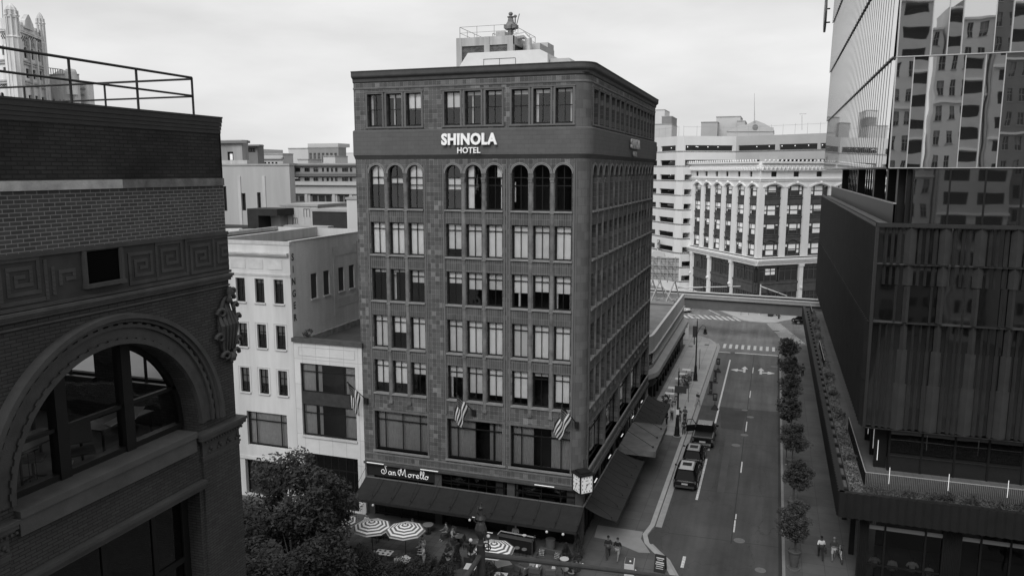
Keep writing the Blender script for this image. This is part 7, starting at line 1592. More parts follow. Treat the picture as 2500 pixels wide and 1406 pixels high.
def pickup(x, y):
    t = thing('pickup_truck', 'black pickup truck with open bed and its kerb-side door swung open', 'pickup', (x, y, .01)); L = 5.7; Wd = 1.02
    m = MB(); loft(m, [ringsec(-L / 2, Wd, .5, 1.2), ringsec(-L / 2 + .1, Wd, .45, 1.26), ringsec(-.9, Wd, .42, 1.26), ringsec(1.5, Wd, .42, 1.2), ringsec(L / 2 - .2, Wd * .96, .45, 1.14), ringsec(L / 2, Wd * .88, .5, 1.0)]); m.build('body', carp, t, smooth=False, world=False, bevel=.03)
    m = MB(); m.box(-Wd + .14, Wd - .14, -L / 2 + .14, -1.0, 1.262, 1.268); m.build('bed_cover', mat('bed_black', .008, .6), t, world=False)
    m = MB(); 
    for s in (-1, 1): m.box(s * (Wd - .08) - .05, s * (Wd - .08) + .05, -L / 2 + .05, -1.0, 1.25, 1.32)
    m.box(-Wd + .1, Wd - .1, -L / 2, -L / 2 + .1, 1.25, 1.32); m.build('bed_rail', mat('bed_rail', .1, .35), t, world=False)
    m = MB(); loft(m, [ringsec(-1.0, Wd * .93, 1.18, 1.24, .03, Wd * .9), ringsec(-.8, Wd * .93, 1.18, 1.86, .1, Wd * .78), ringsec(-.4, Wd * .93, 1.18, 1.92, .1, Wd * .8), ringsec(.7, Wd * .93, 1.18, 1.9, .1, Wd * .8), ringsec(1.7, Wd * .92, 1.16, 1.22, .03, Wd * .88)]); m.build('glasshouse', cgl, t, world=False, bevel=.03)
    m = MB(); m.box(-Wd * .74, Wd * .74, -.72, .75, 1.9, 1.95); m.build('roof', mat('truck_roof', .12, .2, spec=.8), t, world=False, bevel=.03)
    m = MB(); m.box(-Wd * .8, Wd * .8, -L / 2 - .12, -L / 2 + .02, .5, .68); m.build('bumper', mat('chrome', .5, .2, metal=.8), t, world=False)
    d = MB(); a = radians(62); px_, py_ = -Wd, 1.35
    def D(s, z, o=0): return (px_ - s * sin(a) * 1.0 + o * cos(a), py_ - s * cos(a) + o * sin(a), z)
    d.hexa([D(0, .5), D(1.1, .5), D(1.1, .5, .08), D(0, .5, .08), D(0, 1.2), D(1.1, 1.2), D(1.1, 1.2, .08), D(0, 1.2, .08)])
    for s0, z0, s1, z1 in ((1.08, 1.2, 1.0, 1.78), (1.0, 1.78, .45, 1.82), (.45, 1.82, .05, 1.22)): d.bar(D(s0, z0, .04), D(s1, z1, .04), .06)
    door = d.build('door', carp, t, world=False); q = MB(); q.poly([D(1.05, 1.22, .04), D(.98, 1.75, .04), D(.47, 1.8, .04), D(.1, 1.22, .04)]); q.build('door_window', glass('window_glass', .8), door, world=False)
    q = MB(); q.hexa([D(.05, 1.2, .3), D(.05, 1.2, .1), D(.15, 1.2, .1), D(.15, 1.2, .3), D(.05, 1.42, .3), D(.05, 1.42, .1), D(.15, 1.42, .1), D(.15, 1.42, .3)]); q.build('wing_mirror', carp, door, world=False)
    m = MB(); m.box(Wd, Wd + .26, 1.2, 1.32, 1.2, 1.42); m.build('wing_mirror', carp, t, world=False)
    for s in (-1, 1): m = MB(); m.box(s * (Wd - .09) - .08, s * (Wd - .09) + .08, -L / 2 - .02, -L / 2 + .05, .85, 1.15); m.build('tail_light', mat('tail_lens', .08, .25), t, world=False)
    m = MB(); m.box(-.3, .3, -L / 2 - .02, -L / 2 + .02, .75, .9); m.build('number_plate', mat('plate', .35, .6), t, world=False)
    wheels(t, (-Wd + .1, Wd - .1), (-L / 2 + 1.15, L / 2 - 1.0), .42)
pickup(-5.75, 79.4)
def sedan(x, y, rz, lab, paint):
    t = thing('parked_car', lab, 'car', (x, y, .01), rz); L = 4.7; Wd = .92
    m = MB(); loft(m, [ringsec(-L / 2, Wd * .84, .4, .9), ringsec(-L / 2 + .2, Wd * .96, .3, 1.0), ringsec(-1.0, Wd, .28, 1.0), ringsec(1.0, Wd, .28, .96), ringsec(L / 2 - .3, Wd * .94, .32, .8), ringsec(L / 2, Wd * .8, .4, .66)]); m.build('body', paint, t, smooth=True, world=False)
    m = MB(); loft(m, [ringsec(-1.75, Wd * .84, .92, .98, .03), ringsec(-.95, Wd * .86, .92, 1.42, .1, Wd * .66), ringsec(.2, Wd * .86, .92, 1.44, .1, Wd * .66), ringsec(1.3, Wd * .84, .92, .98, .03)]); m.build('glasshouse', cgl, t, world=False, bevel=.03)
    m = MB(); m.box(-Wd * .58, Wd * .58, -.9, .2, 1.42, 1.46); m.build('roof', paint, t, world=False, bevel=.02)
    for s in (-1, 1):
        m = MB(); m.box(s * Wd * .7 - .2, s * Wd * .7 + .16, -L / 2 - .02, -L / 2 + .08, .72, .86); m.build('tail_light', mat('tail_lens', .08, .25), t, world=False)
        m = MB(); m.box(s * Wd * .7 - .18, s * Wd * .7 + .12, L / 2 - .14, L / 2 - .02, .56, .7); m.build('headlight', mat('lamp_lens', .5, .15), t, world=False)
        m = MB(); m.box(s * (Wd + .08) - .08, s * (Wd + .08) + .08, .75, .87, .96, 1.08); m.build('wing_mirror', paint, t, world=False)
    m = MB(); m.box(-.8, .8, -L / 2 - .05, -L / 2 + .1, .34, .46); m.build('bumper', mat('bumper_grey', .04, .5), t, world=False)
    wheels(t, (-Wd + .1, Wd - .1), (-1.4, 1.4), .34)
sedan(-16.6, 154.8, radians(38), 'white sedan waiting at the far crossing, half hidden by the low cream building', mat('car_paint_white', .7, .3, spec=.6))
suv(6.1, 148.6, radians(98), 'dark hatchback stopped at the junction beside the podium parapet', None, L=4.3, Wd=.9, H=1.55, sun=False)
# cars inside the garage openings
rgc = random.Random(12); cnt = 0
gcar = [mat('gcar_%d' % i, v, .35) for i, v in enumerate((.6, .3, .08, .02))]
def garage_car(F, u, z, i, word):
    t = thing('garaged_car', 'x', 'car', F.P(u, 3.4, z), atan2(F.u[1], F.u[0]) + pi / 2, 'cars on the garage decks'); t['label'] = word
    m = MB(); loft(m, [ringsec(-2.2, .75, .4, .85), ringsec(-1.9, .88, .25, .95), ringsec(1.5, .88, .25, .92), ringsec(2.2, .7, .35, .72)]); m.build('body', gcar[i % 4], t, smooth=True, world=False)
    m = MB(); loft(m, [ringsec(-1.6, .8, .85, .92, .03), ringsec(-.9, .8, .85, 1.42, .1, .62), ringsec(.2, .8, .85, 1.42, .1, .62), ringsec(1.1, .8, .85, .92, .03)]); m.build('glasshouse', gcar[(i + 1) % 2], t, smooth=True, world=False)
for k in range(1, 9):
    for j, u in enumerate((ua[1][0] + 1.3, ua[1][1] - 1.2)):
        garage_car(GA, u, lv[k] - 3.15, k + j * 2, '%s of two cars at the left end of garage deck %s from the top' % (('left', 'right')[j], ('two', 'three', 'four', 'five', 'six', 'seven', 'eight', 'nine')[k - 1]))

# ================= PEOPLE =================
def person(name_lab, x, y, rz, top, bottom, skin=.25, hair=.02, pose='walk', h=1.72, z=.12, hat=False, sit=False, shorts=False, bag=False, ph=1):
    t = thing('person', name_lab, 'person', (x, y, z), rz); s = h / 1.75; hipz = .92
    if sit: hipz = .5
    # joints: (position, radius); y+ is the way the person faces
    V = []; E = []; R = []
    def add(p, r, par=None): V.append(tuple(c * s for c in p)); R.append(r * s); (E.append((par, len(V) - 1)) if par is not None else None); return len(V) - 1
    pel = add((0, 0, hipz), .125); bel = add((0, .0, hipz + .14), .115, pel); ch = add((0, 0, hipz + .36), .14, bel); nb = add((0, -.005, hipz + .52), .075, ch); nk = add((0, .005, hipz + .6), .055, nb)
    h1 = add((0, .02, hipz + .67), .075, nk); h2 = add((0, .02, hipz + .76), .088, h1); h3 = add((0, .01, hipz + .82), .06, h2); add((0, .105, hipz + .7), .02, h1)
    LG = []; AR = []
    for sd in (-1, 1):
        st = (.26 if pose == 'walk' else .03) * sd * ph
        if sit: kn = (sd * .12, .42, .5); an = (sd * .12, .42, .09); toe = (sd * .12, .58, .04)
        elif pose == 'walk': kn = (sd * .1, st * .7 + .06, .5); an = (sd * .1, st * 1.3 - .05, .09 + (.06 if st < 0 else 0)); toe = (sd * .1, st * 1.3 + .13, .04)
        else: kn = (sd * .11, .02, .5); an = (sd * .12, -.02, .08); toe = (sd * .13, .14, .035)
        a = add((sd * .09, 0, hipz - .03), .095, pel); b = add(kn, .06, a); c = add(an, .04, b); e = add((toe[0], (toe[1] + an[1]) / 2, toe[2] + .01), .04, c); add(toe, .035, e); LG += [a, b, c, e]
        sw = -st * .6; sh = add((sd * .19, 0, hipz + .46), .055, ch)
        if sit or pose == 'reach': el = (sd * .24, .12, hipz + .22); wr = (sd * .2, .36, hipz + .26)
        elif pose == 'hold': el = (sd * .25, .03, hipz + .2); wr = (sd * .12, .22, hipz + .26)
        else: el = (sd * .25, sw * .5 - .03, hipz + .2); wr = (sd * .25, sw + .08, hipz - .03)
        eb = add(el, .042, sh); w = add(wr, .028, eb); dr = (Vector(wr) - Vector(el)).normalized(); pm = Vector(wr) + dr * .06; p_ = add(tuple(pm), .03, w); AR += [sh, eb]
        for k, (o, l) in enumerate(((-.03, .065), (-.01, .08), (.01, .085), (.03, .07))): q = pm + dr * .03 + Vector((0, o, 0)); f1 = add(tuple(q), .010, p_); add(tuple(q + dr * l * .6 + Vector((-sd * .02, 0, 0))), .008, f1)
        th = pm + Vector((-sd * .035, .02, 0)); add(tuple(th + dr * .03), .011, p_)
    me = bpy.data.meshes.new('body'); me.from_pydata(V, E, []); o = bpy.data.objects.new('body', me); COL.objects.link(o); o.parent = t
    sk = o.modifiers.new('skin', 'SKIN'); o.modifiers.new('sub', 'SUBSURF').levels = 1
    for i, v in enumerate(me.skin_vertices[0].data): v.radius = (R[i], R[i] * (.78 if i in (0, 1, 2) else 1)); v.use_root = (i == 0)
    me.materials.append(mat('skin_%d' % int(skin * 100), skin, .6))
    def sub(nm, ids, grow, mt, lv_=1):
        mp_ = {g: k for k, g in enumerate(ids)}; es = [(mp_[a], mp_[b]) for a, b in E if a in mp_ and b in mp_]; m2 = bpy.data.meshes.new(nm); m2.from_pydata([V[i] for i in ids], es, []); ob = bpy.data.objects.new(nm, m2); COL.objects.link(ob); ob.parent = t
        ob.modifiers.new('skin', 'SKIN'); ob.modifiers.new('sub', 'SUBSURF').levels = lv_
        for k, v in enumerate(m2.skin_vertices[0].data): r = R[ids[k]] + grow * s; v.radius = (r, r * (.8 if ids[k] in (0, 1, 2) else 1)); v.use_root = (k == 0)
        m2.materials.append(mt)
    sub('shirt', [1, 2, 3] + [i for i in AR], .022, mat('cloth_%d' % int(top * 100), top, .9, .1, 6))
    sub('trousers', [0] + [i for n_, i in enumerate(LG) if n_ % 4 in ((0, 1) if shorts else (0, 1, 2))], .02, mat('cloth_%d' % int(bottom * 100), bottom, .9, .1, 6))
    m = MB(); m.ball((0, -.0 * s, (hipz + .80) * s), .098 * s, 8, .85); m.build('hair', mat('hair_%d' % int(hair * 100), hair, .8), t, world=False, smooth=True)
    m = MB()
    for sd in (-1, 1): m.ball((sd * .033 * s, .095 * s, (hipz + .735) * s), .012 * s, 5); m.ball((sd * .088 * s, .01 * s, (hipz + .72) * s), .02 * s, 5)
    m.box(-.025 * s, .025 * s, .09 * s, .1 * s, (hipz + .665) * s, (hipz + .672) * s); m.build('face_detail', mat('face_dark', .1, .7), t, world=False)
    if hat: m = MB(); m.lathe([(.22, (hipz + .8) * s), (.21, (hipz + .81) * s), (.11, (hipz + .82) * s), (.1, (hipz + .93) * s), (.04, (hipz + .95) * s)], 0, 0, 12); m.build('hat', mat('hat_dark', .02, .9), t, world=False)
    if bag: m = MB(); m.box(.26, .38, -.15, .18, .5, .85); m.build('bag', mat('bag_dark', .03, .8), t, world=False, bevel=.02)
    return t
person('person in dark clothes and pale shoes walking away from the hotel corner', -10.15, 51.6, .2, .02, .03, .1, .01)
person('person in a black T-shirt and patterned shorts walking beside the hotel corner', -9.45, 51.5, -.1, .012, .22, .15, .02, shorts=True, ph=-1)
person('person in a white T-shirt and dark trousers carrying a jacket on the right pavement', 4.3, 56.4, .1, .6, .02, .05, .01, ph=-1, bag=True)
person('person in a dark T-shirt and pale shorts on the right pavement beside a bicycle', 5.15, 56.5, 0, .05, .35, .15, .2, shorts=True, ph=1)
person('person in black with a brimmed hat walking up the right pavement behind the trees', 4.6, 109.0, 0, .01, .01, .15, .01, hat=True)
person('person with grey hair and dark jacket stepping off the kerb near the road signs', -7.55, 91.0, -.6, .03, .3, .3, .4)
person('person in dark clothes standing at the kerb near the lamp post and open truck door', -7.95, 80.2, .5, .03, .02, .1, .01, 'stand')
person('taller person in grey top standing behind the one at the kerb, by the lamp post', -8.3, 84.3, 2.8, .10, .03, .2, .02, 'hold', 1.82)
person('person in dark shirt partly hidden by the lamp post, beside the taller one in grey', -8.9, 84.2, 3.0, .03, .05, .2, .02, 'hold', 1.66)
person('person in a white top at the end of the far awning', -9.75, 84.6, 2.6, .6, .05, .2, .02, 'stand')
person('person in dark clothes under the end of the far awning', -10.1, 82.9, 2.0, .03, .03, .2, .02, 'stand')
person('waiter in a pale shirt standing behind the left parasol', -28.3, 49.3, 3.0, .5, .04, .3, .02, 'hold', z=.13)
person('person in a patterned shirt seated beside the right-hand paired parasol', -23.1, 48.1, 3.4, .3, .05, .3, .02, sit=True, z=.13)
person('person in a light blouse standing by the table with white plates', -22.5, 46.9, 2.6, .25, .2, .3, .05, 'reach', z=.13)
person('person in a pale dress leaning over the plates table', -22.1, 46.2, 2.0, .35, .3, .3, .1, 'reach', 1.65, z=.13)
person('barman in a light shirt behind the bar counter', -17.0, 51.2, 3.14, .3, .03, .3, .02, 'hold', z=.13)
person('person seated at the round table under the awning edge', -22.3, 50.6, 2.5, .12, .05, .3, .02, sit=True, z=.13)
person('person in a striped shirt at the table left of the pair of parasols', -29.3, 47.3, 2.0, .4, .05, .3, .03, 'reach', z=.13)
def bicycle(x, y, rz):
    t = thing('bicycle', 'pale bicycle wheeled along beside the person in shorts on the right pavement', 'bicycle', (x, y, .12), rz)
    for yy in (-.52, .52):
        m = MB(); m.tube([(0, yy + .33 * cos(a), .34 + .33 * sin(a)) for a in [i * pi / 9 for i in range(19)]], .02, 5, False); w = m.build('wheel', tyre, t, world=False); m = MB(); [m.tube([(0, yy, .34), (0, yy + .31 * cos(a), .34 + .31 * sin(a))], .004, 3) for a in [i * pi / 5 for i in range(10)]]; m.build('spokes', rim, w, world=False)
    m = MB(); [m.tube(p, .018, 6) for p in ([(0, -.52, .34), (0, -.1, .3), (0, .38, .8), (0, .52, .34)], [(0, -.52, .34), (0, -.2, .82), (0, .36, .85)], [(0, -.1, .3), (0, -.22, .92)], [(0, .38, .8), (0, .33, 1.02)])]; m.build('frame', mat('bike_white', .6, .4), t, world=False)
    m = MB(); m.tube([(-.28, .25, 1.0), (-.2, .36, 1.03), (.2, .36, 1.03), (.28, .25, 1.0)], .015, 5); m.build('handlebar', M['black'], t, world=False); m = MB(); m.box(-.07, .07, -.35, -.1, .92, .98); m.build('saddle', M['black'], t, world=False, bevel=.02)
bicycle(5.62, 56.6, .1)

# ================= STREET FURNITURE =================
def lamp(x, y, lab, h=7.6, arm=True, notice=False, sign=False):
    t = thing('street_lamp', lab, 'street lamp', (x, y, .12), 0, 'black cast street lamps on the left pavement')
    m = MB(); m.lathe([(.34, 0), (.34, .12), (.27, .16), (.24, .9), (.2, 1.0), (.17, 1.9), (.12, 2.1), (.10, 2.2), (.085, 4.6), (.12, 4.65), (.08, 4.7), (.06, h - .2), (.09, h - .15), (.03, h), (.02, h + .35)], 0, 0, 14); m.build('post', M['black'], t, world=False)
    m = MB(); m.lathe([(.42, 0), (.42, .04)], 0, 0, 14); m.build('base_plate', mat('plate_pale', .35, .8), t, world=False)
    if arm:
        m = MB(); m.tube([(0, 0, h - 1.9), (.25, 0, h - 1.1), (.7, 0, h - .55), (1.05, 0, h - .7), (1.05, 0, h - 1.0)], .035, 6); m.tube([(0, 0, h - .9), (.4, 0, h - 1.1), (1.0, 0, h - 1.1)], .02, 5); m.build('arm', M['black'], t, world=False)
        m = MB(); m.lathe([(.05, h - 1.0), (.16, h - 1.1), (.2, h - 1.5), (.3, h - 1.6), (.3, h - 1.66)], 1.05, 0, 12); g_ = m.build('lamp_shade', M['black'], t, world=False); m = MB(); m.lathe([(.2, h - 1.67), (.16, h - 1.8), (.02, h - 1.86)], 1.05, 0, 12); m.build('globe', mat('frosted_globe', .6, .4), g_, world=False)
    if notice: m = MB(); m.box(-.16, .16, -.15, -.12, 2.35, 2.9); m.build('notice', mat('paper_white', .65, .7), t, world=False)
    if sign: m = MB(); m.box(-.75, .75, -.16, -.1, 4.9, 5.9); m.bar((0, 0, 5.4), (0, -.13, 5.4), .06); m.build('sign_back', mat('sign_dark', .05, .5), t, world=False)
lamp(-8.6, 79.6, 'black lamp post beside the open truck door, with a white notice on it', 7.0, False, True)
lamp(-8.9, 102.3, 'tall black lamp post with a hanging lantern on the left pavement', 8.1)
m = MB()
t = thing('sign_board', 'dark square board on the near lamp post facing the road', 'sign', (-8.6, 79.4, 5.0)); m.box(-8.95, -7.75, 79.3, 79.36, 4.85, 5.6); m.build('board', mat('sign_dark2', .045, .5), t); m = MB(); m.box(-8.75, -8.6, 79.36, 79.5, 5.15, 5.25); m.build('bracket', M['black'], t)
def barricade(x, y, tall, lab):
    t = thing('pavement_sign', lab, 'sign', (x, y, .01), 0, 'black portable signs in the parking lane')
    m = MB(); m.hexa([(-.42, -.35, 0), (.42, -.35, 0), (.42, .35, 0), (-.42, .35, 0), (-.08, -.06, .55 if tall else .1), (.08, -.06, .55 if tall else .1), (.08, .06, .55 if tall else .1), (-.08, .06, .55 if tall else .1)]); m.build('base', mat('rubber', .025, .9), t, world=False)
    if tall: m = MB(); m.bar((0, 0, .5), (0, 0, 1.1), .06); m.build('stem', M['black'], t, world=False); z0, z1, w = 1.05, 1.95, .25
    else: z0, z1, w = .1, 1.7, .2
    m = MB(); m.box(-w, w, -.05, .05, z0, z1); p = m.build('panel', mat('panel_black', .02, .5), t, world=False)
    m = MB(); m.box(-w * .6, w * .6, -.06, -.05, z0 + .25, z0 + .27); m.box(-w * .6, -w * .5, -.06, -.05, z0 + .3, z1 - .25) if not tall else m.box(-w * .6, w * .6, -.06, -.05, z1 - .3, z1 - .24); m.box(-w * .6, w * .6, -.06, -.05, z0 + .45, z0 + .5); m.build('panel_mark', mat('mark_grey', .3, .6), p, world=False)
barricade(-6.4, 108.3, True, 'farthest black portable sign in the parking lane, with a raised panel'); barricade(-6.4, 102.7, False, 'slim black portable sign, second from the far end'); barricade(-6.5, 96.9, False, 'slim black portable sign, second from the near end'); barricade(-5.55, 90.7, True, 'nearest black portable sign in the parking lane, with a raised panel beside the white line')
def post(x, y, h, lab, sign=None, col='black_paint', z=.12):
    t = thing('sign_post', lab, 'sign post', (x, y, z)); m = MB(); m.tube([(0, 0, 0), (0, 0, h)], .035, 6); m.build('post', mat('post_grey', .04, .6), t, world=False)
    m = MB(); m.lathe([(.1, 0), (.1, .03)], 0, 0, 8); m.build('foot', mat('plate_pale', .35, .8), t, world=False)
    if sign: m = MB(); m.box(-.23, .23, -.05, -.03, h - .62, h); s_ = m.build('sign_plate', mat('sign_white2', .6, .6), t, world=False); m = MB(); m.box(-.13, .13, -.056, -.05, h - .45, h - .4); m.box(-.13, .13, -.056, -.05, h - .25, h - .18); m.build('sign_marking', mat('mark_dark', .1, .6), s_, world=False)
post(-8.75, 92.2, 3.0, 'thin dark post on the left pavement between the lamp posts'); post(-8.95, 108.6, 2.9, 'thin dark post near the far lamp post on the left pavement')
post(2.1, 92.0, 3.1, 'parking sign on a thin post among the far potted trees', True); post(2.15, 74.8, 3.2, 'parking sign on a thin post between the second and third potted trees', True)
post(-5.2, 153.5, 2.6, 'left of two thin posts standing on the far corner pavement'); post(-3.8, 154.0, 2.6, 'right of two thin posts standing on the far corner pavement')
t = thing('parking_meter', 'dark parking kiosk standing by the left kerb corner near the crossing', 'kiosk', (-11.2, 124.5, .12)); m = MB(); m.box(-.28, .28, -.2, .2, 1.2, 3.0); m.build('kiosk_case', mat('kiosk', .04, .5), t, world=False, bevel=.03); m = MB(); m.tube([(0, 0, 0), (0, 0, 1.2)], .07, 8); m.build('post', M['black'], t, world=False)
t = thing('notice_stand', 'white notice stand with a dark logo panel by the low cream building corner', 'sign', (-13.0, 127.5, .12)); m = MB(); m.box(-.55, .55, -.1, .1, .1, 3.1); m.build('panel', mat('paper_white', .65, .7), t, world=False); m = MB(); m.box(-.35, .35, -.13, -.1, 2.1, 2.9); m.build('dark_panel', mat('mark_dark', .1, .6), t, world=False); m = MB(); m.box(-.6, .6, -.15, .15, 0, .1); m.build('base', mat('plate_pale', .35, .8), t, world=False)
# hydrant, bins, bollard, bench and scooters on the far corner
t = thing('fire_hydrant', 'dark fire hydrant on the far corner pavement', 'hydrant', (1.7, 151.9, .12)); m = MB(); m.lathe([(.2, 0), (.2, .08), (.14, .1), (.14, .7), (.18, .72), (.12, .85), (.03, .95)], 0, 0, 10); m.build('barrel', mat('iron_dark', .03, .6), t, world=False); m = MB(); m.tube([(-.3, 0, .5), (.3, 0, .5)], .08, 8); m.build('outlet', mat('iron_dark', .03, .6), t, world=False)
def bin_(x, y, lab, w=.4, h=1.1):
    t = thing('litter_bin', lab, 'bin', (x, y, .12)); m = MB(); m.lathe([(w * .85, 0), (w, h * .8), (w * 1.05, h * .82), (w * .9, h), (w * .3, h * 1.08)], 0, 0, 12); m.build('bin_body', mat('iron_dark', .03, .6), t, world=False); m = MB(); m.lathe([(w * 1.06, h * .7), (w * 1.06, h * .74)], 0, 0, 12); m.build('bin_band', mat('mark_grey', .3, .6), t, world=False)
bin_(.2, 154.0, 'round dark bin left of the fire hydrant', .6, 1.6); bin_(1.3, 158, 'dark bin behind the one left of the hydrant', .5, 1.4)
t = thing('news_box', 'dark news box standing right of the round bin', 'news box', (1.3, 155.0, .12)); m = MB(); m.box(-.6, .6, -.3, .3, .9, 1.7); m.build('box', mat('iron_dark', .03, .6), t, world=False, bevel=.03); m = MB(); m.box(-.1, .1, -.1, .1, 0, .9); m.build('stand', M['black'], t, world=False)
t = thing('bollard', 'tapering dark bollard right of the hydrant on the far corner', 'bollard', (3.2, 156.5, .12)); m = MB(); m.lathe([(.4, 0), (.34, .6), (.22, 2.0), (.05, 2.1)], 0, 0, 10); m.build('bollard_body', mat('iron_dark', .03, .6), t, world=False); m = MB(); m.lathe([(.42, 0), (.42, .1)], 0, 0, 10); m.build('foot', mat('mark_grey', .3, .6), t, world=False)
for i, (x, y) in enumerate(((6.6, 154.4), (7.6, 155.2))):
    t = thing('cafe_table', ['small dark table with chairs at the far corner, left of the pair', 'small dark table with chairs at the far corner, right of the pair'][i], 'table', (x, y, .12)); m = MB(); m.lathe([(.4, .72), (.4, .76)], 0, 0, 10); m.build('table_top', mat('iron_dark', .03, .6), t, world=False); m = MB(); m.tube([(0, 0, 0), (0, 0, .72)], .04, 5); m.lathe([(.25, 0), (.25, .03)]); m.build('table_leg', M['black'], t, world=False)
def scooter(x, y, lab, rz):
    t = thing('motor_scooter', lab, 'scooter', (x, y, .12), rz)
    for xx in (-.6, .6): m = MB(); m.tube([(xx, -.06, .25), (xx, .06, .25)], .25, 12); m.build('wheel', tyre, t, world=False)
    m = MB(); m.box(-.75, .1, -.15, .15, .35, .75); m.box(-.1, .45, -.15, .15, .28, .36); m.bar((.45, 0, .3), (.55, 0, 1.0), .12, .3); m.build('scooter_body', M['black'], t, world=False, bevel=.03); m = MB(); m.tube([(.5, -.3, 1.05), (.5, .3, 1.05)], .025, 5); m.build('handlebar', M['black'], t, world=False); m = MB(); m.box(-.7, 0, -.14, .14, .76, .84); m.build('saddle', tyre, t, world=False, bevel=.02)
scooter(-7.6, 158.6, 'dark scooter parked nearest the kerb of the far pavement', .5); scooter(-6.0, 160, 'dark scooter farther back on the far pavement under the guideway', .8)
# traffic signals
def mast(x, y, lab, ang, L, h, heads, rise=.0):
    t = thing('traffic_signal', lab, 'traffic signal', (x, y, .12)); m = MB(); m.tube([(0, 0, 0), (0, 0, h + .4)], [.16, .11], 8); m.build('pole', mat('pale_pole', .55, .5), t, world=False)
    m = MB(); e = Vector((cos(ang) * L, sin(ang) * L, h + rise)); m.tube([(0, 0, h), e], [.13, .07], 8); m.build('mast_arm', mat('pale_pole', .55, .5), t, world=False)
    for f in heads:
        c = Vector((0, 0, h)).lerp(e, f); m = MB(); m.box(c.x - .2, c.x + .2, c.y - .17, c.y + .17, c.z - 1.15, c.z + .05); hd = m.build('signal_head', M['black'], t, world=False)
        for k in range(3): m = MB(); m.tube([(c.x, c.y - .17, c.z - .15 - k * .36), (c.x, c.y - .3, c.z - .15 - k * .36)], .13, 10); m.build('lens_hood', mat('hood', .06, .5), hd, world=False)
pa_ = atY(1655, 700, 137); mast(pa_.x, 137, 'pale signal mast left of the junction with a long arm to the right', .05, 9.6, 7.5, (.55, .97), .35) if 0 else None
a = atY(1650, 699, 150); b = atY(1808, 699, 146)
def mast2(p, q, lab, heads):
    L = sqrt((q.x - p.x) ** 2 + (q.y - p.y) ** 2); mast(p.x, p.y, lab, atan2(q.y - p.y, q.x - p.x), L, p.z - .12, heads, q.z - p.z)
mast2(atY(1640, 703, 150), atY(1808, 699, 148), 'pale signal mast with a level arm running right before the white block', (.48, .83))
mast2(atY(1857, 699, 155), atY(1921, 722, 141), 'pale signal mast at the white block corner with an arm slanting towards the viewer', (.3, .72))
mast2(atY(1650, 697, 152), atY(1700, 711, 134), 'pale signal arm pointing towards the viewer above the low cream building roof', (.9,))
# sandwich board and cabinet on the near corner
def sandwich(x, y):
    t = thing('sandwich_board', 'black sandwich board with white lettering on the near kerb corner', 'sandwich board', (x, y, .12), -.1)
    for s in (-1, 1):
        m = MB(); m.hexa([(-.38, s * .34 - .02, 0), (.38, s * .34 - .02, 0), (.38, s * .34 + .02, 0), (-.38, s * .34 + .02, 0), (-.38, s * .04 - .02, 1.15), (.38, s * .04 - .02, 1.15), (.38, s * .04 + .02, 1.15), (-.38, s * .04 + .02, 1.15)]); p = m.build('board', mat('panel_black', .02, .5), t, world=False)
        if s < 0:
            m = MB()
            for k, (w, h_) in enumerate(((.27, .07), (.2, .03), (.28, .08), (.3, .05), (.24, .04), (.26, .025))):
                z = 1.0 - k * .14; yy = -.05 - (1.15 - z) * .26 - .028; m.hexa([(-w, yy - .012, z - h_), (w, yy - .012, z - h_), (w, yy + .01, z - h_), (-w, yy + .01, z - h_), (-w, yy - .0, z), (w, yy - .0, z), (w, yy + .02, z), (-w, yy + .02, z)])
            m.build('chalk_line', mat('chalk', .5, .8), p, world=False)
sandwich(-6.35, 51.1)
t = thing('utility_cabinet', 'white waist-high cabinet with a dark lid at the bottom edge of the pavement', 'cabinet', (-8.25, 49.6, .12), .1); m = MB(); m.box(-.33, .33, -.5, .5, 0, 1.15); m.build('cabinet_body', mat('cabinet_white', .5, .5, .1, 3), t, world=False, bevel=.02); m = MB(); m.box(-.31, .27, -.46, .46, 1.151, 1.16); m.build('lid', mat('lid_dark', .06, .5), t, world=False); m = MB(); m.lathe([(.07, 1.16), (.07, 1.2), (.02, 1.24)], .05, -.1, 8); m.build('knob', M['white'], t, world=False)
# foreground trolley-wire pole with ornate lantern bracket
t = thing('ornate_pole', 'ornate dark pole with finial, round lanterns and long mast arms in front of the terrace', 'pole', (-12.4, 31.5, 0))
PX, PY = -12.4, 31.5
def dp(px, py, dep): d = ray(px, py); return Vector((0, 0, 27.6)) + d * dep
c = dp(1174, 1345, 35.5); PX, PY, PZ = c.x, c.y, c.z; t.location = (PX, PY, 0)
TOP = dp(1175, 1222, 35.5).z
m = MB(); m.lathe([(.3, 0), (.3, 1), (.2, 1.2), (.17, PZ - 1.6), (.2, PZ - 1.2), (.2, PZ + .35), (.14, PZ + .4), (.1, PZ + .6), (.24, PZ + .9), (.28, PZ + 1.1), (.2, PZ + 1.35), (.1, PZ + 1.45), (.2, PZ + 1.55), (.24, PZ + 1.6), (.14, PZ + 1.75), (.09, PZ + 2.0), (.16, PZ + 2.12), (.1, PZ + 2.2), (.05, TOP - .25), (.09, TOP - .2), (.02, TOP)], PX, PY, 12); m.build('post', mat('pole_dark', .035, .5, .2, 5), t)
m = MB(); q1 = dp(1500, 1391, 38.5); q2 = dp(1720, 1418, 41); a0 = Vector((PX, PY, PZ - .15)); m.tube([a0, q1, q2], [.14, .12, .1], 10); m.tube([a0, dp(1139, 1406, 34.0), dp(1080, 1480, 32)], [.12, .11, .1], 10); m.build('mast_arm', mat('mast_grey', .05, .5, .2, 3), t)
m = MB(); 
for f in (.42, .66): p = a0.lerp(q2, f); m.ball(p + Vector((0, 0, .14)), .04, 5)
m.build('mast_fitting', M['white'], t)
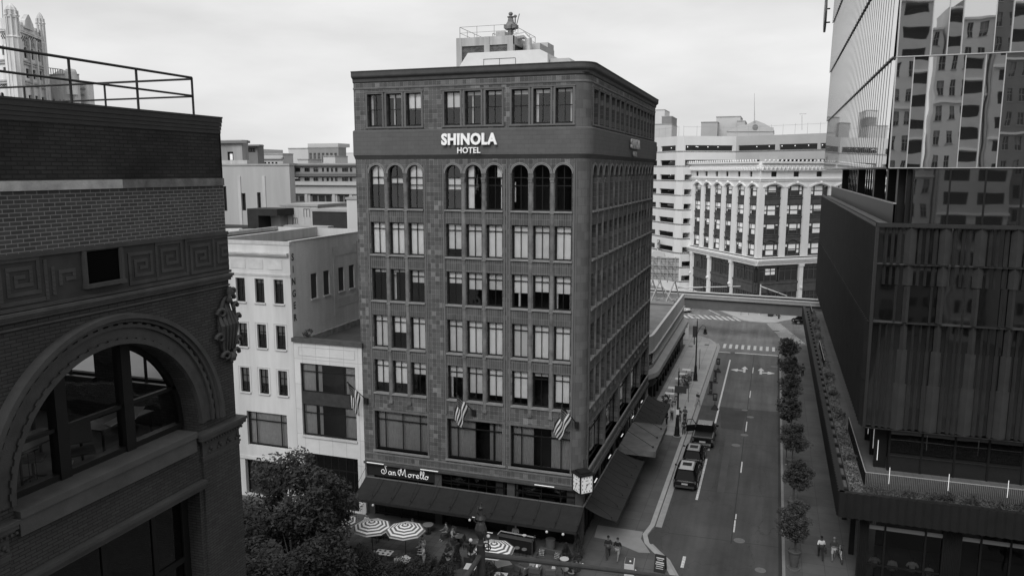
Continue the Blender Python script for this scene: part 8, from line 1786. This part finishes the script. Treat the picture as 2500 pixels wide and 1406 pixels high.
for i, (px, py) in enumerate(((1149, 1322), (1192, 1312), (1190, 1333), (1176, 1322))):
    c = dp(px, py, 34.8 + .5 * i); m = MB(); m.tube([Vector((PX, PY, PZ + .1)), (c.x, c.y, PZ + .05), (c.x, c.y, c.z)], .03, 6); m.build('lantern_bracket', M['black'], t); m = MB(); m.ball(c + Vector((0, 0, .08)), .085, 8); m.build('lantern_globe', mat('frosted_globe', .6, .4), t)
m = MB(); c = dp(1190, 1333, 34.6); m.tube([(c.x + .17 * cos(a), c.y - .06, c.z + .17 * sin(a)) for a in [i * pi / 9 for i in range(19)]], .028, 6, False); m.build('scroll_ring', M['black'], t)
m = MB()
for i in range(7): a = i * 2 * pi / 7; z = PZ + 1.0 + (i % 3) * .5; m.tube([(PX + .08 * cos(a), PY + .08 * sin(a), z - .2), (PX + .3 * cos(a), PY + .3 * sin(a), z), (PX + .2 * cos(a), PY + .2 * sin(a), z + .25)], .03, 5)
m.build('acanthus_leaf', mat('pole_dark', .035, .5, .2, 5), t)
# ================= TERRACE =================
umat = MATS.get('parasol_cloth')
um = bpy.data.materials.new('parasol_cloth'); um.use_nodes = True; tt = um.node_tree; L = tt.links.new; b_ = tt.nodes['Principled BSDF']; b_.inputs['Roughness'].default_value = .9
tc_ = N(tt, 'ShaderNodeTexCoord'); sp_ = N(tt, 'ShaderNodeSeparateXYZ'); L(tc_.outputs['UV'], sp_.inputs[0]); w_ = N(tt, 'ShaderNodeMath', operation='FRACT'); L(sp_.outputs[0], w_.inputs[0]); g_ = N(tt, 'ShaderNodeMath', operation='GREATER_THAN'); L(w_.outputs[0], g_.inputs[0]); g_.inputs[1].default_value = .52
r_ = N(tt, 'ShaderNodeMapRange'); L(g_.outputs[0], r_.inputs[0]); r_.inputs[3].default_value = .85; r_.inputs[4].default_value = .12; cc_ = N(tt, 'ShaderNodeCombineXYZ'); [L(r_.outputs[0], cc_.inputs[i]) for i in range(3)]; L(cc_.outputs[0], b_.inputs['Base Color'])
def parasol(x, y, lab, rot=.2, R=1.42, tilt=.0, h=2.62):
    t = thing('parasol', lab, 'parasol', (x, y, .13), rot, 'striped parasols on the terrace'); m = MB(); n_ = 8; K = 5
    for i in range(n_):
        a0 = 2 * pi * i / n_; a1 = 2 * pi * (i + 1) / n_
        for k in range(K):
            f0 = k / K; f1 = (k + 1) / K
            def pt(f, a): r = R * f; z = h - .42 * f ** 1.25; return (r * cos(a), r * sin(a) , z + tilt * r * sin(a))
            m.poly([pt(f0, a0), pt(f1, a0), pt(f1, a1), pt(f0, a1)], [(k, 0), (k + 1, 0), (k + 1, 1), (k, 1)])
        p0 = (R * cos(a0), R * sin(a0), h - .42 + tilt * R * sin(a0)); p1 = (R * cos(a1), R * sin(a1), h - .42 + tilt * R * sin(a1)); m.poly([p0, p1, (p1[0], p1[1], p1[2] - .1), (p0[0], p0[1], p0[2] - .1)], [(.1, 0), (.1, 1), (.4, 1), (.4, 0)])
    m.build('canopy', um, t, world=False); m = MB(); m.tube([(0, 0, .05), (0, 0, h + .08)], .025, 6); m.ball((0, 0, h + .08), .04, 5); m.build('pole', M['black'], t, world=False)
    m = MB(); m.lathe([(.3, 0), (.28, .06), (.06, .1)], 0, 0, 12); m.build('base', M['black'], t, world=False)
    m = MB(); [m.tube([(0, 0, h - .02), (R * cos(2 * pi * i / n_), R * sin(2 * pi * i / n_), h - .45 + tilt * R * sin(2 * pi * i / n_))], .01, 4) for i in range(n_)]; m.build('rib', M['frame'], t, world=False)
parasol(-26.35, 46.6, 'grey and white striped parasol, left of the touching pair'); parasol(-23.85, 46.9, 'grey and white striped parasol, right of the touching pair', .35, 1.42); parasol(-16.9, 46.3, 'striped parasol by itself in front of the bar, cut by the ornate pole', .5, 1.42); parasol(-28.9, 46.6, 'striped parasol half hidden behind the tree leaves at the left', .1, 1.25)
def table(x, y, rz, lab, w=.45, d=.45, top=.6, round_=False, plates=0, h=.75, grp=None):
    t = thing('terrace_table', lab, 'table', (x, y, .13), rz, grp); m = MB(); (m.lathe([(w, h - .03), (w, h)], 0, 0, 18) if round_ else m.box(-w, w, -d, d, h - .03, h)); m.build('table_top', mat('table_top_%d' % int(top * 100), top, .5), t, world=False)
    m = MB(); m.tube([(0, 0, .02), (0, 0, h - .03)], .03, 6); m.lathe([(.25, 0), (.24, .02), (.04, .05)], 0, 0, 10); m.build('table_leg', M['black'], t, world=False)
    for k in range(plates):
        px_ = -w * .65 + (k % 3) * w * .65; py_ = -d * .5 + (k // 3) * d; m = MB()
        q = thing('plate_setting', 'x', 'plate', (x + px_ * cos(rz) - py_ * sin(rz), y + px_ * sin(rz) + py_ * cos(rz), .13 + h), 0, 'dark place settings on the white table'); q['label'] = '%s dark place setting in the %s row of the white table below the parasols' % (('left', 'middle', 'right')[k % 3], ('front', 'back')[k // 3])
        m.lathe([(.09, 0), (.1, .015)], 0, 0, 8); m.build('napkin', mat('napkin_dark', .06, .8), q, world=False)
table(-25.1, 46.0, .05, 'white rectangular table laid with six dark settings, below the paired parasols', .6, .36, .6, plates=6)
table(-23.2, 45.6, -.5, 'white table crowded with plates and glasses beside the leaning people', .5, .4, .6)
for i, (x, y, r) in enumerate(((-23.45, 45.7, .14), (-23.15, 45.45, .12), (-22.95, 45.75, .13))):
    q = thing('dinner_plate', 'x', 'plate', (x, y, .885), 0, 'plates on the crowded table'); q['label'] = ['white plate at the left of the crowded table', 'white plate at the front of the crowded table', 'white plate at the back right of the crowded table'][i]; m = MB(); m.lathe([(.06, 0), (r, .02), (r, .03)], 0, 0, 12); m.build('plate_body', M['white'], q, world=False)
table(-24.0, 51.0, 0, 'dim round table under the awning between the paired parasols and the door', .42, .42, .25, True)
table(-18.55, 46.1, .1, 'small square white table just left of the foot of the ornate pole', .4, .4, .65); table(-16.7, 47.3, .75, 'square white table turned cornerwise, right of the ornate pole', .55, .5, .5); table(-16.2, 45.6, .1, 'square white table at the bottom edge, right of the ornate pole', .42, .45, .6)
table(-12.75, 49.2, 0, 'white round table beside the sofa at the terrace corner', .32, .32, .55, True); table(-27.5, 45.4, 0, 'small round white table among the shrubs below the left parasol', .32, .32, .5, True); table(-14.6, 48.3, 0, 'low pale round table in front of the sofa', .42, .42, .3, True, 0, .45)
# cafe tables and chairs outside the low building
k = 0
for (x, y) in ((-10.35, 104.9), (-10.5, 102.5), (-10.7, 99.9), (-11.0, 95.3), (-11.05, 92.7), (-11.1, 90.4)):
    table(x, y, 0, ['white cafe table farthest up the row outside the low building', 'second farthest white cafe table outside the low building', 'third farthest white cafe table, last of the far trio', 'white cafe table first of the near trio outside the low building', 'middle white cafe table of the near trio', 'nearest white cafe table of the row, by the far awning'][k], .55, .42, .7, grp='white cafe tables outside the low building'); k += 1
def chair(x, y, rz, lab, v=.03, grp=None, wide=.24, arm=False, h=.45, back=.85):
    t = thing('terrace_chair', lab, 'chair', (x, y, .13), rz, grp); mt_ = mat('chair_%d' % int(v * 100), v, .8, .1, 4)
    m = MB(); m.box(-wide, wide, -.24, .24, h - .05, h); m.build('seat', mt_, t, world=False, bevel=.015); m = MB(); m.hexa([(-wide, -.24, h), (wide, -.24, h), (wide, -.2, h), (-wide, -.2, h), (-wide, -.32, back), (wide, -.32, back), (wide, -.28, back), (-wide, -.28, back)]); m.build('backrest', mt_, t, world=False)
    for sx in (-wide + .02, wide - .05):
        for sy in (-.22, .19): m = MB(); m.box(sx, sx + .03, sy, sy + .03, 0, h - .05); m.build('leg', M['black'], t, world=False)
    return t
i = 0
for (x, y) in ((-10.35, 104.9), (-10.5, 102.5), (-10.7, 99.9), (-11.0, 95.3), (-11.05, 92.7), (-11.1, 90.4)):
    chair(x + .85, y, pi / 2, '%s dark cafe chair beside the white tables, counting from the far end' % ('first', 'second', 'third', 'fourth', 'fifth', 'sixth')[i], .03, 'dark chairs at the white cafe tables'); i += 1
for j, (x, y, r) in enumerate(((-9.7, 98.3, .8), (-11.0, 88.4, .6))):
    rg = random.Random(300 + j); t = thing('potted_shrub', ['bushy potted shrub beside the third cafe table', 'bushy potted shrub at the near end of the cafe tables'][j], 'shrub', (x, y, .12)); m = MB(); m.lathe([(.3, 0), (.36, .6)], 0, 0, 10); m.build('pot', mat('planter_dark', .07, .6, .2, 3), t, world=False); m = MB(); leaves(m, (0, 0, 1.2), r, 600, .09, rg, .9); m.build('foliage', leaf2, t, world=False)
# bar with stools, sofa, armchairs, cushions
t = thing('terrace_bar', 'dark terrace bar counter with a pale top edge under the awning', 'bar', (-16.7, 50.5, .13), -.06); m = MB(); m.box(-1.3, 1.3, -.25, -.2, .1, 1.08); m.box(-1.3, -1.25, -.2, .45, .1, 1.08); m.box(1.25, 1.3, -.2, .45, .1, 1.08); m.build('bar_front', mat('bar_black', .015, .5), t, world=False)
m = MB(); m.box(-1.38, 1.38, .2, .3, 1.2, 1.24); m.box(-1.38, -1.32, -.32, .3, 1.2, 1.23); m.build('bar_shelf', mat('bar_pale', .45, .5), t, world=False); m = MB(); m.box(-1.36, 1.36, -.34, .1, 1.08, 1.12); m.build('bar_top', mat('bar_grey', .07, .4), t, world=False); m = MB(); m.bar((1.34, -.3, 0), (1.34, -.3, 1.3), .05); m.bar((1.34, -.3, 1.25), (1.34, .3, 1.35), .05); m.bar((-1.34, -.3, 0), (-1.34, -.3, 1.2), .05); m.build('bar_frame', mat('bar_grey', .07, .4), t, world=False)
q = thing('serving_bowl', 'pale bowl standing on the bar counter', 'bowl', (-16.1, 50.5, 1.37)); m = MB(); m.lathe([(.08, 0), (.16, .1), (.17, .12)], 0, 0, 10); m.build('bowl_body', M['white'], q, world=False)
for i, (x, y) in enumerate(((-16.95, 49.65), (-16.35, 49.6), (-15.8, 49.55))):
    t = thing('bar_stool', ['round bar stool nearest the parasol', 'middle bar stool of the three at the bar', 'bar stool at the right end of the bar'][i], 'stool', (x, y, .13), 0, 'stools at the terrace bar'); m = MB(); m.lathe([(.18, .72), (.2, .76), (.18, .8)], 0, 0, 12); m.build('seat', mat('stool_seat', .14, .6), t, world=False)
    for a in range(4): m = MB(); m.tube([(.12 * cos(a * pi / 2 + .7), .12 * sin(a * pi / 2 + .7), .72), (.2 * cos(a * pi / 2 + .7), .2 * sin(a * pi / 2 + .7), 0)], .015, 5); m.build('leg', M['black'], t, world=False)
    m = MB(); m.tube([(.17 * cos(a), .17 * sin(a), .25) for a in [k * pi / 6 for k in range(13)]], .01, 4, False); m.build('foot_ring', M['black'], t, world=False)
def seat_block(name, lab, cat, x, y, rz, w, d, v, cush=False, grp=None):
    t = thing(name, lab, cat, (x, y, .13), rz, grp); mt_ = mat('upholstery_%d' % int(v * 100), v, .9, .1, 5)
    m = MB(); m.box(-w, w, -d, d, .2, .45); m.build('seat', mt_, t, world=False, bevel=.04); m = MB(); m.box(-w, w, d - .12, d + .08, .4, .85); m.build('backrest', mt_, t, world=False, bevel=.05)
    for s in (-1, 1): m = MB(); m.box(s * w - .06, s * w + .06, -d, d, .2, .62); m.build('armrest', mt_, t, world=False, bevel=.03)
    for sx in (-w + .05, w - .1):
        for sy in (-d + .05, d - .1): m = MB(); m.box(sx, sx + .05, sy, sy + .05, 0, .2); m.build('leg', M['black'], t, world=False)
seat_block('terrace_sofa', 'dark two-seat sofa with checked cushions at the terrace corner', 'sofa', -14.0, 49.7, -.12, .85, .36, .06)
ck = brick('check_cloth', .75, .75, .04, .1, .1, .035, 0, noise=.03, bump=0)
for i, (x, y, rz) in enumerate(((-14.55, 49.65, .1), (-13.4, 49.5, -.3))):
    m = MB(); m.hexa([(-.2, -.06, 0), (.2, -.06, 0), (.2, .04, 0), (-.2, .04, 0), (-.2, .1, .4), (.2, .1, .4), (.2, .2, .4), (-.2, .2, .4)]); o = m.build('checked_cushion', ck, None, bevel=.03); o.location = (x, y, .6); o.rotation_euler = (0, 0, rz); tag(o, ['black and white checked cushion at the left end of the sofa', 'black and white checked cushion at the right end of the sofa'][i], 'cushion', 'checked cushions on the sofa')
seat_block('lounge_chair', 'grey lounge chair with a pale bolster, left of three at the bottom edge', 'armchair', -15.3, 47.4, 2.8, .38, .36, .11); seat_block('lounge_chair', 'grey lounge chair in the middle of three, holding a small striped round cushion', 'armchair', -14.35, 47.5, 3.2, .36, .34, .09); seat_block('lounge_chair', 'grey lounge chair at the right of three at the bottom edge', 'armchair', -13.3, 47.6, 3.4, .36, .34, .09)
m = MB(); m.tube([(-.28, 0, 0), (.28, 0, 0)], .08, 10); o = m.build('bolster', mat('bolster', .5, .9), None); o.location = (-15.25, 47.2, .66); o.rotation_euler = (0, 0, .5); tag(o, 'pale bolster cushion on the left lounge chair', 'cushion')
m = MB(); m.ball((0, 0, 0), .17, 10); o = m.build('round_cushion', um, None, smooth=True); o.location = (-14.35, 47.75, .74); tag(o, 'small round black and white cushion on the middle lounge chair', 'cushion')
m = MB(); m.hexa([(-.16, -.05, 0), (.16, -.05, 0), (.16, .05, 0), (-.16, .05, 0), (-.12, .05, .4), (.12, .05, .4), (.12, .12, .4), (-.12, .12, .4)]); o = m.build('pale_cushion', mat('bolster', .5, .9), None, bevel=.02); o.location = (-13.1, 47.6, .6); tag(o, 'pale cushion leaning in the right lounge chair', 'cushion')
t = thing('metal_planter', 'tall ribbed grey drum planter behind the sofa', 'planter', (-14.35, 51.3, .13)); m = MB(); m.lathe([(.3, 0), (.34, .1), (.34, .9), (.37, .95), (.33, .97)], 0, 0, 16); m.build('drum', mat('drum_grey', .1, .5), t, world=False); m = MB(); m.lathe([(.35, .3), (.35, .34)], 0, 0, 16); m.build('band', M['black'], t, world=False)
for i, (x, y, v) in enumerate(((-19.2, 47.3, .05), (-17.6, 45.5, .04), (-15.5, 46.6, .06), (-22.0, 50.9, .05), (-25.9, 45.3, .05), (-24.4, 45.2, .05), (-12.4, 48.4, .25), (-27.9, 46.2, .05))):
    chair(x, y, i * .9, ['dark chair behind the small white table left of the ornate pole', 'dark chair at the bottom between two white tables', 'dark chair right of the cornerwise white table', 'dark chair at the seated diner under the awning', 'dark chair at the left front of the six-place table', 'dark chair at the right front of the six-place table', 'pale wicker-look chair beside the round corner table', 'dark chair under the left parasol'][i], v)
# diners and furniture in the shade under the awning
for i, (x, y) in enumerate(((-27.2, 49.2), (-25.6, 50.3), (-21.0, 50.0), (-19.6, 49.6))):
    table(x, y, .1 * i, ['dim table under the awning, leftmost in the shade row', 'dim table under the awning, second from the left in the shade row', 'dim table under the awning, right of the seated diner', 'dim table under the awning by the white door trim'][i], .38, .38, .10, i % 2 == 0)
    for j, (dx, dy) in enumerate(((-.65, .1), (.65, 0), (0, -.7))):
        chair(x + dx, y + dy, (pi / 2, -pi / 2, pi)[j] * (1 if j < 2 else 0), '%s dark chair at the %s dim table under the awning' % (('left', 'right', 'near')[j], ('leftmost', 'second', 'third', 'rightmost')[i]), .04)
person('person in dark top seated at the leftmost dim table under the awning', -27.8, 49.4, -1.4, .05, .03, .25, .02, sit=True, z=.13)
person('person in grey seated at the second dim table under the awning', -25.0, 50.4, 1.5, .12, .03, .25, .02, sit=True, z=.13)
person('person in a pale top seated at the third dim table under the awning', -21.6, 50.1, -1.5, .3, .05, .25, .02, sit=True, z=.13)
person('person in black seated by the white door trim under the awning', -19.0, 49.7, 1.5, .03, .03, .25, .02, sit=True, z=.13)
person('person seated with back to the road at the six-place table', -25.5, 45.3, .2, .08, .05, .25, .03, sit=True, z=.13)
person('person in a light top seated at the crowded plates table', -23.6, 45.0, -.3, .35, .05, .25, .05, sit=True, z=.13)
for i, (x, y, h_, r_) in enumerate(((-20.9, 47.6, 1.3, .3), (-20.7, 46.9, 1.2, .28), (-19.3, 48.2, 1.1, .26), (-22.0, 44.6, 1.5, .5), (-15.0, 45.3, 1.2, .45), (-11.8, 49.2, 1.3, .4), (-11.9, 48.0, 1.1, .38))):
    rg = random.Random(500 + i); t = thing('potted_shrub', ['round dark shrub in a pale-rimmed pot beside the terrace path, far one', 'round dark shrub in a pale-rimmed pot beside the terrace path, near one', 'shrub in a pot just left of the ornate pole', 'bushy shrub at the left of the terrace path mouth', 'bushy shrub at the bottom edge below the lounge chairs', 'dark shrub at the outer corner of the terrace, behind the round table', 'dark shrub nearest the pavement at the terrace corner'][i], 'shrub', (x, y, .13)); m = MB(); m.lathe([(.2, 0), (.26, .5), (.28, .52), (.25, .53)], 0, 0, 12); m.build('pot', mat('pot_rimmed', .05, .6), t, world=False); m = MB(); m.lathe([(.27, .5), (.29, .54), (.26, .55)], 0, 0, 12); m.build('pot_rim', mat('mark_grey', .3, .6), t, world=False); m = MB(); leaves(m, (0, 0, h_ - r_), r_, 700, .06, rg, .9); m.build('foliage', leaf, t, world=False)
# mannequins in the shop window
def mannequin(x, v, z, lab, dress=False):
    t = thing('shop_mannequin', lab, 'mannequin', (x, 54.5, z)); m = MB(); m.tube([(0, 0, 0), (0, 0, .8)], .03, 6); m.lathe([(.25, 0), (.25, .03)], 0, 0, 10); m.build('stand', M['black'], t, world=False)
    m = MB(); loft(m, [[(r * cos(a) * 1.0, .6 * r * sin(a), zz) for a in [k * pi / 5 for k in range(10)]] for r, zz in ((.2, .75), (.17, .95), (.22, 1.25), (.2, 1.4), (.07, 1.47))]); 
    for s in (-1, 1): m.tube([(s * .18, 0, 1.38), (s * .3, 0, 1.22), (s * .34, 0, 1.1)] if not dress else [(s * .18, 0, 1.38), (s * .26, 0, 1.1), (s * .26, 0, .8)], [.08, .08, .07], 7)
    m.build('shirt', mat('cloth_%d' % int(v * 100), v, .9, .1, 6), t, world=False, smooth=True)
    m = MB(); m.ball((0, 0, 1.62), .1, 8, 1.15); m.tube([(0, 0, 1.44), (0, 0, 1.54)], .045, 6); m.build('head', mat('mannequin_dark', .03, .5), t, world=False, smooth=True)
mannequin(7.55, .3, .3, 'mannequin with a pale narrow top, leftmost in the shop window'); mannequin(8.65, .4, .25, 'mannequin in a long pale open shirt, second in the shop window', True); mannequin(9.85, .5, .35, 'mannequin in a white short-sleeved shirt, third in the shop window'); mannequin(10.85, .4, .1, 'mannequin in a pale vest at the right of the group in the shop window', True)
for n_ in range(6):   # pendants in the shop
    pass

# ---------------- one mesh per loose piece, for repeats built in one go ----------------
def split_pieces(names, tol=.012, cap=100):
    count = {}
    for o in bpy.data.objects:
        if o.parent: count[(o.parent.name, o.name.split('.')[0])] = count.get((o.parent.name, o.name.split('.')[0]), 0) + 1
    for o in [x for x in bpy.data.objects if x.type == 'MESH' and x.name.split('.')[0] in names and x.parent and not x.children and 'kind' not in x.keys()]:
        me = o.data; nv = len(me.vertices); par = list(range(nv))
        def find(a):
            while par[a] != a: par[a] = par[par[a]]; a = par[a]
            return a
        for p in me.polygons:
            v = p.vertices; r = find(v[0])
            for w in v[1:]: par[find(w)] = r
        isl = {}
        for i, v in enumerate(me.vertices):
            r = find(i); b = isl.get(r); c = v.co
            if b is None: isl[r] = [c.x, c.y, c.z, c.x, c.y, c.z]
            else:
                for k in range(3): b[k] = min(b[k], c[k]); b[k + 3] = max(b[k + 3], c[k])
        ks = list(isl); 
        if len(ks) < 2 or len(ks) > 900: continue
        cl = {k: k for k in ks}
        def f2(a):
            while cl[a] != a: cl[a] = cl[cl[a]]; a = cl[a]
            return a
        for i in range(len(ks)):
            a = isl[ks[i]]
            for j in range(i + 1, len(ks)):
                b = isl[ks[j]]
                if all(a[k] <= b[k + 3] + tol and b[k] <= a[k + 3] + tol for k in range(3)): cl[f2(ks[j])] = f2(ks[i])
        groups = {}
        for k in ks: groups.setdefault(f2(k), []).append(k)
        base = o.name.split('.')[0]; key = (o.parent.name, base); room = cap - count[key] + 1
        if len(groups) < 2: continue
        gl_ = list(groups.values())
        if room < 2: o['kind'] = 'stuff'; continue
        if len(gl_) > room:
            size = lambda g: -sum((isl[k][3] - isl[k][0] + isl[k][4] - isl[k][1] + isl[k][5] - isl[k][2]) for k in g)
            gl_ = gl_[:room - 1] + [[k for g in gl_[room - 1:] for k in g]]; last_stuff = True
        else: last_stuff = False
        root = {}
        for gi, g in enumerate(gl_):
            for k in g: root[k] = gi
        vg = [root[find(i)] for i in range(nv)]; uvs = me.uv_layers[0].data
        for gi in range(len(gl_)):
            idx = [i for i in range(nv) if vg[i] == gi]; mp_ = {a: b for b, a in enumerate(idx)}; fs = []; uv = []; sm = []; mi = []
            for p in me.polygons:
                if vg[p.vertices[0]] == gi:
                    fs.append([mp_[v] for v in p.vertices]); mi.append(p.material_index); sm.append(p.use_smooth)
                    for li in p.loop_indices: uv += list(uvs[li].uv)
            m2 = bpy.data.meshes.new(base); m2.from_pydata([me.vertices[i].co[:] for i in idx], [], fs); l2 = m2.uv_layers.new(name='UVMap'); l2.data.foreach_set('uv', uv)
            for mt_ in me.materials: m2.materials.append(mt_)
            m2.polygons.foreach_set('material_index', mi); m2.polygons.foreach_set('use_smooth', sm); m2.update()
            if gi == 0: o.data = m2
            else:
                q = bpy.data.objects.new(base, m2); COL.objects.link(q); q.parent = o.parent; q.matrix_local = o.matrix_local.copy()
                for mod in o.modifiers:
                    if mod.type == 'BEVEL': b2 = q.modifiers.new('bevel', 'BEVEL'); b2.width = mod.width; b2.segments = mod.segments; b2.limit_method = mod.limit_method
                if last_stuff and gi == len(gl_) - 1: q['kind'] = 'stuff'
        count[key] += len(gl_) - 1
split_pieces({'window_sill', 'spandrel', 'lintel', 'column', 'fluted_column', 'terrace_column', 'terrace_pier', 'slim_column', 'shopfront_pier', 'linear_light', 'strip_light', 'uplight_box', 'arch_moulding', 'slatted_pendant', 'curtain', 'globe_light', 'turret', 'deck_light', 'tie_rod', 'pilaster', 'room_window_frame', 'guide_kerb', 'support_column', 'shop_awning', 'door', 'lantern_globe', 'mast_fitting', 'window_pier', 'roof_rail', 'window_casing', 'bay_moulding', 'meander_frieze', 'pinnacle', 'box_girder', 'rail', 'roof_plant_room', 'frieze_border', 'stone_trim', 'cement_patch', 'string_course', 'sill', 'face_detail', 'clock_numeral', 'napkin', 'terrace_mullion', 'recessed_mullion', 'floor_line', 'panel_seam', 'mullion', 'side_edge', 'concrete_frame', 'floor_slabs', 'transom_strip', 'shopfront_frame', 'bed_rail', 'bumper', 'door_handle', 'colonette', 'chequer_ornament', 'blind', 'panel_mark', 'sign_marking', 'arm', 'bar_shelf', 'bar_frame', 'guard_rail', 'handrail', 'inner_wall', 'party_wall', 'cornice_ornament', 'roof_railing'} - {'face_detail', 'cornice_ornament', 'chequer_ornament', 'roof_railing'} | {'awning_rib', 'cornice', 'base_plate', 'panel_edge', 'handle'})
